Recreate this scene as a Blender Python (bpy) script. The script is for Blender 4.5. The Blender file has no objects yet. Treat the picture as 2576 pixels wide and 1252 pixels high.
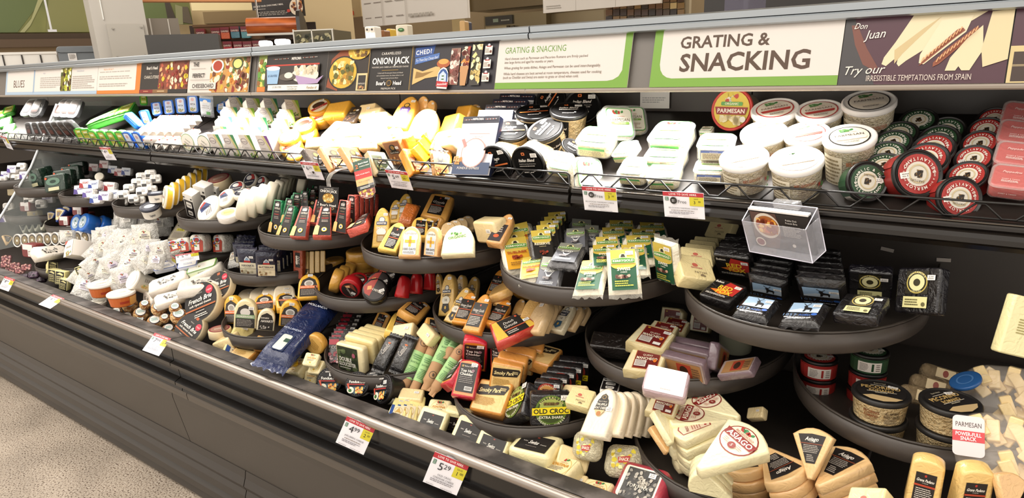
import bpy, math, random
from mathutils import Vector as V, Matrix, noise
SC = bpy.context.scene
COL = SC.collection
# ---------------------------------------------------------------- camera, world, exposure
CZ = 1.52
R = Matrix(((0.82071512, -0.12597808, 0.5572757), (0.57002117, 0.24672377, -0.7837112), (-0.03876273, 0.96086258, 0.2743001)))
cam = bpy.data.objects.new('camera', bpy.data.cameras.new('camera'))
COL.objects.link(cam); SC.camera = cam
m4 = R.to_4x4(); m4.translation = V((0, 0, CZ)); cam.matrix_world = m4
F = 1650.0
cam.data.sensor_width = 36; cam.data.lens = F / 2576 * 36
cam.data.clip_start = 0.02; cam.data.clip_end = 200
w = bpy.data.worlds.new('world'); SC.world = w; w.use_nodes = True
w.node_tree.nodes['Background'].inputs[0].default_value = (1.0, 0.93, 0.84, 1)
w.node_tree.nodes['Background'].inputs[1].default_value = 0.84
SC.view_settings.view_transform = 'Standard'; SC.view_settings.look = 'None'
SC.view_settings.gamma = 1; SC.view_settings.use_curve_mapping = False
SC.view_settings.exposure = 0.72
SC.cycles.use_denoising = True
SC.cycles.max_bounces = 7; SC.cycles.transparent_max_bounces = 14
SC.cycles.caustics_reflective = False; SC.cycles.caustics_refractive = False
SC.cycles.sample_clamp_indirect = 6

def area(name, loc, rot, sx, sy, e, col=(1, .95, .88), spread=math.pi):
    L = bpy.data.lights.new(name, 'AREA'); L.shape = 'RECTANGLE'; L.size = sx; L.size_y = sy; L.energy = e; L.color = col; L.spread = spread
    o = bpy.data.objects.new(name, L); COL.objects.link(o); o.location = loc; o.rotation_euler = rot
    return o
# ceiling light fields over the aisle
area('ceiling_light_field', (-1.5, -1.2, 4.3), (math.radians(10), 0, 0), 7, 2.2, 120)
area('ceiling_light_field', (-6, .6, 4.3), (math.radians(6), 0, 0), 6, 3, 125)
area('ceiling_light_field', (-5, 7, 4.3), (math.radians(-15), 0, 0), 14, 4, 380, (1, .93, .82))
# strip lights inside the canopy: the lamps of the case
for xa, xb in ((-5.9, -4.2), (-4.1, -2.2), (-2.1, -1.02), (-0.96, -0.28)):
    area('canopy_strip_light', ((xa + xb) / 2, 1.462, 1.4425), (math.radians(-4), 0, 0), xb - xa, 0.02, 7.0 * (xb - xa), (1, .97, .92), 2.05)

# ---------------------------------------------------------------- measuring helpers (pixel of the 2576x1252 frame -> world)
CAM = V((0, 0, CZ))
def ray(px, py):
    return (R @ V((px - 1288.0, 626.0 - py, -F))).normalized()
def P(px, py, Y=None, Z=None, X=None):
    if Y is not None and Y < 0: Z, Y = -Y, None      # a negative depth is a height
    d = ray(px, py)
    t = Y / d.y if Y is not None else ((Z - CZ) / d.z if Z is not None else X / d.x)
    return CAM + d * t
def pose(TL, TR, BL, Y, asp, hint=(0, -.65, .75)):
    """three corners of a rectangle face of known aspect -> frame of its centre, width, height"""
    c2 = ((TR[0] + BL[0]) / 2, (TR[1] + BL[1]) / 2)
    c = P(c2[0], c2[1], Y=Y); r = (c - CAM).normalized(); D = (c - CAM).length
    def q(p):
        v = ray(*p); return v * (D / v.dot(r))
    U = q(TR) - q(TL); W = q(TL) - q(BL)
    cc = U.dot(W); d = asp * asp * W.length_squared - U.length_squared
    s = math.sqrt(d * d + 4 * asp * asp * cc * cc)
    z1 = math.sqrt(max((d + s) / 2, 0)); z2 = math.sqrt(max((s - d) / 2, 0)) / asp
    if cc > 0: z2 = -z2
    best = None
    for sg in (1, -1):
        x = (U + r * z1 * sg); z = (W + r * z2 * sg)
        wl = x.length; hl = z.length
        x.normalize(); z = (z - x * z.dot(x)).normalized(); y = z.cross(x)
        sc = (-y).dot(V(hint).normalized())
        if best is None or sc > best[0]: best = (sc, x, y, z, wl, hl)
    _, x, y, z, wl, hl = best
    M = Matrix((x, y, z)).transposed().to_4x4(); M.translation = c
    return M, wl, hl
def frame(c, n, up):
    """frame of a face: y points into the object (against n), z follows up"""
    y = -V(n).normalized(); z = V(up); z = (z - y * z.dot(y)).normalized(); x = y.cross(z)
    M = Matrix((x, y, z)).transposed().to_4x4(); M.translation = c
    return M

# ---------------------------------------------------------------- materials
MATS = {}
def lin(h):
    h = h.lstrip('#')
    if len(h) == 3: h = ''.join(c * 2 for c in h)
    v = [int(h[i:i + 2], 16) / 255 for i in (0, 2, 4)]
    return tuple(c / 12.92 if c <= .04045 else ((c + .055) / 1.055) ** 2.4 for c in v) + (1,)
def M(c, kind='print'):
    k = (c, kind)
    if k in MATS: return MATS[k]
    m = bpy.data.materials.new(kind + '_' + c.strip('#')); m.use_nodes = True; MATS[k] = m
    nt = m.node_tree; b = nt.nodes['Principled BSDF']; I = b.inputs
    I['Base Color'].default_value = lin(c)
    def bump(scale, strength, dist=.002, detail=3, distort=0):
        tc = nt.nodes.new('ShaderNodeTexCoord'); n = nt.nodes.new('ShaderNodeTexNoise'); bp = nt.nodes.new('ShaderNodeBump')
        n.inputs['Scale'].default_value = scale; n.inputs['Detail'].default_value = detail; n.inputs['Distortion'].default_value = distort
        bp.inputs['Strength'].default_value = strength; bp.inputs['Distance'].default_value = dist
        nt.links.new(tc.outputs['Object'], n.inputs['Vector']); nt.links.new(n.outputs[0], bp.inputs['Height']); nt.links.new(bp.outputs[0], I['Normal'])
        return n
    def vary(scale, a, detail=4):
        tc = nt.nodes.new('ShaderNodeTexCoord'); n = nt.nodes.new('ShaderNodeTexNoise'); n.inputs['Scale'].default_value = scale; n.inputs['Detail'].default_value = detail
        mx = nt.nodes.new('ShaderNodeMix'); mx.data_type = 'RGBA'
        mx.inputs[6].default_value = lin(c); mx.inputs[7].default_value = lin(a)
        mr = nt.nodes.new('ShaderNodeMapRange'); mr.inputs[1].default_value = .42; mr.inputs[2].default_value = .62
        nt.links.new(tc.outputs['Object'], n.inputs['Vector']); nt.links.new(n.outputs[0], mr.inputs[0]); nt.links.new(mr.outputs[0], mx.inputs[0]); nt.links.new(mx.outputs[2], I['Base Color'])
    if kind == 'print': I['Roughness'].default_value = .38
    elif kind == 'matte': I['Roughness'].default_value = .8
    elif kind == 'dull': I['Roughness'].default_value = .55; I['Specular IOR Level'].default_value = .12
    elif kind == 'gloss': I['Roughness'].default_value = .2
    elif kind == 'wrap':        # cheese under tight plastic
        I['Roughness'].default_value = .3; I['Coat Weight'].default_value = .6; I['Coat Roughness'].default_value = .1; bump(38, .5, .004, 2, 1.5)
    elif kind == 'foil':
        I['Roughness'].default_value = .26; I['Coat Weight'].default_value = .5; I['Coat Roughness'].default_value = .12; bump(30, .9, .006, 3, 2.5)
    elif kind == 'paper': I['Roughness'].default_value = .85; bump(40, .5, .003, 3, 1)
    elif kind == 'plastic': I['Roughness'].default_value = .38
    elif kind == 'black': I['Roughness'].default_value = .42; bump(180, .12, .001)
    elif kind == 'metal': I['Metallic'].default_value = .85; I['Roughness'].default_value = .32
    elif kind == 'crumb': I['Roughness'].default_value = .45; I['Coat Weight'].default_value = .5; I['Coat Roughness'].default_value = .12; bump(150, .9, .006, 3, .5); vary(170, '#cfb280' if c == '#e6cfa0' else '#fff3dc')
    elif kind == 'nuts': I['Roughness'].default_value = .6; bump(110, 1, .01, 3, .6); vary(75, '#a8642c')
    elif kind == 'clear':
        I['Roughness'].default_value = .12; I['Alpha'].default_value = .2; I['Specular IOR Level'].default_value = .8; bump(30, .6, .004, 2, 1.5)
    elif kind == 'film':
        I['Roughness'].default_value = .15; I['Alpha'].default_value = .42; I['Specular IOR Level'].default_value = .8; bump(55, 1, .008, 3, 2.5)
    elif kind == 'milky':
        I['Roughness'].default_value = .18; I['Alpha'].default_value = .72; I['Specular IOR Level'].default_value = .8; bump(50, 1, .008, 3, 2.5)
    elif kind == 'glow':
        I['Emission Color'].default_value = lin(c); I['Emission Strength'].default_value = 6.0
    elif kind == 'slate': I['Roughness'].default_value = .55; vary(14, '#6a6461', 6); bump(60, .3, .002)
    elif kind == 'floor':
        I['Roughness'].default_value = .32
        tc = nt.nodes.new('ShaderNodeTexCoord'); n = nt.nodes.new('ShaderNodeTexVoronoi'); n.inputs['Scale'].default_value = 75; n.inputs['Randomness'].default_value = 1
        n3 = nt.nodes.new('ShaderNodeTexNoise'); n3.inputs['Scale'].default_value = 160; n3.inputs['Detail'].default_value = 2
        r1 = nt.nodes.new('ShaderNodeValToRGB'); e = r1.color_ramp.elements
        e[0].position = .36; e[0].color = lin('#5d4a3e'); e[1].position = .44; e[1].color = lin('#c3b4a2')
        x = e.new(.6); x.color = lin('#cdbfae'); x = e.new(.68); x.color = lin('#e2d8ca')
        n4 = nt.nodes.new('ShaderNodeTexNoise'); n4.inputs['Scale'].default_value = 95; n4.inputs['Detail'].default_value = 1
        mx = nt.nodes.new('ShaderNodeMix'); mx.data_type = 'RGBA'; mx.blend_type = 'MULTIPLY'; mx.inputs[0].default_value = .5
        nt.links.new(tc.outputs['Object'], n3.inputs['Vector']); nt.links.new(tc.outputs['Object'], n.inputs['Vector']); nt.links.new(n3.outputs[0], r1.inputs[0])
        nt.links.new(r1.outputs[0], mx.inputs[6]); nt.links.new(n4.outputs[0], mx.inputs[7]); nt.links.new(mx.outputs[2], I['Base Color'])
    elif kind == 'mural':
        tc = nt.nodes.new('ShaderNodeTexCoord'); n = nt.nodes.new('ShaderNodeTexNoise'); n.inputs['Scale'].default_value = .8; n.inputs['Distortion'].default_value = 1.4
        r1 = nt.nodes.new('ShaderNodeValToRGB'); e = r1.color_ramp.elements; e[0].position = .3; e[0].color = lin('#4d5a2c'); e[1].position = .7; e[1].color = lin('#8d8d52')
        nt.links.new(tc.outputs['Object'], n.inputs['Vector']); nt.links.new(n.outputs[0], r1.inputs[0]); nt.links.new(r1.outputs[0], I['Base Color']); I['Roughness'].default_value = .6
    elif kind == 'wood':
        tc = nt.nodes.new('ShaderNodeTexCoord'); n = nt.nodes.new('ShaderNodeTexWave'); n.inputs['Scale'].default_value = 4; n.inputs['Distortion'].default_value = 5; n.bands_direction = 'Z'
        r1 = nt.nodes.new('ShaderNodeValToRGB'); e = r1.color_ramp.elements; e[0].color = lin('#8a3f1a'); e[1].color = lin('#c0652f')
        nt.links.new(tc.outputs['Object'], n.inputs['Vector']); nt.links.new(n.outputs[0], r1.inputs[0]); nt.links.new(r1.outputs[0], I['Base Color']); I['Roughness'].default_value = .25
    return m

# ---------------------------------------------------------------- mesh builder
class B:
    def __init__(s): s.v = []; s.f = []; s.m = []; s.sm = []; s.mats = []
    def mi(s, mat):
        if mat not in s.mats: s.mats.append(mat)
        return s.mats.index(mat)
    def add(s, vs, fs, mat, smooth=False, T=None):
        o = len(s.v); i = s.mi(mat)
        s.v += [tuple(T @ V(p)) for p in vs] if T is not None else [tuple(p) for p in vs]
        for f in fs: s.f.append([a + o for a in f]); s.m.append(i); s.sm.append(smooth)
        return s
    def box(s, x0, y0, z0, x1, y1, z1, mat, T=None):
        vs = [(x, y, z) for x in (x0, x1) for y in (y0, y1) for z in (z0, z1)]
        return s.add(vs, [(0, 1, 3, 2), (4, 6, 7, 5), (0, 4, 5, 1), (2, 3, 7, 6), (0, 2, 6, 4), (1, 5, 7, 3)], mat, False, T)
    def prism(s, ol, y0, y1, mat, b=.002, smooth=True, T=None, side=None):
        """outline of (x,z) counter-clockwise seen from -y, extruded from y0 to y1 with rounded edges"""
        n = len(ol); cx = sum(p[0] for p in ol) / n; cz = sum(p[1] for p in ol) / n
        def inset(d):
            r = []
            for i in range(n):
                a = V(ol[i - 1]); c = V(ol[i]); e = V(ol[(i + 1) % n])
                d1 = (c - a); d2 = (e - c)
                if d1.length < 1e-7: d1 = d2
                if d2.length < 1e-7: d2 = d1
                d1.normalize(); d2.normalize()
                nn = V((-d1.y - d2.y, d1.x + d2.x))
                if nn.length < 1e-6: nn = V((-d1.y, d1.x))
                nn.normalize(); k = 1 / max(.5, nn.dot(V((-d1.y, d1.x))))
                r.append((c.x + nn.x * d * k, c.y + nn.y * d * k))
            return r
        rings = []
        sg = 1 if y1 > y0 else -1
        for (d, yy) in ((b, y0), (b * .3, y0 + sg * b * .3), (0, y0 + sg * b), (0, y1 - sg * b), (b * .3, y1 - sg * b * .3), (b, y1)):
            rings.append([(p[0], yy, p[1]) for p in (inset(d) if d else ol)])
        vs = [p for r in rings for p in r]; fs = []
        for j in range(len(rings) - 1):
            for i in range(n):
                k = (i + 1) % n; fs.append((j * n + i, (j + 1) * n + i, (j + 1) * n + k, j * n + k))
        s.add(vs, fs, side or mat, smooth, T)
        s.add(rings[0], [tuple(range(n))], mat, False, T); s.add(rings[-1], [tuple(reversed(range(n)))], side or mat, False, T)
        return s
    def lathe(s, prof, mat, n=32, T=None, smooth=True, mats=None):
        """profile of (radius, y) turned around the y axis"""
        vs = []
        for r, y in prof:
            for i in range(n):
                a = 2 * math.pi * i / n; vs.append((r * math.cos(a), y, r * math.sin(a)))
        for j in range(len(prof) - 1):
            fs = [(j * n + i, (j + 1) * n + i, (j + 1) * n + (i + 1) % n, j * n + (i + 1) % n) for i in range(n)]
            o = len(s.v) if j == 0 else o
            if j == 0: s.add(vs, fs, mats[j] if mats else mat, smooth, T)
            else:
                i0 = s.mi(mats[j] if mats else mat)
                for f in fs: s.f.append([a + o for a in f]); s.m.append(i0); s.sm.append(smooth)
        return s
    def tube(s, pts, r, mat, n=6):
        pts = [V(p) for p in pts]; vs = []; fs = []
        for i, p in enumerate(pts):
            d = (pts[min(i + 1, len(pts) - 1)] - pts[max(i - 1, 0)]).normalized()
            a = d.cross(V((0, .31, 1))); a = a.normalized() if a.length > .01 else d.cross(V((1, 0, 0))).normalized(); b2 = d.cross(a)
            for k in range(n):
                t = 2 * math.pi * k / n; vs.append(p + (a * math.cos(t) + b2 * math.sin(t)) * r)
        for i in range(len(pts) - 1):
            for k in range(n): fs.append((i * n + k, i * n + (k + 1) % n, (i + 1) * n + (k + 1) % n, (i + 1) * n + k))
        fs.append(tuple(range(n))); fs.append(tuple(reversed([(len(pts) - 1) * n + k for k in range(n)])))
        return s.add(vs, fs, mat, True)
    def mesh(s, name):
        me = bpy.data.meshes.new(name); me.from_pydata(s.v, [], s.f)
        for m in s.mats: me.materials.append(m)
        me.polygons.foreach_set('material_index', s.m); me.polygons.foreach_set('use_smooth', s.sm); me.update()
        return me
def rrect(w, h, r, n=4, cx=0, cz=0):
    r = min(r, w / 2 - 1e-5, h / 2 - 1e-5); o = []
    for (sx, sz, a0) in ((-1, -1, 180), (1, -1, 270), (1, 1, 0), (-1, 1, 90)):
        for i in range(n + 1):
            a = math.radians(a0 + 90 * i / n); o.append((cx + sx * (w / 2 - r) + r * math.cos(a), cz + sz * (h / 2 - r) + r * math.sin(a)))
    return o
def arch(w, h, k=.5, taper=.0, n=14):
    """round-topped outline; k = share of the height that is the arc"""
    o = [(-w / 2, -h / 2), (w / 2, -h / 2)]; zt = h / 2 - k * h
    for i in range(n + 1):
        a = math.pi * i / n; o.append(((w / 2 * (1 - taper)) * math.cos(a), zt + k * h * math.sin(a)))
    return o
def pie(w, h, n=6, tip=.06, bul=.16):
    """cheese wedge: arc on top, point at the bottom"""
    o = [(-w * tip, -h / 2), (w * tip, -h / 2)]
    for i in range(n + 1):
        t = 1 - 2 * i / n; o.append((w / 2 * t, h / 2 - h * bul * t * t))
    return o

# ---------------------------------------------------------------- text and flat print
TC = {}
def glyphs(txt, style=''):
    k = (txt, style)
    if k in TC: return TC[k]
    cu = bpy.data.curves.new('t', 'FONT'); cu.body = txt; cu.size = 1; cu.resolution_u = 2
    if 'b' in style: cu.offset = .022
    if 'i' in style: cu.shear = .35
    if 's' in style: cu.space_character = 1.18
    ob = bpy.data.objects.new('t', cu)
    me = bpy.data.meshes.new_from_object(ob)
    vs = [(v.co.x, v.co.y) for v in me.vertices]; fs = [tuple(p.vertices) for p in me.polygons]
    bpy.data.objects.remove(ob); bpy.data.curves.remove(cu); bpy.data.meshes.remove(me)
    if vs:
        x0 = min(v[0] for v in vs); x1 = max(v[0] for v in vs)
        z0 = 0; vs = [((v[0] - (x0 + x1) / 2) / .7, (v[1] - .35) / .7) for v in vs]
    TC[k] = (vs, fs, (x1 - x0) / .7 if vs else 0)
    return TC[k]
def art(prims, w, h, fmap=None, b=None, e0=.0006, de=.00035):
    """flat print: primitives in fractions of a w x h rectangle centred on the origin, raised in thin layers towards -y"""
    b = b or B(); ly = 0
    def put(pts, fs, col, sub=0):
        nonlocal ly
        ly += 1; y = -(e0 + de * ly)
        vs = [(x * w - w / 2, y, z * h - h / 2) for x, z in pts]
        if fmap: vs = [fmap(*p) for p in vs]
        b.add(vs, fs, M(col) if isinstance(col, str) else col)
    rnd = random.Random(7)
    for p in prims:
        k = p[0]
        if k == 'r':
            x0, z0, x1, z1 = p[1:5]; n = 10 if fmap else 1
            pts = []; 
            for i in range(n + 1):
                x = x0 + (x1 - x0) * i / n; pts += [(x, z0), (x, z1)]
            put(pts, [(2 * i, 2 * i + 2, 2 * i + 3, 2 * i + 1) for i in range(n)], p[5])
        elif k == 'rr':
            x0, z0, x1, z1 = p[1:5]; q = rrect((x1 - x0) * w, (z1 - z0) * h, p[6] if len(p) > 6 else .004)
            put([(x / w + (x0 + x1) / 2, z / h + (z0 + z1) / 2) for x, z in q], [tuple(range(len(q)))], p[5])
        elif k == 'e':
            n = 24; put([(p[1] + p[3] * math.cos(2 * math.pi * i / n), p[2] + p[4] * math.sin(2 * math.pi * i / n)) for i in range(n)], [tuple(range(n))], p[5])
        elif k == 'ring':
            n = 28; q = []
            for i in range(n):
                c, s_ = math.cos(2 * math.pi * i / n), math.sin(2 * math.pi * i / n); q += [(p[1] + p[3] * c, p[2] + p[4] * s_), (p[1] + p[3] * p[6] * c, p[2] + p[4] * p[6] * s_)]
            put(q, [(2 * i, 2 * ((i + 1) % n), 2 * ((i + 1) % n) + 1, 2 * i + 1) for i in range(n)], p[5])
        elif k == 'p':
            put(p[1], [tuple(range(len(p[1])))], p[2])
        elif k == 't':     # text, cx, cz, cap height, colour, max width, style, rotation
            txt, cx, cz, hh, col = p[1:6]; mw = p[6] if len(p) > 6 else 9; st = p[7] if len(p) > 7 else ''; ro = math.radians(p[8]) if len(p) > 8 else 0
            vs, fs, tw = glyphs(txt, st); sz = hh * h; sx = sz
            if tw * sx > mw * w: sx = mw * w / tw
            c, s_ = math.cos(ro), math.sin(ro)
            put([(cx + (x * sx * c - z * sz * s_) / w, cz + (x * sx * s_ + z * sz * c) / h) for x, z in vs], fs, col)
        elif k == 'arc':   # text on a circle: text, cx, cz, radius(m), size(m), colour, centre angle, step sign
            txt, cx, cz, rr, sz, col, a0 = p[1:8]; fl = -1 if (len(p) > 8 and p[8] < 0) else 1
            st = sz * 1.18 / rr; ly += 1
            for i, ch in enumerate(txt):
                if ch == ' ': continue
                vs, fs, tw = glyphs(ch, 'b'); a = math.radians(a0) - fl * (i - (len(txt) - 1) / 2) * st; ro = a - math.pi / 2 * fl
                c, s_ = math.cos(ro), math.sin(ro); ox = rr * math.cos(a); oz = rr * math.sin(a)
                q = [(cx * w - w / 2 + ox + (x * c - z * s_) * sz, -(e0 + de * ly), cz * h - h / 2 + oz + (x * s_ + z * c) * sz) for x, z in vs]
                if fmap: q = [fmap(*v) for v in q]
                b.add(q, fs, M(col))
        elif k == 'l':     # small print as ragged lines
            x0, z0, x1, z1, n, col = p[1:7]; pts = []; fs = []
            for i in range(n):
                z = z1 - (z1 - z0) * (i + .5) / n; t = (z1 - z0) / n * .24; xe = x1 - (x1 - x0) * rnd.choice((0, .05, .12, .3)); x = x0
                while x < xe - .01 * (x1 - x0):
                    l = (x1 - x0) * rnd.uniform(.05, .16); xx = min(x + l, xe); o = len(pts)
                    pts += [(x, z - t), (xx, z - t), (xx, z + t), (x, z + t)]; fs.append((o, o + 1, o + 2, o + 3)); x = xx + (x1 - x0) * .02
            if fs: put(pts, fs, col)
        elif k == 'blob':  # irregular patches: x0,z0,x1,z1,n,colours,size
            x0, z0, x1, z1, n, cols, sz = p[1:8]
            byc = {}
            for i in range(n):
                c = cols[i % len(cols)]; cx, cz = rnd.uniform(x0, x1), rnd.uniform(z0, z1); k2 = rnd.randint(5, 8); a0 = rnd.random() * 6; pts, fs = byc.setdefault(c, ([], [])); o = len(pts)
                for j in range(k2):
                    a = a0 + 2 * math.pi * j / k2; q = sz * rnd.uniform(.5, 1.1)
                    pts.append((min(max(cx + q * math.cos(a) / w, x0), x1), min(max(cz + q * math.sin(a) / h, z0), z1)))
                fs.append(tuple(range(o, o + k2)))
            for c, (pts, fs) in byc.items(): put(pts, fs, c)
    return b

# ---------------------------------------------------------------- objects
def obj(name, me, parent=None, M4=None):
    o = bpy.data.objects.new(name, me); COL.objects.link(o)
    if parent is not None: o.parent = parent
    if M4 is not None: o.matrix_world = M4 if parent is None else M4
    return o
USED = {}
def tag(o, label, cat, group=None):
    o['label'] = label; o['category'] = cat
    if group: o['group'] = group
    USED.setdefault(label, 0); USED[label] += 1
    return o
def thing(name, label, cat, M4=None, group=None, loc=None):
    o = bpy.data.objects.new(name, None); COL.objects.link(o); o.empty_display_size = .02
    if M4 is not None: o.matrix_world = M4
    if loc is not None: o.location = loc
    return tag(o, label, cat, group)
def struct(name, b, parent=None):
    o = obj(name, b.mesh(name) if isinstance(b, B) else b, parent)
    if parent is None: o['kind'] = 'structure'
    return o
def extr(pts, x0, x1, mat, b=None, smooth=False):
    """closed (y,z) profile extruded along x"""
    b = b or B(); n = len(pts)
    ar = sum(pts[i][0] * pts[(i + 1) % n][1] - pts[(i + 1) % n][0] * pts[i][1] for i in range(n))
    if ar < 0: pts = pts[::-1]
    vs = [(x0, y, z) for y, z in pts] + [(x1, y, z) for y, z in pts]
    fs = [(i, i + n, (i + 1) % n + n, (i + 1) % n) for i in range(n)]
    fs = [tuple(reversed(f)) for f in fs]
    b.add(vs, fs, mat, smooth); b.add(vs, [tuple(reversed(range(n))), tuple(range(n, 2 * n))], mat)
    return b
ORD = ['first', 'second', 'third', 'fourth', 'fifth', 'sixth', 'seventh', 'eighth', 'ninth', 'tenth', 'eleventh', 'twelfth']

# ================================================================ the room
XL, XR = -8.5, 1.6
b = B(); b.box(-16, -4, -.05, 4, 13, 0, M('#c9bcab', 'floor')); struct('floor', b)
b = B(); b.box(-16, -4, 4.6, 4, 13, 4.65, M('#cfc6b8', 'matte')); struct('ceiling', b)
b = B(); b.box(-16, 12.8, 0, 4, 13, 4.6, M('#a58f72', 'matte')); struct('wall_back', b)
b = B(); b.box(-16, -4, 0, -15.8, 12.8, 4.6, M('#a58f72', 'matte')); struct('wall_left', b)

# ================================================================ refrigerated case
case = thing('refrigerated_case', 'long black open refrigerated cheese case with silver canopy above grey kick panels', 'display case')
BK = M('#443d38', 'black'); BK2 = M('#38322e', 'black'); KG = M('#3e3934', 'plastic'); SILV = M('#aab0b5', 'metal'); TAN = M('#8f8478', 'plastic')
def segs(cuts, gap=.004):
    c = [XL] + cuts + [XR]
    return [(c[i] + gap / 2, c[i + 1] - gap / 2) for i in range(len(c) - 1)]
for i, (x0, x1) in enumerate(segs([-5.3, -2.2])):
    o = struct('kick_panel', extr([(1.0, .452), (1.0, .43), (1.03, .24), (1.06, .24), (1.06, .452)], x0, x1, KG), case)
for x0, x1 in segs([-4.4, -1.86]):
    b = extr([(1.06, .243), (1.028, .24), (1.022, .215), (1.012, .19), (1.02, .17), (1.012, .15), (1.008, .125), (1.022, .11), (1.012, .09), (1.01, .065), (1.026, .05), (1.02, .02), (1.05, 0), (1.09, 0), (1.09, .24)], x0, x1, M('#332e2a', 'plastic'))
    struct('bumper', b, case)
for x0, x1 in segs([-5.0, -2.09]):
    struct('trim_band', extr([(.998, .487), (.995, .47), (.998, .452), (1.06, .452), (1.06, .487)], x0, x1, M('#544d46', 'plastic')), case)
    struct('front_rail', extr([(1.0, .668), (.976, .664), (.976, .612), (.962, .607), (.962, .596), (.984, .588), (.988, .545), (.966, .536), (.966, .524), (.99, .515), (.984, .495), (.99, .487), (1.05, .487), (1.05, .66)], x0, x1, M('#151312', 'gloss')), case)
    b = B(); n = 10; pr = [(.971 + .0125 * math.cos(2 * math.pi * k / n), .674 + .0125 * math.sin(2 * math.pi * k / n)) for k in range(n)]
    struct('chrome_bead', extr(pr, x0, x1, M('#a39a92', 'metal'), smooth=True), case)
    struct('sill', extr([(.978, .686), (1.03, .678), (1.035, .60), (.985, .66)], x0, x1, M('#3a3634', 'slate')), case)
struct('deck_pan', extr([(1.03, .60), (1.76, .60), (1.76, .575), (1.03, .575)], XL, XR, BK2), case)
struct('inner_wall', extr([(1.02, .67), (1.034, .67), (1.034, .575), (1.02, .575)], XL, XR, BK2), case)
for x0, x1 in segs([-4.7, -2.95, -1.72, -.48]):
    struct('back_panel', extr([(1.76, .575), (1.76, 1.60), (1.79, 1.60), (1.79, .575)], x0, x1, M('#3a332e', 'plastic')), case)
struct('rear_body', extr([(1.80, .0), (1.80, 1.59), (1.9, 1.59), (1.9, 0)], XL, XR, M('#4c4640', 'plastic')), case)
struct('lower_body', extr([(1.062, .0), (1.062, .57), (1.79, .57), (1.79, 0)], XL, XR, BK2), case)
# canopy
for x0, x1 in segs([-4.95, -2.142, -.964]):
    struct('canopy_top', extr([(1.492, 1.605), (1.492, 1.592), (1.9, 1.592), (1.9, 1.605)], x0, x1, SILV), case)
    struct('canopy_rail', extr([(1.474, 1.606), (1.47, 1.603), (1.471, 1.590), (1.478, 1.588), (1.49, 1.588), (1.49, 1.606)], x0, x1, SILV), case)
    struct('canopy_rail', extr([(1.468, 1.588), (1.464, 1.585), (1.465, 1.576), (1.47, 1.573), (1.49, 1.574), (1.49, 1.588)], x0, x1, SILV), case)
    struct('canopy_face', extr([(1.455, 1.449), (1.49, 1.576), (1.5, 1.576), (1.47, 1.449)], x0, x1, M('#6d6863', 'plastic')), case)
    struct('canopy_trim', extr([(1.443, 1.4505), (1.441, 1.447), (1.441, 1.443), (1.443, 1.4405), (1.449, 1.4405), (1.449, 1.4505)], x0, x1, TAN), case)
struct('canopy_liner', extr([(1.49, 1.452), (1.76, 1.452), (1.76, 1.46), (1.49, 1.46)], XL, XR, M('#4a4440', 'plastic')), case)
# the lamp tubes hidden inside the canopy
for xa, xb in ((-5.9, -4.2), (-4.1, -2.2), (-2.1, -1.02), (-0.96, -0.28)):
    b = B(); b.tube([(xa, 1.476, 1.4465), (xb, 1.476, 1.4465)], .0045, M('#fff4e2', 'glow'), 8); struct('strip_lamp', b, case)
# upper shelf
SH = lambda y: 1.218 + (y - 1.37) * .40
for x0, x1 in segs([-4.72, -2.752, -.784], .008):
    sh = struct('shelf_deck', extr([(1.368, 1.216), (1.755, SH(1.755)), (1.755, SH(1.755) - .02), (1.37, 1.172)], x0, x1, M('#26211e', 'black')), case)
    struct('shelf_lip', extr([(1.367, 1.224), (1.357, 1.224), (1.351, 1.217), (1.351, 1.212), (1.358, 1.208), (1.352, 1.204), (1.349, 1.196), (1.349, 1.187), (1.36, 1.181), (1.367, 1.172)], x0, x1, M('#1f1b18', 'gloss')), case)
    b = B(); b.tube([(x0 + .003, 1.3535, 1.2225), (x1 - .003, 1.3535, 1.2225)], .0014, M('#6a625a', 'metal')); struct('lip_bead', b, case)
# wire fences standing on the shelf lip
WB = M('#1a1715', 'black')
def fence(x0, x1, label):
    t = thing('wire_fence', label, 'wire fence', loc=((x0 + x1) / 2, 1.366, 1.226), group=None); cx = (x0 + x1) / 2
    hw = (x1 - x0) / 2; y = 0; zt = .031
    b = B(); b.tube([(-hw, y, 0), (-hw, y, zt - .006), (-hw + .006, y, zt), (hw - .006, y, zt), (hw, y, zt - .006), (hw, y, 0)], .0024, WB); obj('top_wire', b.mesh('top_wire'), t)
    b = B(); b.tube([(-hw, y + .004, .0022), (hw, y + .004, .0022)], .0022, WB); obj('bottom_wire', b.mesh('bottom_wire'), t)
    n = max(2, round((x1 - x0) / .085)); pts = []
    for i in range(n):
        a = -hw + (x1 - x0) * i / n; s = (x1 - x0) / n
        for u, z in ((.0, .003), (.12, .003), (.42, zt - .004), (.58, zt - .004), (.88, .003)): pts.append((a + s * u, y + .003, z))
    pts.append((hw, y + .003, .003))
    b = B(); b.tube(pts, .002, WB); obj('zigzag_wire', b.mesh('zigzag_wire'), t)
fence(-.778, 1.5, 'black zigzag wire fence in front of the parmesan tubs on the upper shelf')
fence(-1.72, -.792, 'black zigzag wire fence in front of the black lidded tubs on the upper shelf')
fence(-2.742, -1.745, 'black zigzag wire fence in front of the white cartons and orange cheeses')
fence(-4.71, -2.762, 'black zigzag wire fence in front of the green and blue feta packs')

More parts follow.
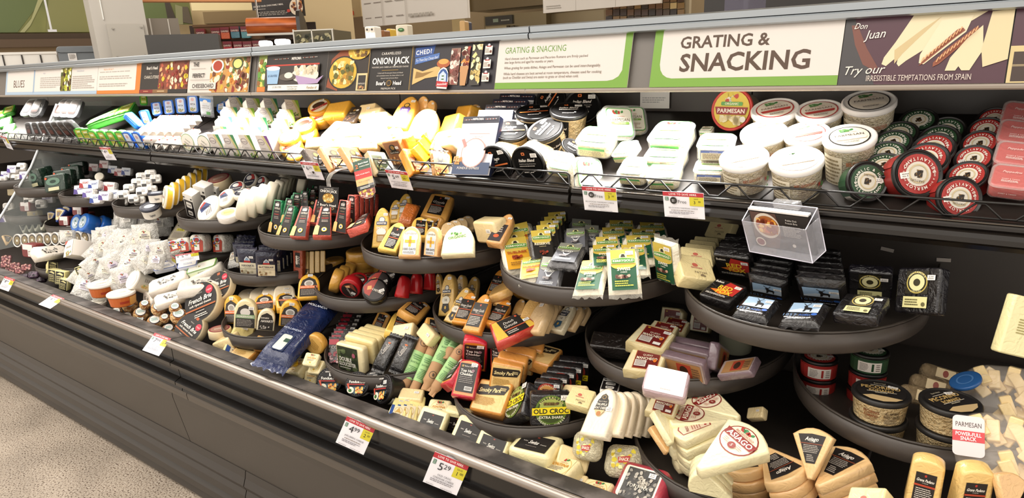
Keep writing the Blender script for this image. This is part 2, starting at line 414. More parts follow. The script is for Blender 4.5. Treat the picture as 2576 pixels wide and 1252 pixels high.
# ================================================================ round fronted trays
def tray(cx, zr, yf, label, rx=.247, ry=.31, dep=.05, name='curved_tray'):
    t = thing(name, label, 'tray', loc=(cx, yf + ry, zr - dep))
    yb = 1.752 - (yf + ry)
    def outl(d):
        o = [(-rx + d, yb), ]
        for i in range(29):
            a = math.pi + math.pi * i / 28; o.append(((rx - d) * math.cos(a), (ry - d) * math.sin(a)))
        return o + [(rx - d, yb)]
    b = B(); A = outl(0); C = outl(.006); n = len(A)
    vs = [(x, y, 0) for x, y in outl(.012)] + [(x, y, .006) for x, y in outl(.004)] + [(x, y, dep - .006) for x, y in A] + [(x, y, dep - .006) for x, y in C] + [(x, y, .006) for x, y in C]
    fs = []
    for j in range(4):
        for i in range(n - 1): fs.append((j * n + i, j * n + i + 1, (j + 1) * n + i + 1, (j + 1) * n + i))
    b.add(vs, fs, BK, True)
    b.add([(x, y, .006) for x, y in C], [tuple(range(n))], M('#3a342f', 'black')); b.add([(x, y, 0) for x, y in outl(.012)], [tuple(reversed(range(n)))], BK)
    obj('basin', b.mesh('basin'), t)
    b = B(); q = outl(.003); b.tube([(x, y, dep - .003) for x, y in q], .0026, M('#3d3732', 'plastic'), 6); obj('rim', b.mesh('rim'), t)
    for x in (-rx + .04, rx - .06):
        b = B(); b.prism([(0, -.05), (yb * .9, 0), (yb * .9, .0), (0, 0)][::-1] if 0 else [(x, -.045), (x + .012, -.045), (x + .012, -.001), (x, -.001)], yb - .12, yb, BK, .001, False); obj('bracket', b.mesh('bracket'), t)
    return t
ZT, ZM, ZF = 1.032, .86, .72
TOP = [-.273, -.77, -1.275, -1.765, -2.26, -2.75, -3.25, -3.75, -4.25, -4.75]
tl = ['black curved tray on the right holding black wrapped cheddar bricks', 'black curved tray holding green and gold wrapped cheese bars', 'black curved tray holding gouda wedges and orange cheeses',
      'black curved tray holding red and green pointed cheese packets', 'black curved tray holding white brie wheels and goat logs', 'black curved tray holding a row of yellow banded wheels',
      'black curved tray holding purple and white goat cheese packs', 'black curved tray holding dark green boxed cheese slabs', 'small black curved tray behind the clear divider, nearer one', 'small black curved tray behind the clear divider, farther one']
for cx, l in zip(TOP, tl): tray(cx, ZT, 1.183, l)
MID = [-.03, -.536, -1.033, -1.54, -2.045, -2.55, -3.05, -3.55, -4.05]
ml = ['black curved tray at right holding black lidded romano tubs', 'black curved tray holding dark red labelled sheep cheese wedges', 'black curved tray holding orange gouda wedges with black labels', 'black curved tray holding round red and black waxed cheeses',
      'black curved tray holding navy blue sliced cheese packs', 'black curved tray under the sliced mozzarella packs', 'black curved tray under the blue ring boxes', 'black curved tray at left holding blue vein wedges', 'black curved tray at the far left edge in the second row']
for i, (cx, l) in enumerate(zip(MID, ml)): tray(cx, ZM, 1.205, l)
FR = [-.855, -1.35, -1.87, -3.35]
fl = ['black curved tray low in front holding smoked cheddar and black packets', 'black curved tray low in front holding cheddar bars beside the blue bag', 'black curved tray low in front holding arched flavoured cheese packs', 'black curved tray low at the far left holding white tubs']
for cx, l in zip(FR, fl): tray(cx, ZF, 1.062, l, ry=.33)
tray(-.34, ZF, 1.062, 'black curved tray low at right under the cream asiago wedges', ry=.33)

# ================================================================ header signs on the canopy face
def sx(px, y=None):
    y = y if y is not None else 250 - .04 * px - 75
    return P(px, y, Y=1.464).x
SN = V((0, -.1317, .036)).normalized(); SUP = V((0, .036, .1317)).normalized()
def sign(p0, p1, label, prims, base='#d0c9c1', name='header_sign', parts=None):
    x0, x1 = sx(p0), sx(p1); w = x1 - x0 - .0015; h = .1265
    fr = frame(V(((x0 + x1) / 2, 1.4645 - .0035, 1.5125)), SN, SUP)
    t = thing(name, label, 'sign', fr)
    b = B(); b.box(-w / 2, 0, -h / 2, w / 2, .0028, h / 2, M(base)); obj('board', b.mesh('board'), t)
    if prims: obj('print', art(prims, w, h, e0=.0003, de=.00022).mesh('print'), t)
    return t, w, h
DK = '#4a3423'
FOOD = ['#c9a227', '#7a2f1d', '#e3c98a', '#55602a', '#a3482b', '#e9dcc0']
sign(8, 78, 'white header sign reading blues over a pale blue border', [('r', 0, 0, 1, 1, '#9fb3c6'), ('rr', .06, .12, 1, 1.0, '#d3ccc6', .006), ('t', 'BLUES', .5, .46, .30, DK, .72)])
sign(78, 240, 'white header sign with faded text, a salad photo and a blue lower border', [('r', 0, 0, 1, 1, '#9fb3c6'), ('r', 0, .12, 1, 1, '#d3ccc6'), ('r', 0, .1, .02, 1, '#8ea6bd'), ('t', 'BLUES', .18, .84, .05, '#b7bccc', .12), ('l', .12, .25, .5, .7, 6, '#a9a29a'), ('t', 'GORGONZOLA', .75, .86, .06, '#b3b8c4', .2), ('l', .64, .2, .96, .7, 7, '#a9a29a'),
      ('r', .46, .13, .62, 1, '#6f6a1d'), ('blob', .46, .13, .62, 1, 40, ['#a9b02e', '#d8cf5a', '#3d4a17', '#efe9c9', '#4a2a1a'], .014)])
sign(240, 349, 'white header sign headed fresh and specialty with an orange border', [('r', 0, 0, 1, 1, '#c9762f'), ('rr', -.0, .12, .9, 1.0, '#d5cdc6', .006), ('t', 'FRESH & SPECIALTY', .26, .86, .06, '#d49a63', .46), ('l', .05, .74, .85, .80, 1, '#a9a29a'), ('l', .05, .5, .8, .64, 2, '#a9a29a'), ('l', .05, .24, .75, .38, 2, '#a9a29a')])
sign(349, 470, 'dark header sign about charcuterie with a photo of sliced meats', [('r', 0, 0, 1, 1, '#2c2622'), ('t', "Boar's Head", .24, .83, .1, '#d9d2c8', .26, 'b'), ('t', 'BOLD', .22, .66, .04, '#a59a8c', .1), ('t', 'CHARCUTERIE', .24, .53, .1, '#d9cfc0', .34),
      ('r', .4, .12, 1, 1, '#7a3a26'), ('blob', .4, .12, 1, 1, 60, ['#b3563e', '#d9a06a', '#5b2418', '#c9b02e', '#8a2e22', '#e9cfb2'], .013), ('r', 0, 0, .3, .12, '#7a2420'), ('r', .3, 0, .62, .12, '#7d5a34'), ('r', .62, 0, 1, .12, '#231f1d'), ('l', .1, .03, .22, .09, 1, '#c98a6a'), ('l', .4, .03, .55, .09, 1, '#d3b58a')])
sign(470, 624, 'white and food photo header sign reading the perfect cheeseboard', [('r', 0, 0, 1, 1, '#d0c8c0'), ('r', .42, 0, 1, 1, '#b98a4c'), ('blob', .38, 0, 1, 1, 90, ['#c9a227', '#8a2e22', '#efe2bd', '#5d6b2a', '#d98b3d', '#e9cfb2', '#6b3a24'], .015), ('e', .5, .78, .1, .2, '#efe8df'), ('e', .5, .78, .075, .15, '#a33a22'), ('e', .82, .82, .085, .17, '#3c4a24'), ('e', .82, .82, .065, .13, '#e0cf7a'),
      ('t', 'THE', .13, .86, .12, '#2b2522', .14, 'b'), ('r', .05, .72, .3, .73, '#8d857c'), ('t', 'PERFECT', .19, .52, .12, '#2b2522', .27, 'b'), ('r', .05, .38, .4, .39, '#8d857c'), ('r', .04, .1, .5, .3, '#d0c8c0'), ('t', 'CHEESEBOARD', .28, .2, .12, '#2b2522', .46, 'b')])
sign(646, 667, 'narrow header sign strip with a salad photo above orange', [('r', 0, 0, 1, .14, '#c9762f'), ('r', 0, .14, 1, 1, '#7b8a3a'), ('blob', 0, .14, 1, 1, 22, ['#4d7a2a', '#c9c25a', '#e6e0c0', '#8a5a2a', '#5c8f36'], .014)], '#6f6a62')
sign(667, 820, 'dark header sign with a fondue photo, pale blue tub and purple cloth', [('r', 0, 0, 1, 1, '#2a2522'), ('t', 'MIFROMA', .5, .88, .07, '#e8e2da', .16, 'b')] + [('e', x, .88, .006, .012, '#cfc4b8' if i % 3 else '#b0492c') for i, x in enumerate([.12 + .025 * k for k in range(11)] + [.62 + .025 * k for k in range(10)])] +
     [('r', 0, .14, .9, .72, '#3a322e'), ('r', 0, .68, .9, .72, '#b03a2c'), ('e', .68, .42, .22, .2, '#d9d1c6'), ('blob', .5, .42, .88, .68, 30, ['#f0e8da', '#ddd0b8', '#cabba0'], .012), ('p', [(.52, .42), (.88, .3), (.98, .4), (.9, .2), (.6, .16)], '#a98fb5'), ('p', [(.03, .62), (.26, .62), (.24, .2), (.06, .2)], '#8fb0d0'), ('e', .145, .62, .12, .06, '#e8e4de'), ('t', 'LE GRUYERE', .145, .42, .06, '#2d4a70', .16), ('e', .4, .38, .14, .1, '#5b524a'), ('e', .42, .42, .07, .08, '#d9d1c6'),
      ('r', .08, .02, .93, .17, '#e6e0d6'), ('t', 'LE GRUYERE', .24, .11, .05, '#3a4a66', .16), ('t', 'Grab-and-go Gruyere', .5, .12, .035, '#4a423c', .22), ('t', 'in portionable cups!', .5, .06, .035, '#4a423c', .2), ('t', 'Fondue it!', .82, .09, .07, '#8a6a34', .18, 'i')])
sign(820, 926, 'dark header sign with a pan of golden cooked onions', [('r', 0, 0, 1, 1, '#2b221c'), ('p', [(.02, .1), (.1, .8), (.3, 1), (.6, 1), (.3, .5), (.3, 0)], '#8a4524'), ('e', .4, .45, .36, .42, '#1c1a18'), ('e', .4, .45, .33, .385, '#c9a435'), ('blob', .16, .16, .66, .74, 46, ['#e6cf6a', '#b8862a', '#8a6a1c', '#f0e2a0', '#5a5a20'], .012), ('e', .75, .96, .25, .2, '#d0a93c'), ('blob', .55, .82, .95, 1, 14, ['#e6cf6a', '#a37a22', '#6a4a1a'], .01),
      ('r', .76, 0, 1, .42, '#c9b98a'), ('r', .8, .03, .97, .37, '#2a2522'), ('t', 'ONION JACK', .885, .17, .04, '#e2dace', .16), ('blob', .82, .03, .96, .12, 6, ['#c9a06a', '#8a5a3a'], .006)])
sign(926, 1036, 'black header sign reading caramelized onion jack in white letters', [('r', 0, 0, 1, 1, '#1f1b19'), ('t', 'CARAMELIZED', .5, .87, .06, '#efe9e0', .62, 's'), ('t', 'ONION JACK', .5, .70, .15, '#f2ede6', .86, 'b'), ('t', 'MONTEREY JACK CHEESE with CARAMELIZED ONIONS', .5, .55, .035, '#d9d1c6', .84), ('r', .32, .47, .7, .48, '#a8853a'), ('t', 'Crafted with Monterey Jack Cheese and infused', .52, .41, .03, '#cfc7bc', .62), ('t', 'with caramelized onions, this cheese delivers a well', .52, .35, .03, '#cfc7bc', .66), ('t', 'balanced sweet and savory flavor.', .52, .29, .03, '#cfc7bc', .46),
      ('t', "Boar's", .33, .17, .09, '#f2ede6', .24, 'b'), ('e', .52, .17, .06, .075, '#8a6a2a'), ('e', .52, .17, .045, .055, '#2a2018'), ('t', 'Head', .71, .17, .09, '#f2ede6', .2, 'b'), ('t', 'PREMIUM PICK', .52, .04, .045, '#e2dace', .45, 's'), ('r', .0, 0, .012, 1, '#a8853a'), ('r', .988, 0, 1, 1, '#a8853a')])
LH = [('p', [(.36, .02), (.48, .0), (.49, .2), (.48, .36), (.455, .45), (.42, .48), (.385, .45), (.36, .36), (.35, .2)], '#e8e2da'), ('p', [(.365, .14), (.48, .12), (.478, .34), (.45, .42), (.42, .45), (.39, .42), (.365, .34)], '#2a4f8f'), ('p', [(.375, .14), (.465, .14), (.46, .32), (.42, .4), (.38, .32)], '#b9c9dc'), ('p', [(.405, .16), (.438, .16), (.43, .34), (.413, .34)], '#f0ece6'), ('r', .408, .2, .436, .23, '#3f6b3a'), ('r', .41, .27, .434, .3, '#3f6b3a'), ('p', [(.35, .06), (.49, .04), (.495, .15), (.355, .18)], '#b3232a'), ('t', 'Ammerländer', .423, .11, .055, '#ffffff', .125, 'i', 2)]
sign(1036, 1250, 'dark header sign reading ched with stretched cheese and food strips', [('r', 0, 0, 1, 1, '#262228'), ('p', [(.02, .96), (.27, .99), (.25, .8), (.02, .74)], '#2b4c8f'), ('t', 'CHED?', .13, .86, .1, '#f2ede6', .22, 'bs', 4), ('p', [(.03, .72), (.33, .82), (.33, .7), (.03, .58)], '#4468a8'), ('t', 'Try These Easy Cheesy Eats!', .18, .7, .06, '#dfe6f2', .28, 'i', 6),
      ('p', [(.02, .5), (.14, .42), (.3, .52), (.36, .5), (.34, .3), (.18, .26), (.02, .12)], '#c9aa6c'), ('p', [(.06, .42), (.14, .38), (.28, .42), (.15, .3), (.05, .26)], '#8a6a34'), ('e', .39, .58, .08, .1, '#a5552a'), ('e', .39, .62, .06, .06, '#d99a4c'), ('r', .475, .1, .585, .9, '#8a6a5c'), ('blob', .475, .1, .585, .9, 34, ['#cfa79a', '#8a4a42', '#e6d2c6', '#6a3a30'], .01), ('r', .6, .12, .7, .9, '#3a2a24'), ('blob', .6, .35, .7, .92, 26, ['#a33a2a', '#d98b3d', '#e9dcc0', '#6a2a1c'], .01), ('p', [(.6, .5), (.7, .5), (.68, .08), (.62, .08)], '#b98a5c'),
      ('r', .73, .08, .84, .95, '#3a342e'), ('blob', .73, .08, .84, .95, 34, ['#e0cd8a', '#c9b06a', '#3d3a20', '#efe2b0'], .011)] + [q for z in (.72, .43, .15) for q in (('r', .87, z, .95, z + .18, '#e6ded2'), ('e', .91, z + .2, .014, .028, '#c4c4cc'), ('r', .885, z + .16, .935, z + .18, '#a52a2a'), ('l', .875, z + .03, .93, z + .13, 4, '#8d857c'), ('e', .935, z + .06, .01, .03, '#6a3324'))] + LH)
sign(1250, 1588, 'white and green header sign with grating and snacking text for hard cheeses', [('r', 0, 0, 1, 1, '#6f9a35'), ('p', [(0, .13), (.86, .13), (.9, .15), (.935, .21), (.955, .32), (.955, 1), (0, 1)], '#d2cbc5'), ('t', 'GRATING & SNACKING', .30, .79, .125, '#5d8a2c', .48), ('t', 'Hard cheeses such as Parmesan and Pecorino Romano are firmly packed', .385, .62, .052, '#6a5a48', .64), ('t', 'into large forms and aged for months or years.', .26, .545, .052, '#6a5a48', .39), ('t', 'When grating for pasta dishes, Asiago and Parmesan can be used interchangeably.', .435, .43, .052, '#6a5a48', .74), ('t', 'While hard cheeses are best served at room temperature, cheeses used for cooking', .44, .31, .052, '#6a5a48', .75), ('t', '(such as Cheddar and Swiss) are easier to grate or shred when cold.', .36, .235, .052, '#6a5a48', .59)])
sign(1643, 2122, 'large white header sign with big brown grating and snacking letters', [('r', 0, 0, 1, 1, '#6f9a35'), ('p', [(.05, 1), (.05, .4), (.058, .3), (.075, .22), (.1, .17), (.13, .15), (1, .15), (1, 1)], '#d2cbc5'), ('t', 'GRATING &', .405, .77, .20, DK, .52, 'b'), ('t', 'SNACKING', .515, .42, .30, DK, .74, 'b')])
HAM = [('p', [(.43, 1), (.86, 1), (.6, .62), (.42, .34), (.38, .26), (.365, .3), (.37, .42), (.3, .27), (.27, .3), (.28, .4), (.34, .62)], '#d9cba8'), ('p', [(.34, .5), (.5, .8), (.6, .96), (.46, .62), (.39, .44), (.35, .3)], '#c2ad80'), ('p', [(.5, .42), (.6, .9), (.78, .95), (.75, .72), (.53, .28), (.5, .3)], '#ddd0b0'), ('p', [(.5, .26), (.53, .3), (.70, .66), (.745, .74), (.73, .78), (.7, .76), (.56, .44)], '#8a4a30'), ('p', [(.585, .24), (.62, .28), (.79, .66), (.83, .76), (.8, .78), (.64, .46), (.585, .3)], '#8a4a30'),
       ('p', [(.66, .18), (.72, .18), (.735, .24), (.755, .18), (.8, .18), (.86, .46), (.84, .8), (.76, .62), (.68, .36)], '#d8caa6'), ('p', [(.85, .46), (.88, .98), (1, 1), (1, .32), (.87, .22)], '#d2c29a')]
sign(2122, 2548, 'dark purple header sign with pale cheese wedges and spanish temptations text', [('r', 0, 0, 1, 1, '#4a2a36'), ('p', [(0, 0), (0, 1), (.06, 1), (.1, .6), (.2, .2), (.24, 0)], '#3d3a3c'), ('p', [(.04, .9), (.08, .9), (.16, .55), (.25, .25), (.22, .22), (.15, .3), (.08, .6)], '#6f4034')] + HAM +
     [('t', 'Don', .105, .88, .09, '#e6dfd6', .085, 'i', -3), ('t', 'Juan', .2, .75, .13, '#e6dfd6', .14, 'i', 4), ('t', 'Try our', .17, .22, .13, '#e0d8ce', .26, 'i', 2), ('t', 'IRRESISTIBLE TEMPTATIONS FROM SPAIN', .5, .09, .085, '#cfc2b8', .63)] + [('p', [(.512 + i * .018, .31 + i * .037), (.519 + i * .018, .31 + i * .037), (.53 + i * .018, .38 + i * .037), (.523 + i * .018, .38 + i * .037)], '#d0a070') for i in range(12)] + [('p', [(.6 + i * .018, .3 + i * .037), (.607 + i * .018, .3 + i * .037), (.618 + i * .018, .37 + i * .037), (.611 + i * .018, .37 + i * .037)], '#d0a070') for i in range(12)])
sign(2549, 2640, 'header sign at the right edge with a dark shelf photo in a cream frame', [('r', 0, 0, 1, 1, '#4a2a36'), ('r', 0, .0, 1, .5, '#c9b684'), ('r', .12, .02, 1, .42, '#3a2a22'), ('r', .12, .22, 1, .25, '#8a7a5c')])
# notice sheet on the back wall under the canopy
t = thing('notice_sheet', 'white printed notice sheet hanging on the dark back wall behind shaved parmesan', 'notice', frame(P(1647, 240, Y=1.752), V((0, -1, 0)), V((0, 0, 1))))
b = B(); b.box(-.043, 0, -.035, .043, .0012, .038, M('#f4f2ee')); obj('paper', b.mesh('paper'), t)
obj('print', art([('l', .35, .6, .75, .85, 3, '#b8b8b8'), ('l', .08, .2, .92, .45, 3, '#b8b8b8')], .086, .07, e0=.0003).mesh('print'), t)

# ================================================================ product kinds
K = {}; KM = {}
def kind(nm, w, h, t, fn, name='cheese_pack', cat='cheese'): K[nm] = (w, h, t, fn, name, cat)
def flat(prims, w, h, cx=0, cz=0, y=0):
    return art(prims, w, h, lambda a, b_, c: (a + cx, b_ + y, c + cz))
def stick(cx, cz, w=.016, h=.009, y=0, rot=0):
    """small white price sticker"""
    c, s = math.cos(math.radians(rot)), math.sin(math.radians(rot))
    return art([('r', 0, 0, 1, 1, '#f4f1ec'), ('l', .12, .15, .9, .5, 1, '#9a9490'), ('t', '$', .3, .68, .3, '#6d6763'), ('l', .45, .58, .85, .8, 1, '#6d6763')], w, h, lambda a, b_, d: (a * c - d * s + cx, b_ + y - .0012, a * s + d * c + cz))
def block(nm, w, h, t, col, lab, box, mk='wrap', ol=None, bev=.004, name='cheese_block', cat='cheese', st=None, side=None, extra=None):
    """cheese piece: body of a given outline, printed label on its face, price sticker"""
    def fn():
        o = ol or rrect(w, h, bev * 1.5, 3)
        b = B(); b.prism(o, 0, t, M(col, mk), bev, side=M(side, mk) if side else None)
        ps = [('cheese', b.mesh('cheese'))]
        if lab:
            x0, z0, x1, z1 = box; ps.append(('front_label', flat(lab, (x1 - x0) * w, (z1 - z0) * h, ((x0 + x1) / 2 - .5) * w, ((z0 + z1) / 2 - .5) * h).mesh('front_label')))
        if st: ps.append(('price_sticker', stick((st[0] - .5) * w, (st[1] - .5) * h, min(.018, w * .26), min(.011, w * .15)).mesh('price_sticker')))
        if extra: ps += extra()
        return ps
    kind(nm, w, h, t, fn, name, cat)
def flow(nm, w, h, t, col, lab, box=(.08, .08, .92, .92), fin='#d9d4c8', fk='film', mk='foil', name='cheese_bar', st=None, ends='tb', fl=.012, extra=None):
    """bar in a sealed wrapper with crimped fins"""
    def surf(x, z):
        u = min(1, abs(2 * x / w)); v = min(1, abs(2 * z / h)); f = ((1 - u ** 8) * (1 - v ** 8)) ** .5
        return (t / 2) * (1 - f)
    def fn():
        b = B(); nx, nz = 9, 11; g = [math.copysign(abs(i) ** .7, i) for i in [(-1 + 2 * k / (nx - 1)) for k in range(nx)]]; gz = [math.copysign(abs(i) ** .7, i) for i in [(-1 + 2 * k / (nz - 1)) for k in range(nz)]]
        for sd in (0, 1):
            vs = []
            for k in gz:
                for i in g:
                    x, z = i * w / 2, k * h / 2; y = surf(x, z); y += .0012 * noise.noise(V((x * 60, z * 60, sd * 9 + w * 100))) if abs(i) > .7 or abs(k) > .7 else 0
                    vs.append((x, y if sd == 0 else t - y, z))
            fs = [(r * nx + c, r * nx + c + 1, (r + 1) * nx + c + 1, (r + 1) * nx + c) for r in range(nz - 1) for c in range(nx - 1)]
            b.add(vs, fs if sd == 0 else [f[::-1] for f in fs], M(col, mk), True)
        ps = [('wrapper', b.mesh('wrapper'))]
        for e in ([1, -1] if ends in ('tb', 'lr') else [1]):
            b = B(); n = 12; vs = []
            L = w if ends != 'lr' else h
            for i in range(n + 1):
                a = -L / 2 + L * i / n
                for j, (q, yy) in enumerate(((0, 0), (.5, .001), (1, .004 * math.sin(i * 1.9 + w * 50)))):
                    d = ((h if ends != 'lr' else w) / 2 - .002 + fl * q * (1 + .15 * math.sin(i * 2.7))) * e
                    vs.append((a, t / 2 + yy, d) if ends != 'lr' else (d, t / 2 + yy, a))
            b.add(vs, [(i * 3 + j, i * 3 + 3 + j, i * 3 + 4 + j, i * 3 + j + 1) for i in range(n) for j in (0, 1)], M(fin, fk), True)
            ps.append(('sealed_end', b.mesh('sealed_end')))
        x0, z0, x1, z1 = box; cx = ((x0 + x1) / 2 - .5) * w; cz = ((z0 + z1) / 2 - .5) * h
        if lab: ps.append(('front_label', art(lab, (x1 - x0) * w, (z1 - z0) * h, lambda a, y, c: (a + cx, y + 0*surf(a + cx, c + cz), c + cz)).mesh('front_label')))
        if st: ps.append(('price_sticker', stick((st[0] - .5) * w, (st[1] - .5) * h, .017, .010).mesh('price_sticker')))
        if extra: ps += extra()
        return ps
    kind(nm, w, h, t, fn, name)
def tub(nm, D, H, lidc, cupc, lab, side=None, taper=.86, cupk='plastic', lt=.010, name='cheese_tub', lab_r=.84, st=None, low=.0):
    """round tub: lid facing -y, cup behind it, printed disc and side print"""
    Rr = D / 2
    def fn():
        b = B(); b.lathe([(Rr * .80, .0012), (Rr * .90, .0012), (Rr * .915, -.0012), (Rr * .96, -.0012), (Rr, .0018), (Rr * 1.0, lt * .8), (Rr * .975, lt), (Rr * .93, lt)], M(lidc, 'plastic'), 36)
        b.lathe([(0.0001, .0012), (Rr * .80, .0012)], M(lidc, 'plastic'), 36)
        ps = [('lid', b.mesh('lid'))]
        b = B(); b.lathe([(Rr * .93, lt), (Rr * .95, lt + .003), (Rr * .93, lt + .004), (Rr * (taper + .0), H - .004), (Rr * taper * .96, H), (.0001, H)], M(cupc, cupk), 36); ps.append(('cup', b.mesh('cup')))
        q = Rr * 2 * lab_r
        ps.append(('lid_label', art(lab, q, q, lambda x, y, z: (x, y + .0009, z)).mesh('lid_label')))
        if side:
            hh = H - lt - .008
            def fm(x, y, z):
                f = (z / hh) + .5; rr = Rr * (.935 * f + (taper + .005) * (1 - f)) - y + .0006; a = -math.pi / 2 + x / (Rr * .9)
                return (rr * math.cos(a), lt + .004 + hh * (1 - f), rr * math.sin(a))
            ps.append(('side_label', art(side, Rr * 2.6, hh, fm).mesh('side_label')))
        if st: ps.append(('price_sticker', stick(st[0] * Rr, st[1] * Rr, .02, .012, .001, st[2] if len(st) > 2 else 0).mesh('price_sticker')))
        return ps
    kind(nm, D, D, H, fn, name, 'cheese tub')
def wheel(nm, D, H, col, rim, lab, mk='matte', name='round_cheese', lab_r=.9, band=None, st=None):
    Rr = D / 2
    def fn():
        b = B(); e = min(.006, H * .2); b.lathe([(.0001, 0), (Rr * .9, 0), (Rr - e * .3, e * .3), (Rr, e), (Rr, H - e), (Rr - e, H), (.0001, H)], M(col, mk), 36, mats=[M(col, mk), M(col, mk), M(rim, mk), M(rim, mk), M(rim, mk), M(col, mk)])
        ps = [('cheese', b.mesh('cheese'))]
        if band:
            b = B(); b.lathe([(Rr + .0006, H * .22), (Rr + .0008, H * .25), (Rr + .0008, H * .75), (Rr + .0006, H * .78)], M(band[0], 'print'), 36); ps.append(('band', b.mesh('band')))
        if lab: ps.append(('top_label', art(lab, D * lab_r, D * lab_r).mesh('top_label')))
        if st: ps.append(('price_sticker', stick(st[0] * Rr, st[1] * Rr, .018, .011).mesh('price_sticker')))
        return ps
    kind(nm, D, D, H, fn, name, 'cheese')
def clam(nm, w, h, t, foodc, lab, box=(.12, .12, .88, .88), lidc='#e8ecea', foodk='crumb', rad=.02, name='cheese_clamshell', side=None, lidk='clear', st=None, cat='cheese tub'):
    """clear rectangular clamshell: food inside a rounded shell with a flanged lid"""
    def fn():
        b = B(); b.prism(rrect(w * .9, h * .9, rad), .006, t, M(foodc, foodk), .006)
        ps = [('shredded_cheese' if foodk == 'crumb' else 'filling', b.mesh('filling'))]
        b = B(); b.prism(rrect(w * .95, h * .95, rad), .0015, t + .001, M(lidc, lidk), .007); ps.append(('clear_shell', b.mesh('clear_shell')))
        b = B(); b.prism(rrect(w, h, rad * 1.3), .007, .0095, M(lidc, lidk), .001); ps.append(('flange', b.mesh('flange')))
        if lab:
            x0, z0, x1, z1 = box; ps.append(('lid_label', flat(lab, (x1 - x0) * w, (z1 - z0) * h, ((x0 + x1) / 2 - .5) * w, ((z0 + z1) / 2 - .5) * h, .0008).mesh('lid_label')))
        if side:
            def fm(x, y, z): return (x, t * .55 - z, -h * .475 + y - .0008)
            ps.append(('side_label', art(side, w * .7, t * .6, fm).mesh('side_label')))
        if st: ps.append(('price_sticker', stick((st[0] - .5) * w, (st[1] - .5) * h, .017, .01).mesh('price_sticker')))
        return ps
    kind(nm, w, h, t, fn, name, cat)
def put(kn, Mx, k, label, group=None, name=None, cat=None):
    w, h, t, fn, nm, ct = K[kn]
    if kn not in KM: KM[kn] = fn()
    root = thing(name or nm, label, cat or ct, None, group); root.matrix_world = Mx @ Matrix.Scale(k, 4)
    for pn, me in KM[kn]: obj(pn, me, root)
    return root
LOGK = []
GROW = dict(swiss_bar=1.22, aged_bar=1.18, dubliner_bar=1.2, reserve_bar=1.18, truffle_arch=1.15, bare_arch=1.12, baby_swiss=1.12, mozz_a=1.25, mozz_b=1.25, mozz_c=1.25, smoky=1.05, red_croc=1.1, old_croc=1.08, vintage_gouda=1.06, butterkase=1.08, navy_havarti=1.08, hot_arch=1.08, green_arch=1.08, gloucester=1.1, herb_block=1.1)
def under(t, kn, label, group=None, n=1):
    return put(kn, t.matrix_world @ Matrix.Translation((0, K[kn][2] * n * 1.0, 0)), 1, label, group)
def q(kn, x1, y1, x2, y2, x3, y3, Y, label, group=None, hint=(0, -.65, .75), kmax=1.9):
    """a pack whose face shows its top left, top right and bottom left corners at these pixels"""
    w, h, t = K[kn][:3]; Mx, wl, hl = pose((x1, y1), (x2, y2), (x3, y3), Y, w / h, hint); g = GROW.get(kn, 1); wl *= g; hl *= g; k = (wl / w + hl / h) / 2
    LOGK.append((round(k, 2), kn, label[:40]))
    return put(kn, Mx, min(k, kmax), label, group)
def row(kn, a, b, Ya, Yb, n, label, group, hint=(0, -.65, .75)):
    """n packs between the first and the last; {o} in the label counts from the first"""
    for i in range(n):
        f = i / (n - 1) if n > 1 else 0; c = [u + (v - u) * f for u, v in zip(a, b)]
        q(kn[i % len(kn)] if isinstance(kn, (list, tuple)) else kn, *c, Ya + (Yb - Ya) * f, label.replace('{o}', ORD[i]), group, hint)
def c(kn, cx, cy, d, ratio, ang, Y, label, txt=0, group=None, hint=(0, -.6, .8)):
    """a round lid seen as an ellipse: centre, long axis, ratio, angle of the long axis (degrees, counter-clockwise)"""
    a = math.radians(ang); u = V((math.cos(a), -math.sin(a))) * d; v = V((-math.sin(a), -math.cos(a))) * d * ratio; C = V((cx, cy))
    TL = C - u / 2 + v / 2; TR = C + u / 2 + v / 2; BL = C - u / 2 - v / 2
    Mx, wl, hl = pose(TL, TR, BL, Y, 1.0, hint); k = wl / K[kn][0]
    return put(kn, Mx @ Matrix.Rotation(math.radians(txt), 4, 'Y'), k, label, group)
def u(kn, cx, cy, d, Y, label, txt=0, group=None, n=(0, 0, 1)):
    """a tub standing upright: centre of its lid and the lid's width in pixels"""
    ce = P(cx, cy, Y=Y); r = (ce - CAM).normalized(); D = (ce - CAM).length
    a, b_ = ray(cx - d / 2, cy), ray(cx + d / 2, cy); wd = (a * (D / a.dot(r)) - b_ * (D / b_.dot(r))).length
    up = V((r.x, r.y, 0)).normalized(); N = V(n).normalized()
    return put(kn, frame(ce, N, up) @ Matrix.Rotation(math.radians(txt), 4, 'Y'), wd / K[kn][0], label, group)
LN = lambda x0, z0, x1, z1, n, c_='#8a8078': ('l', x0, z0, x1, z1, n, c_)

# ================================================================ kinds: upper shelf
SLN = (0, -.40, .92)
clam('green_feta', .085, .13, .035, '#e9ecd0', [('rr', 0, 0, 1, 1, '#3f9a34', .012), ('rr', .14, .06, .86, .94, '#b9b94a', .01), ('t', 'FETA', .5, .62, .1, '#2f5a22', .5, 'b'), ('r', .2, .15, .8, .4, '#e6e2a8'), ('r', .3, .75, .7, .85, '#e9e7c8')], (.02, .02, .98, .98), '#59b04a', 'matte', lidk='plastic')
clam('blue_feta', .085, .13, .035, '#e8ecf2', [('rr', 0, 0, 1, 1, '#2b62b5', .012), ('rr', .16, .06, .84, .94, '#d5dce8', .012), ('e', .5, .78, .16, .09, '#c9a0a0'), ('t', 'FETA', .5, .5, .1, '#2a2a34', .5, 'b'), ('blob', .2, .1, .8, .32, 12, ['#8a9a4a', '#3a4a6a', '#c9b27a'], .008)], (.02, .02, .98, .98), '#2f6fd0', 'matte', lidk='plastic')
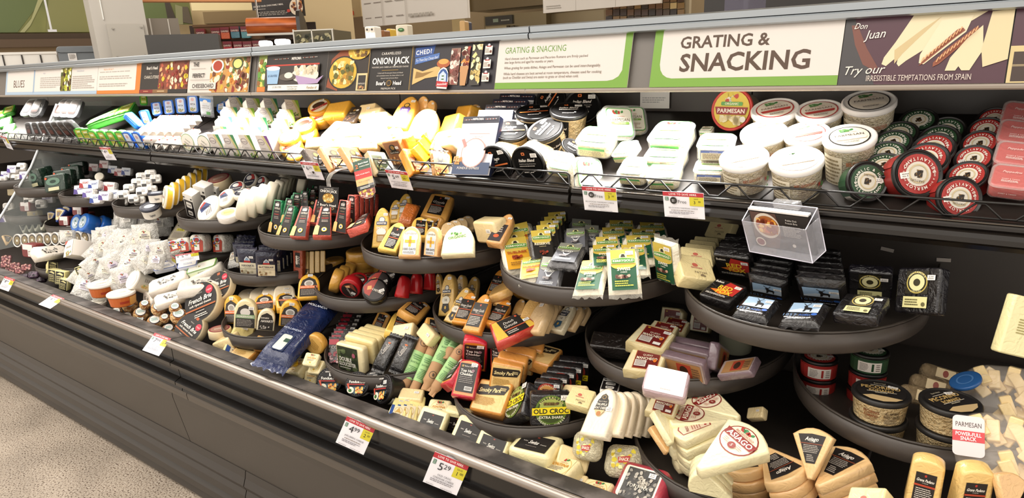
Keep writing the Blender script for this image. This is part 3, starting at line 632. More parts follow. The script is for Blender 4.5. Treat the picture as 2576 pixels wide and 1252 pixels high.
flow('feta_pouch', .095, .13, .04, '#dfe6ee', [('r', 0, .8, 1, 1, '#3a78c2'), ('e', .5, .82, .2, .1, '#f0e2dc'), ('t', 'SHEEP MILK', .5, .55, .06, '#6a5a52', .7), ('t', 'CHEESE CUBES', .5, .42, .06, '#6a5a52', .7), ('r', .55, .0, .9, .2, '#4a8a4a')], fin='#e9eef4')
block('white_carton', .075, .06, .075, '#f3ece4', [('r', 0, 0, 1, 1, '#f3ece4'), ('p', [(0, 1), (.3, 1), (.1, .8), (0, .8)], '#c9574a'), ('t', 'boursin', .5, .6, .16, '#8a8078', .6), ('blob', .3, 0, 1, .35, 10, ['#8aa05a', '#d9c48a', '#c99a5a'], .006)], (0, 0, 1, 1), 'print', bev=.002, name='cheese_carton')
def round_box(nm, col, txt):
    wheel(nm, .095, .05, '#f0ebe2', '#f0ebe2', [('e', .5, .5, .5, .5, col), ('e', .5, .5, .46, .46, '#e9e2d6'), ('t', txt, .5, .6, .09, '#4a5a42', .62), LN(.3, .35, .7, .45, 2), ('blob', .25, .12, .75, .3, 9, ['#8aa05a', '#d9c48a'], .006)], 'print', 'cheese_box')
round_box('boursin_round', '#8fae7a', 'boursin'); round_box('goat_round', '#5f7a5a', 'GARLIC')
def alou(nm, col):
    block(nm, .085, .115, .06, '#f1ece6', [('r', 0, 0, 1, 1, '#d8d0ca'), ('p', [(.52, 1), (.74, 1), (.9, .7), (.98, 0), (.8, 0), (.74, .5)], '#c9c28a'), ('p', [(.72, 1), (1, 1), (1, 0), (.95, 0), (.92, .55)], col), ('ring', .32, .74, .26, .12, '#8a7a80', .88), ('t', 'alouette', .32, .73, .055, '#5a4a55', .4), ('t', 'SPREADABLE', .34, .48, .03, '#8a8078', .4), ('blob', .45, .05, .9, .3, 12, ['#7a9a4a', '#e6dfb0', '#4a7a3a'], .007)], (0, 0, 1, 1), 'print', rrect(.085, .115, .02), .003, name='spread_carton')
alou('alou_green', '#3f8a5c'); alou('alou_lime', '#8ab53a'); alou('alou_purple', '#7a4a90'); alou('alou_olive', '#5a8a3a')
wheel('yellow_wheel', .09, .04, '#e2a52c', '#e2a52c', [('e', .5, .5, .42, .42, '#efe2c0'), ('e', .5, .55, .3, .2, '#4a3020'), ('p', [(.1, .4), (.9, .5), (.9, .36), (.12, .26)], '#b5382e'), ('t', 'GOUDA', .5, .37, .08, '#f5e9d0', .5)], 'wrap', st=(.4, .5))
block('pepper_block', .09, .06, .05, '#e0a93c', None, None, bev=.005); block('pale_block', .09, .06, .045, '#efd9a6', None, None, bev=.006, st=(.7, .6)); block('yellow_slab', .09, .07, .022, '#f0c020', None, None, bev=.003)
def archk(nm, w, h, t, col, lab, box, k=.45, st=(.72, .82), mk='wrap', taper=.05, **kw):
    block(nm, w, h, t, col, lab, box, mk, arch(w, h, k * w / h if k > 1 else k, taper), .006, 'cheese_wedge', st=st, **kw)
archk('aged_gouda', .085, .15, .03, '#e9b04a', [('p', [(.1, 0), (.5, -.12), (.9, 0), (1, .75), (.85, .9), (.15, .9), (0, .75)], '#5a4680'), ('e', .5, 1.02, .28, .2, '#3a3420'), ('e', .5, 1.02, .2, .13, '#c9a44a'), ('t', 'AGED', .5, .62, .13, '#efe6f0', .6, 'b'), ('t', 'GOUDA', .5, .42, .14, '#efe6f0', .75, 'b'), LN(.2, .05, .8, .3, 3, '#b0a0c8')], (.24, .32, .76, .68))
archk('plain_arch', .08, .13, .03, '#e6b870', None, None)
archk('pepper_arch', .08, .11, .035, '#f0dca8', None, None)
BH = lambda c1, c2: [('r', 0, 0, 1, 1, c1), ('e', .5, .74, .22, .16, '#1f1a16'), ('e', .5, .76, .12, .09, '#8a6a30'), ('r', .2, .5, .8, .62, '#1f1a16'), ('t', "Boar's Head", .5, .56, .07, '#e6dccb', .52), ('blob', .05, .05, .95, .4, 14, c2, .008)]
block('brown_slice_pack', .1, .11, .025, '#d9a468', BH('#8a5a3a', ['#d9a468', '#c98a50', '#e6c08a']), (.05, .05, .95, .95), st=(.75, .72)); block('dark_slice_pack', .09, .11, .025, '#3a2c24', BH('#2c2420', ['#4a3a2c', '#5a4030']), (.05, .05, .95, .95), st=(.75, .72))
block('green_slice_pack', .09, .11, .03, '#c9b48a', BH('#36412f', ['#54603f', '#8a8a5a']), (.08, .05, .92, .8), st=(.75, .72)); block('orange_slice_pack', .09, .12, .04, '#e0902c', BH('#8a4a24', ['#e0b07a', '#b05a2a']), (.12, .05, .9, .62), st=(.75, .55))
flow('gold_pack', .075, .12, .03, '#b07a2c', BH('#a5702c', ['#8a5a24', '#7a3a1c', '#c99a4a']), (.1, .02, .9, .9), '#4a3a30', 'foil', st=(.7, .5))
block('fondue_box', .12, .17, .02, '#1d2238', [('r', 0, 0, 1, 1, '#e9e9ee'), ('r', 0, .88, 1, 1, '#1d1f30')] + [('e', .06 + .04 * i, .94, .012, .009, '#e6e0d8' if i % 2 else '#b5604a') for i in range(7)] + [('e', .66 + .04 * i, .94, .012, .009, '#e6e0d8' if i % 2 else '#b5604a') for i in range(8)] + [('t', 'MIFROMA', .46, .94, .035, '#f2eee8', .3, 'b'), ('r', .3, .68, .85, .69, '#c98a80'), ('t', 'ORIGINAL', .56, .63, .03, '#9a8a88', .3), ('r', 0, 0, 1, .2, '#3a4a6a'), ('e', .5, .36, .33, .25, '#d99a90'), ('e', .5, .36, .31, .235, '#f2eadf'), ('p', [(.12, .58), (.2, .6), (.3, .48), (.24, .44)], '#cf8a84'), ('blob', .0, .16, .25, .3, 8, ['#c98a4a', '#e0b070'], .01), ('t', 'FONDUE EXPRESS', .45, .1, .04, '#e9e2d8', .6)], (0, 0, 1, 1), 'print', bev=.001, name='fondue_box', st=None)
def blid(t1, t2, bar=None):
    l = [('e', .5, .5, .5, .5, M('#0d0c0c', 'dull')), ('rr', .36, .8, .48, .9, '#d9733a', .002), ('rr', .39, .83, .45, .87, M('#0d0c0c', 'dull'), .001), ('t', t1, .5, .64, .1, '#e6e0d8', .6, 'ib'), ('t', t2, .5, .52, .035, '#cfc8c0', .6), LN(.3, .2, .7, .26, 1, '#cfc8c0'), ('r', .66, .26, .72, .31, '#e6e0d8')]
    return l + ([('r', .05, .4, .95, .45, '#d9733a')] if bar else [LN(.2, .42, .8, .48, 1, '#b0a89f')])
SB = lambda t1: [('r', .18, 0, .5, 1, M('#0e0d0d', 'dull')), ('t', t1, .34, .65, .12, '#e0dad0', .25, 'i'), LN(.22, .15, .46, .5, 4, '#8a837c')]
tub('black_asiago', .105, .075, '#0e0d0d', '#e6cfa0', blid('Asiago', 'CHEESE', 1), SB('Asiago'), cupk='crumb', st=(.55, .55)); tub('black_blend', .105, .075, '#0e0d0d', '#e6cfa0', blid('Italian Blend', 'Shredded Parmesan, Asiago & Romano cheeses'), SB('Italian Blend'), cupk='crumb', st=(.5, .5))
PL = [('rr', 0, 0, 1, 1, '#5aa05a', .012), ('rr', .03, .03, .97, .97, '#ece8da', .011), ('blob', .25, .78, .75, .92, 10, ['#4a8a4a', '#7aa05a', '#b53a3a'], .006), ('t', 'BELGIOIOSO', .5, .7, .05, '#b05a4a', .5), ('t', 'PARMESAN', .5, .58, .11, '#4a3a2a', .82), ('rr', .15, .42, .85, .5, '#7aa04a', .002), ('t', 'FRESHLY SHAVED', .5, .46, .04, '#efe9da', .6), LN(.15, .08, .85, .32, 5, '#b5988a')]
clam('shaved_parmesan', .11, .11, .05, '#f0dfb4', PL, (.1, .1, .9, .9), side=[('r', 0, .1, 1, .9, '#e9dca0'), ('r', 0, .65, 1, .9, '#5aa05a'), LN(.05, .15, .95, .6, 4)])
clam('blue_label_parmesan', .11, .11, .05, '#f0dfb4', PL, (.1, .1, .9, .9), side=[('r', 0, 0, 1, 1, '#4a5a8a'), ('r', .02, .03, .98, .97, '#eadfc0'), ('r', .02, .74, .98, .97, '#5a6aa0'), ('t', 'BELGIOIOSO', .5, .84, .1, '#e6e6f0', .6), LN(.08, .1, .92, .68, 6, '#6a5a4a')])
TL_ = lambda ring, inner, t1, band: [('e', .5, .5, .5, .5, ring), ('e', .5, .5, .465, .465, '#efe6d6'), ('blob', .3, .72, .7, .88, 9, ['#4a8a4a', '#6a9a5a'], .007), ('t', 'BELGIOIOSO', .5, .68, .05, '#9a6a5a', .5), ('t', t1, .5, .54, .1, inner, .72), ('p', [(.1, .42), (.9, .42), (.86, .3), (.14, .3)], band), LN(.3, .14, .7, .24, 2)]
SL = [('r', .02, .12, .34, .9, '#eadfc6'), LN(.04, .2, .32, .85, 7, '#9a8a6a'), ('t', 'BELGIOIOSO', .55, .75, .09, '#c0623a', .3), LN(.45, .3, .72, .62, 5, '#9a8a7a'), ('blob', .75, .3, .98, .7, 6, ['#b5483a', '#5a8a4a'], .008), ('r', .0, .0, 1, .05, '#b5623a')]
tub('red_parm_tub', .117, .105, '#f1eeea', '#f0e2c0', TL_('#b5403a', '#6a3a2a', 'PARMESAN', '#b5403a'), SL, .84, 'crumb', .014, lab_r=.78); tub('black_parm_tub', .125, .14, '#f1eeea', '#f0e2c0', TL_('#2a2622', '#3a2a20', 'PARMESAN', '#efe6d6') + [('t', 'FRESHLY GRATED', .5, .06, .04, '#e6e0d8', .5)], SL, .84, 'crumb', .014, lab_r=.76)
tub('orange_parm_tub', .117, .105, '#f1eeea', '#f0e2c0', TL_('#d9a06a', '#c98a5a', 'ASIAGO', '#e0b890'), SL, .84, 'crumb', .014, lab_r=.8)
tub('organic_red_tub', .117, .09, '#c8453f', '#f0e2c0', [('e', .5, .5, .5, .5, '#d9c04a'), ('blob', .3, .68, .7, .95, 12, ['#3a7a3a', '#efe9e0', '#b5382e', '#d9c04a'], .01), ('rr', .2, .6, .8, .7, '#5a9a4a', .003), ('t', 'ORGANIC', .5, .65, .06, '#efe9d0', .5, 'b'), ('p', [(.04, .56), (.96, .56), (.9, .36), (.1, .36)], '#8a2424'), ('t', 'PARMESAN', .5, .46, .11, '#f2ede0', .76, 'b'), ('blob', .2, .08, .8, .34, 22, ['#efe6c8', '#e0d0a0'], .01), ('e', .85, .24, .08, .08, '#efe9e0')], None, .85, 'crumb', lab_r=.86)
def cup(nm, col, t1):
    tub(nm, .098, .055, '#161413', col, [('e', .5, .5, .5, .5, col), ('e', .5, .5, .31, .31, '#d8d2c4'), ('blob', .4, .4, .6, .6, 10, ['#3a2c20', '#8a6a3a', '#2a2018'], .006), ('ring', .5, .5, .24, .24, '#c9b890', .86), ('t', 'SARTORI', .5, .68, .06, '#5a4a3a', .34), ('arc', 'BELLAVITANO', .5, .5, .0295, .0062, '#e9e4da', 270, -1), ('arc', t1, .5, .5, .0295, .0062, '#e9e4da', 90), ('arc', 'SPREAD & DIP', .5, .5, .03, .003, '#e9e4da', 180), ('arc', 'SPREAD & DIP', .5, .5, .03, .003, '#e9e4da', 0)],
        [('r', 0, 0, 1, 1, col), ('r', .3, .12, .75, .88, '#e9e0d6'), LN(.34, .2, .5, .8, 6), ('r', .56, .2, .6, .8, col), LN(.64, .2, .72, .8, 4)], .9, 'plastic', .009, lab_r=.80, st=(.5, .15, 20))
cup('green_spread', '#2c4a30', 'GARLIC & HERB'); cup('red_spread', '#a5302c', 'MERLOT')
clam('red_clamshell', .12, .12, .06, '#c8322c', [('t', 'Peppadew', .5, .7, .1, '#f2e6e0', .7, 'i'), ('t', 'SWEET & TANGY', .5, .3, .05, '#f2e6e0', .6), LN(.2, .12, .8, .24, 2, '#f2e6e0')], (.15, .1, .85, .85), '#f0dcd8', 'wrap', side=[('t', 'SWEET & TANGY', .5, .5, .14, '#f2e6e0', .6)], name='pepper_clamshell', cat='food tub')
clam('meat_tray', .12, .16, .04, '#1c1615', [('rr', .1, .1, .9, .9, '#2c211e', .015), ('t', 'ITALIAN', .5, .7, .06, '#a59a94', .5), ('rr', .2, .2, .8, .5, '#5a302a', .01)], (.12, .1, .88, .9), '#9a9c9e', 'plastic', rad=.03, name='meat_tray', cat='meat tray', lidk='clear')

# ================================================================ placed: upper shelf, right to left
us = 'on the upper shelf'
for i, (x, y) in enumerate(((2560, 430), (2572, 372), (2580, 318), (2590, 272))):
    q('red_clamshell', x - 62, y - 26, x + 50, y - 14, x - 78, y + 34, 1.42 + .06 * i, '%s clear clamshell of red peppers from the bottom of the stack at the right edge' % ORD[i])
for i, (x, y) in enumerate(((2415, 497), (2432, 440), (2449, 398), (2464, 360), (2480, 326), (2500, 300))):
    c('red_spread', x, y, 118 - 4 * i, .93 if i == 0 else .62, 12 if i else 0, 1.40 + .045 * i, '%s black lidded red spread cup from the front in the right hand column' % ORD[i], 190, 'red and green spread cups', hint=(0, -.85, .5) if i == 0 else (0, -.65, .75))
for i, (x, y) in enumerate(((2310, 437), (2330, 398), (2348, 372), (2362, 350), (2380, 328))):
    c('red_spread' if i < 3 else 'green_spread', x, y, 128 - 5 * i, .97 if i == 0 else .66, 10, 1.41 + .045 * i, ('large facing red and black merlot cheese spread cup leaning at the front' if i == 0 else '%s %s spread cup in the middle column behind the merlot cup' % (ORD[i - 1], 'red' if i < 3 else 'green')), 200, 'red and green spread cups', hint=(0, -.85, .5) if i == 0 else (0, -.65, .75))
for i, (x, y) in enumerate(((2183, 456), (2222, 414), (2232, 384), (2246, 356), (2262, 334), (2310, 302))):
    c('green_spread', x, y, 106 if i == 0 else 104, .97 if i == 0 else .58, 8, 1.40 + .04 * i, ('facing green garlic and herb spread cup leaning behind the wire fence' if i == 0 else '%s green spread cup behind the facing green one beside the white tubs' % ORD[i - 1]), 20 if i == 0 else 170, 'red and green spread cups', hint=(0, -.85, .5) if i == 0 else (0, -.65, .75))
for kn, x, y, d, Y, l in (('black_parm_tub', 2186, 254, 142, 1.58, 'tall white lidded parmesan tub with a black ring, the rear one under the canopy'), ('black_parm_tub', 2137, 342, 141, 1.46, 'tall white lidded parmesan tub with a black ring, nearer the fence'),
                          ('red_parm_tub', 2060, 276, 125, 1.57, 'red ringed white lidded cheese tub in the rear row, right one'), ('red_parm_tub', 1949, 273, 124, 1.57, 'red ringed white lidded cheese tub in the rear row, left one'),
                          ('red_parm_tub', 2030, 333, 122, 1.50, 'white lidded cheese tub mostly hidden in the middle row'), ('orange_parm_tub', 1921, 331, 122, 1.50, 'white lidded cheese tub with an orange ring in the middle row'),
                          ('orange_parm_tub', 2003, 400, 142, 1.40, 'front white lidded parmesan tub with an orange ring, right of the pair'), ('orange_parm_tub', 1871, 394, 127, 1.41, 'front white lidded parmesan tub with an orange ring, left of the pair')):
    u(kn, x, y, d, Y, l, -12, 'white lidded parmesan tubs', SLN)
c('organic_red_tub', 1840, 275, 112, .9, 62, 1.60, 'red rimmed organic parmesan tub standing on edge at the back', 66, hint=(-.3, -.9, .3))
C1 = 'clear shaved parmesan clamshells'
for kn, a, Y, l in (('shaved_parmesan', (1513, 262, 1594, 264, 1524, 350), 1.54, 'shaved parmesan clamshell standing upright at the back with its label facing out'), ('shaved_parmesan', (1545, 262, 1625, 262, 1555, 335), 1.62, 'clear clamshell end behind the upright shaved parmesan'),
                    ('shaved_parmesan', (1470, 310, 1563, 319, 1440, 356), 1.47, 'tilted shaved parmesan clamshell lying against the black tubs'), ('shaved_parmesan', (1560, 352, 1610, 348, 1530, 392), 1.47, 'shaved parmesan clamshell lying low behind the front one'),
                    ('shaved_parmesan', (1441, 392, 1516, 394, 1452, 478), 1.40, 'front shaved parmesan clamshell facing out behind the fence'), ('shaved_parmesan', (1655, 297, 1757, 300, 1618, 352), 1.5, 'big pale parmesan clamshell lying topmost in the glare'),
                    ('shaved_parmesan', (1572, 388, 1645, 392, 1543, 440), 1.41, 'parmesan clamshell lying just behind the fence, left of two'), ('shaved_parmesan', (1636, 396, 1722, 396, 1618, 452), 1.41, 'parmesan clamshell lying just behind the fence, right of two'),
                    ('blue_label_parmesan', (1762, 330, 1858, 332, 1748, 368), 1.46, 'parmesan clamshell with a blue side label, on top of its pair'), ('blue_label_parmesan', (1752, 394, 1838, 396, 1740, 430), 1.43, 'parmesan clamshell with a blue side label, under its pair'), ('shaved_parmesan', (1765, 316, 1800, 316, 1755, 330), 1.6, 'green edged parmesan clamshell far back beside the red tub'),
                    ('shaved_parmesan', (1640, 352, 1740, 356, 1612, 396), 1.46, 'parmesan clamshell buried under the topmost pale one')):
    q(kn, *a, Y, l, C1)
q('shaved_parmesan', 1385, 372, 1450, 384, 1372, 424, 1.40, 'overturned clear clamshell of white shreds beside the black cups')
for kn, x, y, d, ra, an, Y, l, tx in (('black_blend', 1464, 266, 97, .9, 20, 1.62, 'black italian blend cup standing on edge at the very back', 20), ('black_asiago', 1385, 250, 82, .85, 40, 1.62, 'black asiago cup standing on edge at the back beside the fondue boxes', -20), ('black_blend', 1431, 276, 98, .4, 0, 1.53, 'black lidded italian blend cup in the rear row, right', 0),
                                  ('black_asiago', 1343, 280, 94, .4, 4, 1.54, 'black lidded asiago cup with an orange line in the rear row', 0), ('black_asiago', 1284, 326, 94, .57, 2, 1.46, 'black lidded asiago cup with an orange line in the middle row', 0), ('black_blend', 1370, 325, 97, .56, 22, 1.46, 'black lidded italian blend cup turned sideways in the middle row', -38),
                                  ('black_blend', 1441, 368, 60, .6, -30, 1.46, 'small black lidded cup half buried beside the tilted clamshell', 0), ('black_asiago', 1248, 410, 95, .74, -52, 1.39, 'black asiago cup on its side facing out behind the fence', -70), ('black_blend', 1328, 413, 98, .74, -48, 1.39, 'black italian blend cup on its side facing out behind the fence', -58)):
    c(kn, x, y, d, ra, an, Y, l, tx, 'black lidded cheese cups', hint=(-.2, -.8, .5))
q('fondue_box', 1166, 292, 1258, 292, 1138, 440, 1.39, 'front fondue box with a picture of a red rimmed pot')
for i in range(4): q('fondue_box', 1204 + 18 * i, 276 - 14 * i, 1292 + 18 * i, 277 - 13 * i, 1180 + 18 * i, 400 - 14 * i, 1.46 + .045 * i, '%s navy fondue box behind the front one, only its dotted strip showing' % ORD[i], 'navy fondue boxes')
# cheeses in the glare
for kn, a, Y, l in (('aged_gouda', (1012, 238, 1062, 242, 972, 318), 1.52, 'tall arched gouda wedge with a purple label at the back'), ('plain_arch', (1052, 238, 1082, 244, 1040, 292), 1.58, 'plain arched wedge just right of the purple labelled gouda'), ('plain_arch', (1075, 250, 1098, 252, 1062, 300), 1.58, 'second plain arched wedge right of the purple labelled gouda'),
                    ('pepper_arch', (1048, 268, 1112, 272, 1018, 345), 1.49, 'pale pepper flecked cheese block in the glare'), ('pepper_block', (1118, 290, 1155, 282, 1100, 340), 1.52, 'orange cheddar chunk in loose clear wrap behind the glare'), ('pepper_block', (1150, 265, 1185, 262, 1135, 318), 1.58, 'orange cheddar chunk near the back wall left of the fondue boxes'), ('plain_arch', (1180, 260, 1215, 262, 1172, 300), 1.6, 'pale yellow round wedge beside the fondue boxes'),
                    ('pale_block', (1098, 330, 1160, 318, 1075, 375), 1.47, 'pale labelled cheese block left of the front fondue box'), ('gold_pack', (1090, 350, 1140, 352, 1085, 410), 1.44, 'gold and black foil cheese pack, rear of the pair'), ('gold_pack', (1083, 376, 1126, 380, 1092, 442), 1.39, 'gold and black foil cheese pack, front of the pair'),
                    ('orange_slice_pack', (1012, 372, 1060, 376, 1040, 430), 1.39, 'orange sliced cheese pack with a brown label behind the fence'), ('brown_slice_pack', (958, 358, 1000, 352, 990, 420), 1.40, 'tan and brown labelled cheese slice pack behind the fence'), ('orange_slice_pack', (984, 345, 1018, 350, 1014, 422), 1.42, 'speckled slice pack between two brown labelled packs'),
                    ('green_slice_pack', (924, 378, 968, 382, 950, 434), 1.39, 'cheese pack with a dark green label behind the fence'), ('brown_slice_pack', (856, 366, 900, 372, 892, 424), 1.39, 'brown cheese slice pack second from the dark one'), ('brown_slice_pack', (803, 368, 858, 372, 836, 424), 1.39, 'brown cheese slice pack next to the dark one'), ('dark_slice_pack', (762, 372, 806, 378, 796, 426), 1.38, 'dark brown cheese pack standing by the orange wheels'),
                    ('pepper_block', (828, 258, 882, 250, 808, 296), 1.56, 'yellow pepper cheese block near the back wall'), ('dark_slice_pack', (885, 268, 915, 266, 858, 308), 1.55, 'dark labelled cheese pack leaning at the back'), ('pale_block', (845, 300, 880, 305, 800, 345), 1.48, 'pale cheese wedge with a pink label in the glare')):
    q(kn, *a, Y, l)
row('yellow_slab', (1040, 372, 1062, 352, 1070, 408), (1078, 318, 1098, 306, 1104, 345), 1.42, 1.52, 4, '{o} bright yellow cheddar slab in the row by the gold packs', 'bright yellow cheddar slabs')
row('pale_block', (905, 262, 945, 256, 890, 300), (960, 300, 1000, 300, 940, 345), 1.56, 1.48, 5, '{o} pale cheese block from the back left of the glare pile', 'pale blocks in the glare')
row('pale_block', (770, 346, 815, 342, 765, 372), (905, 345, 950, 342, 900, 376), 1.43, 1.43, 4, '{o} pale block from the left above the brown slice packs', 'pale blocks in the glare')
row('pale_block', (880, 310, 925, 306, 862, 345), (1000, 330, 1050, 326, 985, 370), 1.47, 1.45, 4, '{o} blown out pale block in the middle of the shelf', 'pale blocks in the glare')
for i, (x, y, d, Y) in enumerate(((802, 266, 62, 1.6), (764, 312, 62, 1.52), (726, 342, 60, 1.43))):
    c('yellow_wheel', x, y, d, .58, 22, Y, '%s round orange cheese wheel with a red label from the back' % ORD[i], 0, 'orange cheese wheels'); c('yellow_wheel', x + 4, y + 22, d, .58, 22, Y - .01, '%s orange cheese wheel from the back in the layer underneath' % ORD[i], 0, 'orange cheese wheels')
c('yellow_wheel', 742, 385, 52, .6, 20, 1.40, 'lowest orange cheese wheel behind the fence')
# spread cartons
for j, (kn, x, y) in enumerate((('alou_purple', 641, 340), ('alou_olive', 598, 338), ('alou_green', 556, 337), ('alou_green', 519, 336))):
    q(kn, x, y, x + 30, y + 2, x + 26, y + 62, 1.385, '%s spread carton from the right in the front row behind the fence' % ORD[j], 'white spread cartons')
for r_ in range(4):
    for j, (kn, x, y) in enumerate((('alou_lime', 668, 322), ('alou_green', 622, 318), ('alou_lime', 578, 318), ('alou_green', 535, 316))):
        xx = x + 13 * r_ + (8 if j == 0 else 0); yy = y - 24 * r_
        if yy < 236: yy = 240
        q(kn, xx, yy, xx + 34, yy + 2, xx + 10, yy + 44, 1.43 + .05 * r_, '%s spread carton from the right in row %s behind the front row' % (ORD[j], ['one', 'two', 'three', 'four'][r_]), 'white spread cartons')
c('goat_round', 513, 362, 52, .62, -62, 1.385, 'round white garlic cheese box standing on edge beside the cartons', -35, hint=(-.3, -.9, .2)); c('boursin_round', 472, 357, 50, .66, -62, 1.385, 'round green rimmed cheese box standing on edge, left of two', -35, hint=(-.3, -.9, .2))
for r_ in range(4):
    for lv in range(2):
        for j in range(5):
            x, y = 358 + 20 * j + 15 * r_, 350 - 34 * lv - 9 * r_
            q('white_carton', x, y, x + 20, y + 1, x + 6, y + 15, 1.39 + .045 * r_, '%s white carton from the left, %s layer, %s row' % (ORD[j], ('lower', 'upper')[lv], ['front', 'second', 'third', 'rear'][r_]), 'white cheese cartons')
# feta
row('blue_feta', (303, 332, 323, 333, 331, 382), (327, 332, 347, 334, 356, 384), 1.385, 1.385, 2, '{o} blue feta pack from the left standing behind the fence', 'blue feta packs')
row('blue_feta', (312, 284, 332, 280, 350, 320), (347, 279, 370, 276, 360, 314), 1.47, 1.47, 2, '{o} blue feta pack from the left leaning in the middle row', 'blue feta packs')
row('blue_feta', (378, 258, 404, 255, 384, 290), (470, 240, 496, 240, 474, 284), 1.56, 1.6, 4, '{o} blue feta pack from the left in the rear row', 'blue feta packs')
q('feta_pouch', 498, 242, 532, 246, 502, 290, 1.57, 'white and blue pouch of cheese cubes standing in the rear row')
row('blue_feta', (545, 262, 566, 256, 545, 280), (580, 242, 600, 241, 582, 262), 1.57, 1.64, 4, '{o} dark blue rimmed pack edge behind the cube pouch', 'blue feta packs')
row('green_feta', (216, 328, 236, 330, 244, 378), (284, 330, 305, 332, 314, 382), 1.385, 1.385, 4, '{o} green feta pack from the left standing behind the fence', 'green feta packs')
row('green_feta', (182, 325, 206, 322, 200, 360), (198, 326, 222, 324, 218, 362), 1.40, 1.40, 2, '{o} pale green lidded feta pack left of the standing row', 'green feta packs')
row('green_feta', (226, 302, 272, 282, 214, 316), (300, 268, 345, 254, 284, 292), 1.46, 1.56, 6, '{o} green feta pack from the left in the fallen middle row', 'green feta packs')
q('green_feta', 350, 240, 370, 240, 352, 262, 1.62, 'yellow green feta pack standing against the back wall')
row('meat_tray', (58, 308, 74, 306, 68, 345), (150, 308, 172, 306, 192, 352), 1.40, 1.39, 7, '{o} clear lidded dark meat tray from the left in the front row', 'clear lidded meat trays')
row('meat_tray', (70, 246, 96, 246, 44, 290), (88, 244, 116, 244, 66, 292), 1.5, 1.5, 2, '{o} leaning clear lidded tray behind the divider in the upper row', 'clear lidded meat trays')
row('meat_tray', (152, 246, 178, 246, 126, 292), (180, 246, 208, 248, 160, 294), 1.49, 1.5, 3, '{o} leaning clear lidded tray right of the divider in the upper row', 'clear lidded meat trays')
row('green_feta', (0, 300, 30, 290, -6, 322), (20, 330, 48, 326, 14, 348), 1.5, 1.42, 3, '{o} green pack from the top at the far left behind the divider', 'green feta packs')
row('green_feta', (-10, 280, 20, 272, -16, 300), (10, 270, 40, 262, 4, 288), 1.56, 1.6, 2, '{o} bright green pack at the back in the far left corner', 'green feta packs')

# ================================================================ kinds: trays
KG_ = lambda body, t1, t1c, top='#c9b04a': [('r', 0, 0, 1, 1, body), ('r', 0, .62, 1, 1, top), ('e', .5, .62, .5, .12, top), ('e', .5, .83, .16, .07, '#e9dfa0'), ('p', [(.4, .8), (.6, .8), (.55, .88), (.45, .88)], '#2a2a24'), ('p', [(.02, .64), (.98, .64), (.98, .76), (.5, .8), (.02, .76)], '#e6dcae'), ('p', [(.04, .65), (.96, .65), (.96, .75), (.5, .785), (.04, .75)], '#4f8a2c'), ('t', 'KERRYGOLD', .5, .71, .055, '#f4f1e0', .84, 'b')]
bx = (.12, .03, .88, .97)
flow('swiss_bar', .072, .108, .03, '#efe8d4', KG_('#1f5238', '', '') + [('t', 'SWISS', .5, .5, .075, '#f0ece0', .66, 'b'), ('t', 'CHEESE', .5, .42, .03, '#f0ece0', .3), ('blob', .15, .26, .85, .36, 12, ['#c9a08a', '#8a6a5a', '#5a3a30'], .006), LN(.12, .06, .88, .22, 3, '#c9c04a')], bx, st=(.7, .88))
flow('dubliner_bar', .072, .108, .03, '#efe8d4', KG_('#d9a02c', '', '') + [('t', 'DUBLINER', .5, .5, .075, '#a5401c', .82, 'b'), ('blob', .25, .28, .75, .4, 9, ['#a5401c', '#8a3018'], .006), LN(.15, .08, .85, .2, 2, '#8a5a1c')], bx, st=(.55, .68))
flow('reserve_bar', .072, .108, .03, '#3a3632', KG_('#1f1c1a', '', '') + [('t', 'RESERVE', .5, .48, .085, '#e6dcc0', .8, 'b'), ('t', 'CHEDDAR', .5, .38, .035, '#c9b88a', .36), ('blob', .3, .08, .8, .24, 8, ['#a5402c', '#6a2a1c'], .006)], bx, fin='#4a4642', st=(.78, .88))
flow('aged_bar', .072, .108, .03, '#5b5a5c', KG_('#6b6c72', '', '', '#8a8a80') + [('t', 'AGED', .5, .5, .08, '#eceae6', .5, 'b'), ('p', [(.3, .48), (.42, .3), (.58, .3), (.7, .46), (.55, .36), (.45, .36)], '#dcdcda'), ('blob', .25, .2, .75, .3, 8, ['#3a3434', '#8a8484'], .006), LN(.15, .04, .85, .14, 2, '#c9c9c9')], bx, fin='#5a5856')
def cast(nm, col, txt):
    """pointed packet: triangular window pack standing on its broad end"""
    w, h, t = .062, .125, .03
    ol = [(-w / 2, -h / 2), (w / 2, -h / 2), (w * .27, h / 2), (-w * .27, h / 2)]
    block(nm, w, h, t, col, [('p', [(.16, .02), (.98, .02), (.76, .98), (.34, .98)], '#221d1c'), ('e', .58, .88, .13, .06, '#8a8078'), ('t', 'CASTELLO', .57, .76, .05, '#e9e0d0', .42, 'b'), ('t', txt, .57, .66, .03, '#c9b08a', .36), ('t', 'HAVARTI', .57, .58, .04, '#d9574a', .36), LN(.4, .44, .78, .53, 2, '#a59a90'), ('e', .6, .2, .15, .075, '#d9b02c'), ('e', .6, .2, .11, .055, '#efe6c8'), ('e', .6, .2, .06, .03, '#3a4a7a'), ('p', [(.03, .02), (.3, .02), (.34, .3), (.2, .34), (.1, .3)], '#e9c27a')], (0, 0, 1, 1), 'foil', ol, .004, 'cheese_packet', st=(.55, .86))
cast('red_packet', '#d05a4c', 'CREAMY'); cast('green_packet', '#1f7a4a', 'CREAMY')
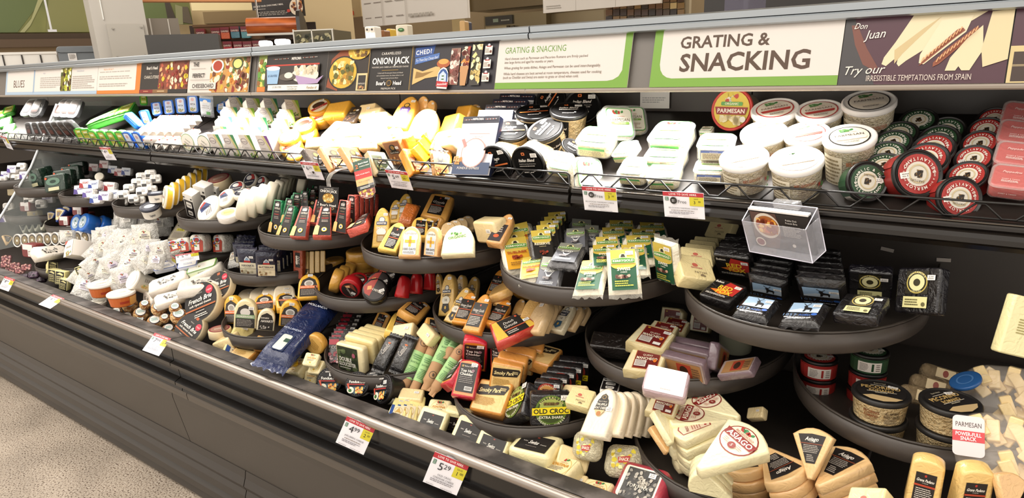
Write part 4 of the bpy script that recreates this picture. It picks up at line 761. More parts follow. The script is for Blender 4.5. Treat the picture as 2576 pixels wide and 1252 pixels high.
archk('smoked_arch', .075, .17, .03, '#edc25e', [('e', .5, .86, .3, .12, '#e9e6e0'), ('ring', .5, .86, .3, .12, '#3a4a6a', .85), ('rr', 0, .66, 1, .8, '#3a4a6a', .003), ('t', 'BEEMSTER', .5, .73, .07, '#f0ece4', .86, 'b'), ('t', 'SMOKED', .5, .55, .1, '#f0ece4', .95, 'b'), ('e', .5, .4, .46, .14, '#f0ece4'), ('rr', .1, .02, .9, .3, '#a5803a', .003), LN(.2, .05, .8, .25, 4, '#efe6c8')], (.22, .12, .82, .78), taper=.12)
CLA = lambda foot: [('e', .5, .9, .22, .1, '#d8d4c8'), ('ring', .5, .9, .22, .1, '#2c3448', .8), ('rr', .05, .72, .95, .84, '#2c3448', .003), ('t', 'BEEMSTER', .5, .78, .055, '#f0ece4', .8, 'b'), ('t', 'CLASSIC', .5, .64, .075, '#2a2622', .9, 'b'), ('e', .5, .46, .42, .15, '#dcd6c4'), ('t', '18', .5, .47, .09, '#3a3430', .3), ('p', [(.2, .34), (.8, .34), (.9, .12), (.5, 0), (.1, .12)], foot), ('e', .5, .2, .1, .06, '#c9a44a')]
archk('classic_arch', .08, .17, .035, '#dfb86a', CLA('#2a2622'), (.2, .06, .78, .72), taper=.18, st=(.62, .88)); archk('goat_arch', .075, .16, .035, '#d8ccae', CLA('#2f5a7a') + [('rr', .05, .58, .95, .7, '#2c3448', .003), ('t', 'GOAT', .5, .64, .06, '#f0ece4', .7, 'b')], (.2, .06, .8, .8), taper=.18)
BLK = lambda t1, t2='CHEESE', st_='i': [('r', 0, 0, 1, 1, '#231f1d'), ('rr', .45, .86, .55, .94, '#c9573a', .001), ('t', t1, .5, .68, .12, '#efe9df', .84, st_), ('t', t2, .5, .56, .04, '#c9c0b5', .4), ('r', 0, .46, 1, .5, '#b5573a'), LN(.08, .05, .92, .42, 6, '#cfc8bf')]
archk('vintage_gouda', .075, .165, .035, '#e0963a', BLK('Vintage Gouda'), (.12, .12, .88, .74), taper=.15)
archk('black_label_wedge', .08, .15, .035, '#efc660', BLK('Gouda'), (.28, .08, .8, .8), taper=.1); archk('square_gouda', .095, .13, .04, '#e6ab58', BLK('Gouda'), (.2, .12, .75, .85), k=.12, taper=.05)
archk('thousand_days', .085, .135, .035, '#e9b57c', [('e', .5, .72, .48, .28, '#e9e2d4'), ('rr', .08, 0, .92, .72, '#c9cdd2', .006), ('t', 'Landana', .5, .88, .09, '#6a5a4a', .8, 'i'), ('r', .42, .32, .58, .76, '#d9a83a'), ('r', .16, .48, .84, .6, '#d9a83a'), ('e', .5, .54, .1, .07, '#b5802a'), ('t', '1000 DAYS', .5, .22, .09, '#5a5248', .82, 'b'), LN(.12, .03, .88, .13, 2, '#6a6258')], (.12, .04, .84, .84), st=None)
archk('organic_round', .12, .12, .04, '#f0e4bc', [('t', 'ORGANIC', .5, .5, .24, '#4a8a3a', .96, 'b', 8), ('blob', .2, .66, .8, .95, 8, ['#8ab56a', '#4a8a3a'], .006)], (.14, .4, .8, .75), k=.6, st=None)
archk('clear_arch', .075, .11, .03, '#d9b98a', None, None, mk='wrap', st=(.5, .8)); archk('dark_label_wedge', .06, .14, .035, '#d9a468', [('r', 0, 0, 1, 1, '#2a2228'), ('e', .5, .3, .22, .1, '#d9572a'), LN(.2, .5, .8, .85, 3, '#c9c0b8')], (.05, .05, .85, .6))
flow('wrapped_wedge', .06, .12, .045, '#b5642c', None, fin='#c98a4a')
block('dutch_gouda', .13, .085, .035, '#ecc04e', [('r', 0, 0, 1, 1, '#231f1d'), ('t', 'Dutch', .42, .74, .13, '#efe9df', .5, 'i'), ('t', 'Gouda', .42, .54, .15, '#efe9df', .6, 'i'), ('r', 0, .3, 1, .36, '#b5573a'), LN(.08, .06, .6, .25, 2, '#cfc8bf'), ('rr', .8, .82, .9, .92, '#c9573a', .001)], (.3, .05, .8, .92), 'wrap', [(-.065, -.0425), (.065, -.0425), (.06, 0), (.02, .0425), (-.045, .0425)], .005, 'cheese_wedge', st=(.86, .45), side='#c8453a')
# navy packs, waxed rounds, yellow rounds
NV = lambda t1: [('r', 0, 0, 1, 1, '#e6dcc0'), ('t', t1, .5, .78, .15, '#3a3a4a', .84, 'b'), ('t', 'MILD & CREAMY', .5, .64, .05, '#6a625a', .6), ('r', 0, .54, 1, .56, '#6a625a'), ('blob', .05, .05, .9, .5, 10, ['#c9bfa0', '#b5a98a', '#8a6a4a'], .007)]
def navy(nm, t1):
    flow(nm, .085, .115, .022, '#23263c', NV(t1), (.1, .02, .9, .52), fin='#2c2f48', fk='foil', st=(.72, .74), extra=lambda: [('emblem', flat([('p', [(.1, .2), (.9, .2), (.85, .6), (.5, 1), (.15, .6)], '#dfe2e6'), ('p', [(.22, .3), (.78, .3), (.72, .6), (.5, .85), (.28, .6)], '#8aa0b8'), ('p', [(.02, .1), (.98, .1), (.9, .36), (.1, .36)], '#b32a2c')], .03, .03, 0, .016).mesh('emblem'))])
navy('butterkase', 'BUTTERKASE'); navy('navy_havarti', 'HAVARTI')
wheel('red_wax', .09, .045, '#b01f24', '#b01f24', [('e', .5, .45, .42, .4, '#2a1f1e'), ('p', [(.1, .5), (.5, .86), (.9, .5), (.5, .6)], '#7a3a2a'), ('p', [(.22, .56), (.4, .7), (.48, .6), (.3, .5)], '#e0a878'), ('t', 'CASTELLO', .56, .34, .08, '#e9e0d0', .5, '', -35)], 'gloss', st=(.45, -.25)); wheel('black_wax', .09, .045, '#1d1b1b', '#1d1b1b', [('e', .5, .5, .46, .46, '#2a2220'), ('p', [(.05, .5), (.1, .8), (.5, .96), (.8, .9), (.2, .3)], '#a5382c'), ('p', [(.2, .6), (.28, .76), (.45, .72), (.4, .56)], '#e0a060'), ('t', 'CASTELLO', .62, .36, .09, '#e9e0d0', .56, 'b', -48)], 'gloss', st=(.5, -.3))
block('red_half', .05, .085, .045, '#b01f24', None, None, 'gloss', arch(.05, .085, .4, .2), .012, 'waxed_cheese')
wheel('yellow_round', .085, .035, '#d9a44a', '#d9a44a', [('e', .5, .5, .46, .46, '#dfb060'), LN(.2, .3, .8, .7, 5, '#a57a34')], 'wrap'); block('pepper_stick', .028, .13, .03, '#d8b878', None, None, 'wrap', bev=.004); block('beef_stick', .05, .14, .03, '#a5482c', [('r', .2, 0, .8, 1, '#231f1d'), ('t', 'STICKS', .5, .5, .3, '#efe9df', .9, '', 90), ('r', .3, .2, .5, .8, '#efe9df')], (.1, .4, .9, .9), 'foil', name='snack_pack', cat='snack')
# tray eight
def deer(q0=.55, s=.22):
    return [('r', .12, .42, .9, .92, '#9dbad6'), ('p', [(.12, .5), (.4, .62), (.62, .55), (.9, .66), (.9, .42), (.12, .42)], '#c9d8e6'), ('p', [(.48, .46), (.5, .56), (.49, .66), (.46, .72), (.52, .78), (.55, .76), (.57, .68), (.68, .66), (.71, .6), (.69, .46), (.67, .46), (.66, .56), (.56, .56), (.53, .46)], '#1a1818'), ('p', [(.5, .76), (.42, .86), (.46, .9), (.44, .86), (.52, .78)], '#1a1818'), ('p', [(.53, .77), (.6, .86), (.58, .92), (.62, .86), (.55, .76)], '#1a1818')]
flow('deer_brick', .085, .085, .03, '#1d1b1c', deer() + [('t', '1057', .22, .26, .12, '#5d86b5', .34, 's'), ('t', 'AGED', .6, .26, .08, '#2f62b8', .3, 'b'), ('e', .84, .3, .08, .06, '#2f62b8'), LN(.1, .08, .9, .16, 1, '#c9c9cc')], (.03, .03, .97, .97), '#2a2829', 'foil', name='cheese_brick', st=(.78, .74), fl=.008)
block('night_cheddar', .1, .1, .03, '#1b191a', [('blob', 0, 0, 1, 1, 16, ['#2c2a2c'], .002), ('rr', .24, .42, .76, .92, '#2a2617', .002), ('ring', .5, .67, .24, .24, '#c9b45a', .9), ('e', .5, .67, .18, .18, '#e6dfa8'), ('e', .5, .67, .08, .08, '#3a3420'), ('arc', 'MONTAMORE', .5, .67, .022, .0045, '#e6dfa8', 90), ('r', .22, .12, .78, .36, '#e3dda0'), ('t', 'CHEDDAR', .5, .48, .04, '#e6dfa8', .3), LN(.27, .16, .6, .32, 3, '#6a6440'), ('e', .7, .2, .045, .045, '#6a6440')], (0, 0, 1, 1), 'foil', name='cheese_brick', st=(.82, .78), side='#17151a')
block('fox_brick', .095, .085, .03, '#1d1a1a', [('p', [(.3, .35), (.95, .3), (1, .85), (.5, .95)], '#b5302a'), ('p', [(.12, .4), (.5, .25), (.8, .3), (.6, .55)], '#e0762c'), ('t', 'Belton', .2, .86, .1, '#e9e2d6', .28, 'b'), ('t', 'RED', .55, .6, .2, '#f0c83a', .5, 'b'), ('t', 'FOX', .62, .38, .2, '#f0c83a', .5, 'b'), ('l', .12, .12, .85, .22, 2, '#e0dad0')], (.03, .03, .97, .97), 'foil', name='cheese_brick', st=(.85, .75))
block('pat_block', .1, .085, .045, '#ecdba4', [('e', .42, .72, .1, .1, '#c96a5a'), LN(.25, .5, .7, .62, 1, '#c98a7a'), ('t', 'PATYIM', .55, .3, .12, '#8a7a60', .5), ('blob', .5, .1, .7, .22, 3, ['#8a7a60'], .006)], (.1, .05, .95, .8), name='cheese_block')
# manchego and purple rinds
block('manchego', .1, .09, .035, '#e6dcb4', [('r', 0, 0, 1, 1, '#b5683a'), ('r', .03, .03, .97, .97, '#6d1f1f'), ('rr', .1, .88, .2, .93, '#d9b02c', .001), ('t', 'QUESO', .5, .66, .08, '#efe6d0', .4), ('t', 'MANCHEGO', .5, .5, .12, '#efe6d0', .84, 'b'), ('r', .06, .1, .52, .4, '#d8d0c8'), LN(.1, .13, .5, .38, 4, '#8a7a74'), ('e', .84, .42, .07, .08, '#d9762c'), ('r', .64, .06, .92, .2, '#e9e4de')], (.22, .08, .86, .92), 'wrap', [(-.05, -.045), (.045, -.045), (.05, .03), (.03, .045), (-.042, .045)], .004, 'cheese_wedge', st=(.8, .78), side='#c9b98a')
block('purple_wedge', .105, .06, .022, '#a8958f', [('r', 0, 0, 1, 1, '#a5794c'), ('r', .3, .1, .72, .9, '#a5402c'), ('e', .5, .5, .12, .3, '#3a2418'), LN(.74, .2, .96, .8, 4, '#6a4a34')], (.12, .14, .92, .86), 'wrap', name='cheese_wedge', side='#75626a')
block('white_card_wedge', .11, .075, .05, '#f2ece8', [('r', 0, 0, 1, 1, '#f6f2ee'), LN(.4, .1, .7, .2, 1, '#b5aca6')], (.06, .05, .94, .95), 'wrap', bev=.008, name='cheese_wedge', side='#c0a8ae'); block('dark_wrap_pack', .12, .06, .05, '#221d1b', None, None, 'foil', name='cheese_pack')
tub('pecorino_tub', .12, .06, '#22201f', '#e6cfa0', [('e', .5, .5, .5, .5, '#221f1e'), ('p', [(.1, .22), (.3, .3), (.6, .26), (.9, .2), (.76, .08), (.5, .01), (.25, .08)], '#c9ae80'), ('t', "Boar's Head", .5, .88, .05, '#cfc4a8', .24), ('r', .3, .77, .7, .785, '#e6dcc8'), ('t', 'PECORINO', .5, .66, .13, '#c9a86a', .8, 'b'), ('t', 'ROMANO', .5, .5, .1, '#c9a86a', .5, 'b'), ('r', .2, .42, .8, .435, '#e6dcc8'), LN(.36, .35, .64, .4, 1, '#cfc4a8')], [('t', 'PECORINO', .36, .72, .18, '#7a4426', .2, 'b'), ('t', 'ROMANO', .36, .5, .18, '#7a4426', .18, 'b'), ('t', 'ALL NATURAL', .62, .76, .13, '#3a2a1c', .18, 'b'), ('t', 'FRESHLY GRATED', .62, .56, .13, '#3a2a1c', .2, 'b'), LN(.53, .12, .7, .46, 3, '#8a7a64'), LN(.28, .2, .44, .38, 2, '#8a6a4a')], .86, 'crumb', .012, lab_r=.82, st=(.42, .4, -15))

# ================================================================ placed: top trays
G7 = 'green and gold cheese bars'
for kn, a, Y, l in (('swiss_bar', (1532, 636, 1600, 632, 1538, 724), 1.245, 'swiss bar standing at the front right of the green and gold bars'), ('swiss_bar', (1462, 660, 1524, 657, 1446, 724), 1.23, 'swiss bar standing at the front left, cream sides showing'),
                    ('aged_bar', (1362, 648, 1418, 652, 1346, 714), 1.235, 'grey aged cheddar bar standing at the front in crumpled wrap'), ('aged_bar', (1406, 612, 1470, 618, 1384, 652), 1.29, 'grey aged cheddar bar lying behind the front grey one'), ('dubliner_bar', (1312, 652, 1368, 643, 1308, 700), 1.245, 'orange bar slumped at the front of the tray beside the grey one'),
                    ('dubliner_bar', (1262, 606, 1326, 598, 1276, 674), 1.31, 'orange bar standing at the left edge of the tray, front of three'), ('dubliner_bar', (1262, 592, 1322, 584, 1274, 655), 1.34, 'orange bar standing at the left edge of the tray, second of three'), ('dubliner_bar', (1262, 577, 1330, 560, 1276, 640), 1.37, 'orange bar standing at the left edge of the tray, rear of three'),
                    ('reserve_bar', (1332, 584, 1386, 580, 1342, 646), 1.31, 'black and gold reserve cheddar bar at the front of its file'), ('aged_bar', (1422, 578, 1474, 574, 1422, 622), 1.38, 'dark foil bar with a green band behind the lying grey bar'), ('aged_bar', (1436, 552, 1490, 556, 1436, 600), 1.46, 'dark foil bar at the very back of the gold and green tray'), ('aged_bar', (1470, 568, 1508, 570, 1470, 615), 1.44, 'dark foil bar beside the back one, price sticker showing'),
                    ('swiss_bar', (1488, 620, 1552, 618, 1492, 665), 1.30, 'swiss bar second in the left file behind the front one'), ('swiss_bar', (1496, 600, 1556, 597, 1500, 650), 1.35, 'swiss bar third in the left file with a shiny glare'), ('swiss_bar', (1512, 576, 1572, 574, 1516, 620), 1.41, 'swiss bar fourth in the left file'), ('swiss_bar', (1530, 557, 1594, 558, 1534, 600), 1.47, 'swiss bar at the rear of the left file'),
                    ('swiss_bar', (1560, 620, 1622, 617, 1566, 675), 1.30, 'swiss bar second in the right file beside the front one'), ('swiss_bar', (1572, 596, 1638, 595, 1578, 645), 1.36, 'swiss bar third in the right file'), ('swiss_bar', (1586, 579, 1650, 580, 1592, 620), 1.42, 'swiss bar fourth in the right file'), ('swiss_bar', (1606, 562, 1672, 564, 1612, 600), 1.48, 'swiss bar at the rear right with a foil glare'),
                    ('swiss_bar', (1641, 612, 1690, 628, 1650, 694), 1.31, 'swiss bar turned to the right at the tray side')):
    q(kn, *a, Y, l, G7, hint=(0, -.9, .35))
row('reserve_bar', (1346, 570, 1398, 566, 1352, 620), (1376, 538, 1424, 534, 1382, 590), 1.35, 1.46, 4, '{o} gold topped bar behind the front black and gold reserve bar', G7, hint=(0, -.9, .35))
for kn, a, Y, l in (('smoked_arch', (940, 521, 984, 521, 934, 622), 1.29, 'tall yellow smoked gouda wedge with a navy label at the tray left'), ('black_label_wedge', (985, 552, 1031, 564, 950, 622), 1.24, 'tilted yellow gouda wedge with a black label at the front'), ('thousand_days', (1010, 566, 1064, 568, 1002, 642), 1.215, 'orange gouda wedge with a windmill label at the front centre'),
                    ('thousand_days', (1070, 568, 1106, 572, 1064, 642), 1.22, 'orange gouda wedge turned sideways beside the windmill one'), ('organic_round', (1114, 566, 1196, 562, 1108, 640), 1.235, 'pale rounded cheese with green organic lettering'), ('pale_block', (1185, 556, 1240, 560, 1200, 612), 1.32, 'pale yellow cheese in clear wrap right of the organic one'),
                    ('dark_label_wedge', (1264, 533, 1302, 538, 1222, 606), 1.33, 'long brown rinded wedge with a black label leaning at the tray right'), ('smoked_arch', (982, 502, 1012, 500, 974, 560), 1.40, 'smoked gouda wedge half hidden behind the tall yellow one'), ('smoked_arch', (1004, 486, 1040, 483, 988, 560), 1.42, 'tall smoked gouda wedge at the rear left of the tray'),
                    ('wrapped_wedge', (1022, 503, 1058, 512, 1000, 552), 1.36, 'glossy orange brown wrapped cheese stick piece'), ('square_gouda', (1085, 480, 1148, 492, 1058, 540), 1.46, 'large square cut gouda piece with a black label in the shade at the back'), ('square_gouda', (1095, 540, 1110, 545, 1080, 590), 1.42, 'gouda piece tucked under the large square cut one'),
                    ('black_label_wedge', (1036, 542, 1082, 546, 1030, 592), 1.31, 'rounded orange gouda with a black label behind the windmill wedge'), ('black_label_wedge', (1064, 545, 1098, 550, 1052, 590), 1.35, 'second rounded orange gouda just behind the first')):
    q(kn, *a, Y, l, hint=(0, -.9, .35))
row('clear_arch', (1112, 556, 1150, 558, 1106, 590), (1160, 540, 1196, 542, 1156, 572), 1.33, 1.46, 4, '{o} small rounded tan wedge in clear wrap behind the organic cheese', 'small tan wedges in clear wrap', hint=(0, -.8, .4))
RP = 'red and green pointed packets'
for kn, a, Y, l in (('green_packet', (682, 500, 714, 506, 674, 584), 1.27, 'green pointed packet at the far left of the red and green tray'), ('green_packet', (716, 514, 748, 518, 694, 592), 1.235, 'green pointed packet second from the left at the front'), ('red_packet', (748, 516, 788, 518, 728, 594), 1.225, 'red pointed packet third from the left at the front'),
                    ('red_packet', (796, 517, 842, 518, 786, 592), 1.225, 'red pointed packet at the front centre facing straight out'), ('red_packet', (846, 500, 880, 506, 836, 582), 1.25, 'red pointed packet at the front right of the centre one'), ('red_packet', (896, 546, 940, 530, 872, 578), 1.27, 'red pointed packet lying on its side at the tray right')):
    q(kn, *a, Y, l, RP, hint=(0, -.9, .3))
row('green_packet', (712, 496, 744, 500, 704, 560), (780, 465, 806, 466, 780, 505), 1.29, 1.46, 6, '{o} green pointed packet behind the front green pair', RP, hint=(0, -.9, .3))
row('green_packet', (730, 484, 762, 488, 724, 545), (772, 474, 800, 474, 768, 520), 1.33, 1.42, 3, '{o} green pointed packet in the second green file', RP, hint=(0, -.9, .3))
row('red_packet', (868, 488, 900, 494, 862, 566), (930, 486, 950, 488, 922, 540), 1.29, 1.42, 5, '{o} red pointed packet in the file running back to the right', RP, hint=(0, -.9, .3))
row('red_packet', (786, 500, 822, 502, 780, 560), (820, 480, 852, 482, 816, 535), 1.29, 1.38, 3, '{o} red pointed packet behind the front centre one', RP, hint=(0, -.9, .3))
# tray four: white cheeses
WH = 'white soft cheeses in the tray'
block('star_carton', .055, .13, .05, '#f0ece4', [('r', 0, 0, 1, 1, '#f0ece4'), ('r', .04, .02, .96, .74, '#231f1e'), ('rr', .22, .42, .78, .66, '#e9e4da', .006), ('t', 'STAR', .5, .54, .06, '#2a2624', .4, 'b'), ('rr', .26, .1, .74, .3, '#e9e4da', .006), ('t', 'BRIE', .5, .2, .06, '#2a2624', .3, 'b'), ('r', .05, .82, .2, .88, '#231f1e'), ('r', .8, .82, .95, .88, '#231f1e')], (0, 0, 1, 1), 'print', bev=.002, name='cheese_carton')
wheel('brie_disc', .11, .028, '#efe6d4', '#e6dcc6', [('e', .5, .5, .46, .46, '#f4efe6'), ('p', [(.55, .3), (.8, .5), (.7, .85), (.5, .8)], '#3a4a78'), ('p', [(.8, .5), (.9, .6), (.78, .84), (.7, .85)], '#b5403a'), ('t', 'CHAUMES', .58, .55, .09, '#2a3050', .5, 'b', 70), LN(.2, .3, .45, .6, 4)], 'matte'); wheel('cream_wheel', .12, .042, '#f0e8d6', '#f0e7d2', None, 'matte')
wheel('wood_round', .12, .05, '#d9c49a', '#e0cda8', [('e', .5, .5, .5, .5, '#8a2c3a'), ('e', .5, .5, .43, .43, '#a87a6a'), LN(.25, .4, .75, .6, 3, '#e6dcc8')], 'matte'); wheel('france_round', .1, .03, '#efe8da', '#ece4d2', [('e', .5, .5, .5, .5, '#f2ede4'), ('e', .5, .5, .45, .45, '#2a2c40'), ('p', [(.5, .5), (.95, .5), (.8, .86), (.6, .9)], '#b5403a'), ('e', .45, .66, .22, .16, '#e9e6e2'), ('t', 'ILE DE FRANCE', .5, .36, .08, '#efe9df', .7, 'b')], 'matte')
wheel('rose_brie', .11, .04, '#f2ece2', '#f0ece6', [('e', .5, .5, .36, .36, '#e0bd6a'), ('ring', .5, .5, .37, .37, '#e9dcc0', .9), LN(.3, .4, .7, .6, 3, '#a5803a')], 'wrap')
for j, (a, Y) in enumerate((((458, 484, 482, 494, 472, 542), 1.27), ((484, 465, 514, 474, 497, 538), 1.33), ((514, 468, 544, 476, 522, 530), 1.38))):
    q('star_carton', *a, Y, '%s tall white and black carton from the left by the brie wheels' % ORD[j], 'tall white and black cartons', hint=(0, -.9, .3))
for kn, x, y, d, ra, an, Y, l, tx in (('brie_disc', 522, 524, 78, .55, 58, 1.25, 'flat white brie disc leaning on the tray rim with a blue and red mark', -58), ('brie_disc', 566, 496, 54, .6, 48, 1.29, 'smaller white disc with a blue mark behind the leaning one', -48), ('rose_brie', 573, 534, 60, .42, 14, 1.24, 'wrapped white brie with a golden rose pattern on top', 0), ('wood_round', 550, 448, 62, .36, 18, 1.42, 'round box with a dark red lid at the back of the white cheese tray', 0),
                                      ('france_round', 594, 470, 44, .62, 30, 1.38, 'round brie box with a navy label, nearest of three', 30), ('france_round', 628, 452, 42, .7, 55, 1.45, 'round brie box with a navy label at the back', 55), ('france_round', 655, 460, 42, .55, 60, 1.46, 'round brie box with a tricolour rim at the back right', 60), ('france_round', 610, 483, 52, .34, 14, 1.33, 'flat lying round brie with a red and navy rim', 0)):
    c(kn, x, y, d, ra, an, Y, l, tx, hint=(-.2, -.7, .6))
def edge_wheel(kn, x, y, d, Y, label, group, n=(-.70, -.62, .32)):
    ce = P(x, y, Y=Y); dep = (ce - CAM).length
    return put(kn, frame(ce, V(n), V((0, 0, 1))), d * dep / F / K[kn][0], label, group)
for j, (x, y, d, Y) in enumerate(((604, 512, 74, 1.25), (626, 505, 72, 1.27), (648, 497, 70, 1.29), (670, 489, 66, 1.32), (688, 480, 58, 1.37), (702, 472, 52, 1.41), (714, 464, 48, 1.45), (724, 456, 46, 1.49))):
    edge_wheel('cream_wheel', x, y, d, Y, '%s cream wheel from the front in the row standing on edge' % ORD[j], 'cream wheels standing on edge')
edge_wheel('cream_wheel', 752, 458, 50, 1.46, 'cream wheel leaning alone behind the row under the price card', 'cream wheels standing on edge')
# tray five: yellow banded wheels, white pouches
wheel('banded_wheel', .1, .035, '#efe6d2', '#efe6d2', [('e', .5, .5, .44, .44, '#d9c9a0'), ('e', .5, .5, .36, .36, '#efe9df'), ('t', 'LE CHEVRE', .5, .5, .1, '#8a3a2a', .6, 'b')], 'matte', band=('#e0b02a', 0))
for j in range(7):
    edge_wheel('banded_wheel', 412 + 15 * j, 495 - 9.2 * j, 52 - 1.8 * j, 1.25 + .035 * j, '%s yellow banded cheese wheel from the front of the curving row' % ORD[j], 'yellow banded wheels', (-.35, -.9, .25))
block('soft_pouch', .07, .06, .035, '#f2eee8', [('r', 0, 0, .5, .4, '#231f1e'), LN(.5, .3, .9, .7, 2)], (.1, .1, .9, .9), 'foil', bev=.01, name='cheese_pouch')
for j, (x, y) in enumerate(((304, 490), (330, 500), (350, 482), (318, 474), (345, 505), (300, 508), (375, 478), (338, 460), (362, 462), (385, 450), (350, 445), (372, 438))):
    q('soft_pouch', x - 10, y - 12, x + 20, y - 14, x - 8, y + 10, 1.25 + .04 * (j // 3), '%s soft white cheese pouch counted from the front left of the banded wheels' % ORD[j], 'soft white cheese pouches')
tub('small_navy_tub', .085, .05, '#2a2c3a', '#f0ebe2', [('e', .5, .5, .46, .46, '#2a2c3a'), ('e', .5, .5, .3, .2, '#dfe2ea')], [('t', 'TAJANO', .5, .5, .3, '#2a2c3a', .2, 'b')], .9, lab_r=.9)
u('small_navy_tub', 392, 484, 46, 1.25, 'small cream tub with a navy lid, upper of two'); c('small_navy_tub', 376, 518, 54, .42, 14, 1.215, 'small cream tub with a navy printed lid, lower of two')
# tray six: purple goat packs
def mini(nm, c1, c2, t1):
    block(nm, .06, .045, .03, '#f0ece8', [('r', 0, 0, 1, 1, c1), ('p', [(0, 0), (.45, 0), (.3, .5), (0, .6)], c2), ('t', t1, .6, .6, .22, c2, .6, 'b')], (.04, .04, .96, .96), 'foil', bev=.008, name='goat_cheese_pack')
mini('purple_goat', '#ece8ee', '#5a4a90', 'GOAT'); mini('blue_goat', '#e8ecf2', '#34488f', 'GOAT'); mini('red_goat', '#f0e4e2', '#a5383c', 'GOAT')
rr_ = random.Random(3)
for j, (x, y, z) in enumerate(((205, 505, 0), (222, 486, 0), (240, 500, 1), (262, 492, 0), (284, 488, 1), (200, 478, 0), (214, 462, 2), (236, 466, 1), (258, 470, 0), (276, 468, 2))):
    q(['purple_goat', 'blue_goat', 'red_goat'][z], x - 14, y - 12, x + 14, y - 10 - rr_.randint(0, 5), x - 16, y + 12, 1.23 + .045 * (j // 4), '%s goat cheese pack from the front of the purple and white heap' % ORD[j], 'purple and white goat cheese packs')
c('cream_wheel', 249, 443, 24, .8, 20, 1.42, 'small round white cheese at the back of the goat cheese heap')
for j, (x, y) in enumerate(((216, 435), (236, 420), (262, 412), (284, 425), (300, 432), (318, 430))):
    q(['red_goat', 'blue_goat'][j % 2 if j > 2 else 0], x - 12, y - 10, x + 12, y - 8, x - 14, y + 10, 1.50, '%s small carton in the shade behind the goat cheese heap' % ORD[j], 'small cartons in the shade')
block('green_slab', .11, .08, .04, '#1f3328', [('e', .45, .6, .36, .24, '#5d7a6a'), ('e', .45, .6, .16, .1, '#1f3328'), ('r', .2, .05, .75, .25, '#c9c4a0'), ('e', .1, .82, .06, .07, '#c9532a')], (.03, .03, .97, .97), 'foil', bev=.006, name='boxed_cheese')
for j, (a, Y) in enumerate((((108, 442, 160, 434, 112, 486), 1.25), ((130, 430, 176, 424, 134, 470), 1.32), ((150, 420, 196, 414, 154, 458), 1.39), ((168, 410, 208, 404, 172, 444), 1.45))):
    q('green_slab', *a, Y, '%s dark green boxed cheese slab from the front' % ORD[j], 'dark green boxed cheese slabs')
row('green_slab', (64, 432, 92, 424, 78, 476), (84, 424, 108, 420, 100, 462), 1.3, 1.36, 2, '{o} dark green pack leaning at the left of the boxed slabs', 'leaning dark green packs')
for j, (x, y) in enumerate(((30, 425), (52, 418), (14, 440), (38, 446), (60, 440), (20, 460), (44, 466), (4, 452))):
    q(['purple_goat', 'soft_pouch'][j % 2], x - 12, y - 10, x + 12, y - 10, x - 14, y + 10, 1.3 + .03 * (j % 3), '%s small pale pack behind the clear divider at the far left' % ORD[j], 'pale packs behind the divider')
# tray eight
D8 = 'black bricks with a blue deer picture'
q('deer_brick', 1874, 738, 1964, 753, 1838, 784, 1.235, 'black cheese brick with a blue deer picture lying flat, left of two', D8, hint=(0, -.3, .95)); q('deer_brick', 1985, 756, 2087, 759, 1955, 806, 1.22, 'black cheese brick with a blue deer picture lying flat, right of two', D8, hint=(0, -.3, .95))
row('deer_brick', (1878, 702, 1976, 722, 1882, 744), (1908, 648, 1996, 658, 1912, 690), 1.31, 1.50, 5, '{o} upright black deer brick from the front of the left file', D8, hint=(0, -.95, .25))
row('deer_brick', (1999, 714, 2122, 726, 2008, 758), (2014, 640, 2110, 648, 2020, 690), 1.29, 1.54, 6, '{o} upright black deer brick from the front of the right file', D8, hint=(0, -.95, .25))
q('night_cheddar', 2126, 735, 2238, 746, 2092, 786, 1.25, 'black starry cheddar block lying flat with a cream label', None, hint=(0, -.3, .95)); q('night_cheddar', 2258, 672, 2366, 674, 2246, 786, 1.32, 'black cheddar block standing upright at the tray right with a gold label', None, hint=(0, -.9, .3)); q('night_cheddar', 2134, 682, 2244, 690, 2132, 750, 1.40, 'black cheddar block standing in shade behind the lying one', None, hint=(0, -.95, .25))
q('fox_brick', 1803, 697, 1880, 720, 1756, 738, 1.29, 'black brick with red and yellow print lying at the tray left', None, hint=(0, -.3, .95)); q('fox_brick', 1792, 640, 1882, 652, 1806, 690, 1.40, 'black wrapped brick standing behind the red and yellow one', None, hint=(0, -.95, .25))
row('fox_brick', (1806, 622, 1890, 634, 1816, 660), (1820, 606, 1900, 616, 1830, 640), 1.45, 1.5, 2, '{o} dark brick in shade behind the standing one', None, hint=(0, -.95, .25))
q('pat_block', 1702, 636, 1786, 650, 1720, 694, 1.33, 'pale yellow cheese block glowing at the left corner of the right tray', None, hint=(0, -.85, .5))
row('pat_block', (1712, 618, 1790, 626, 1716, 660), (1748, 592, 1808, 598, 1752, 630), 1.38, 1.52, 4, '{o} pale cheese block behind the glowing one', 'pale blocks at the tray corner', hint=(0, -.85, .5))
q('pat_block', 1790, 545, 1850, 552, 1770, 592, 1.64, 'pale paper backed cheese against the back wall under the shelf', None, hint=(0, -.95, .2))

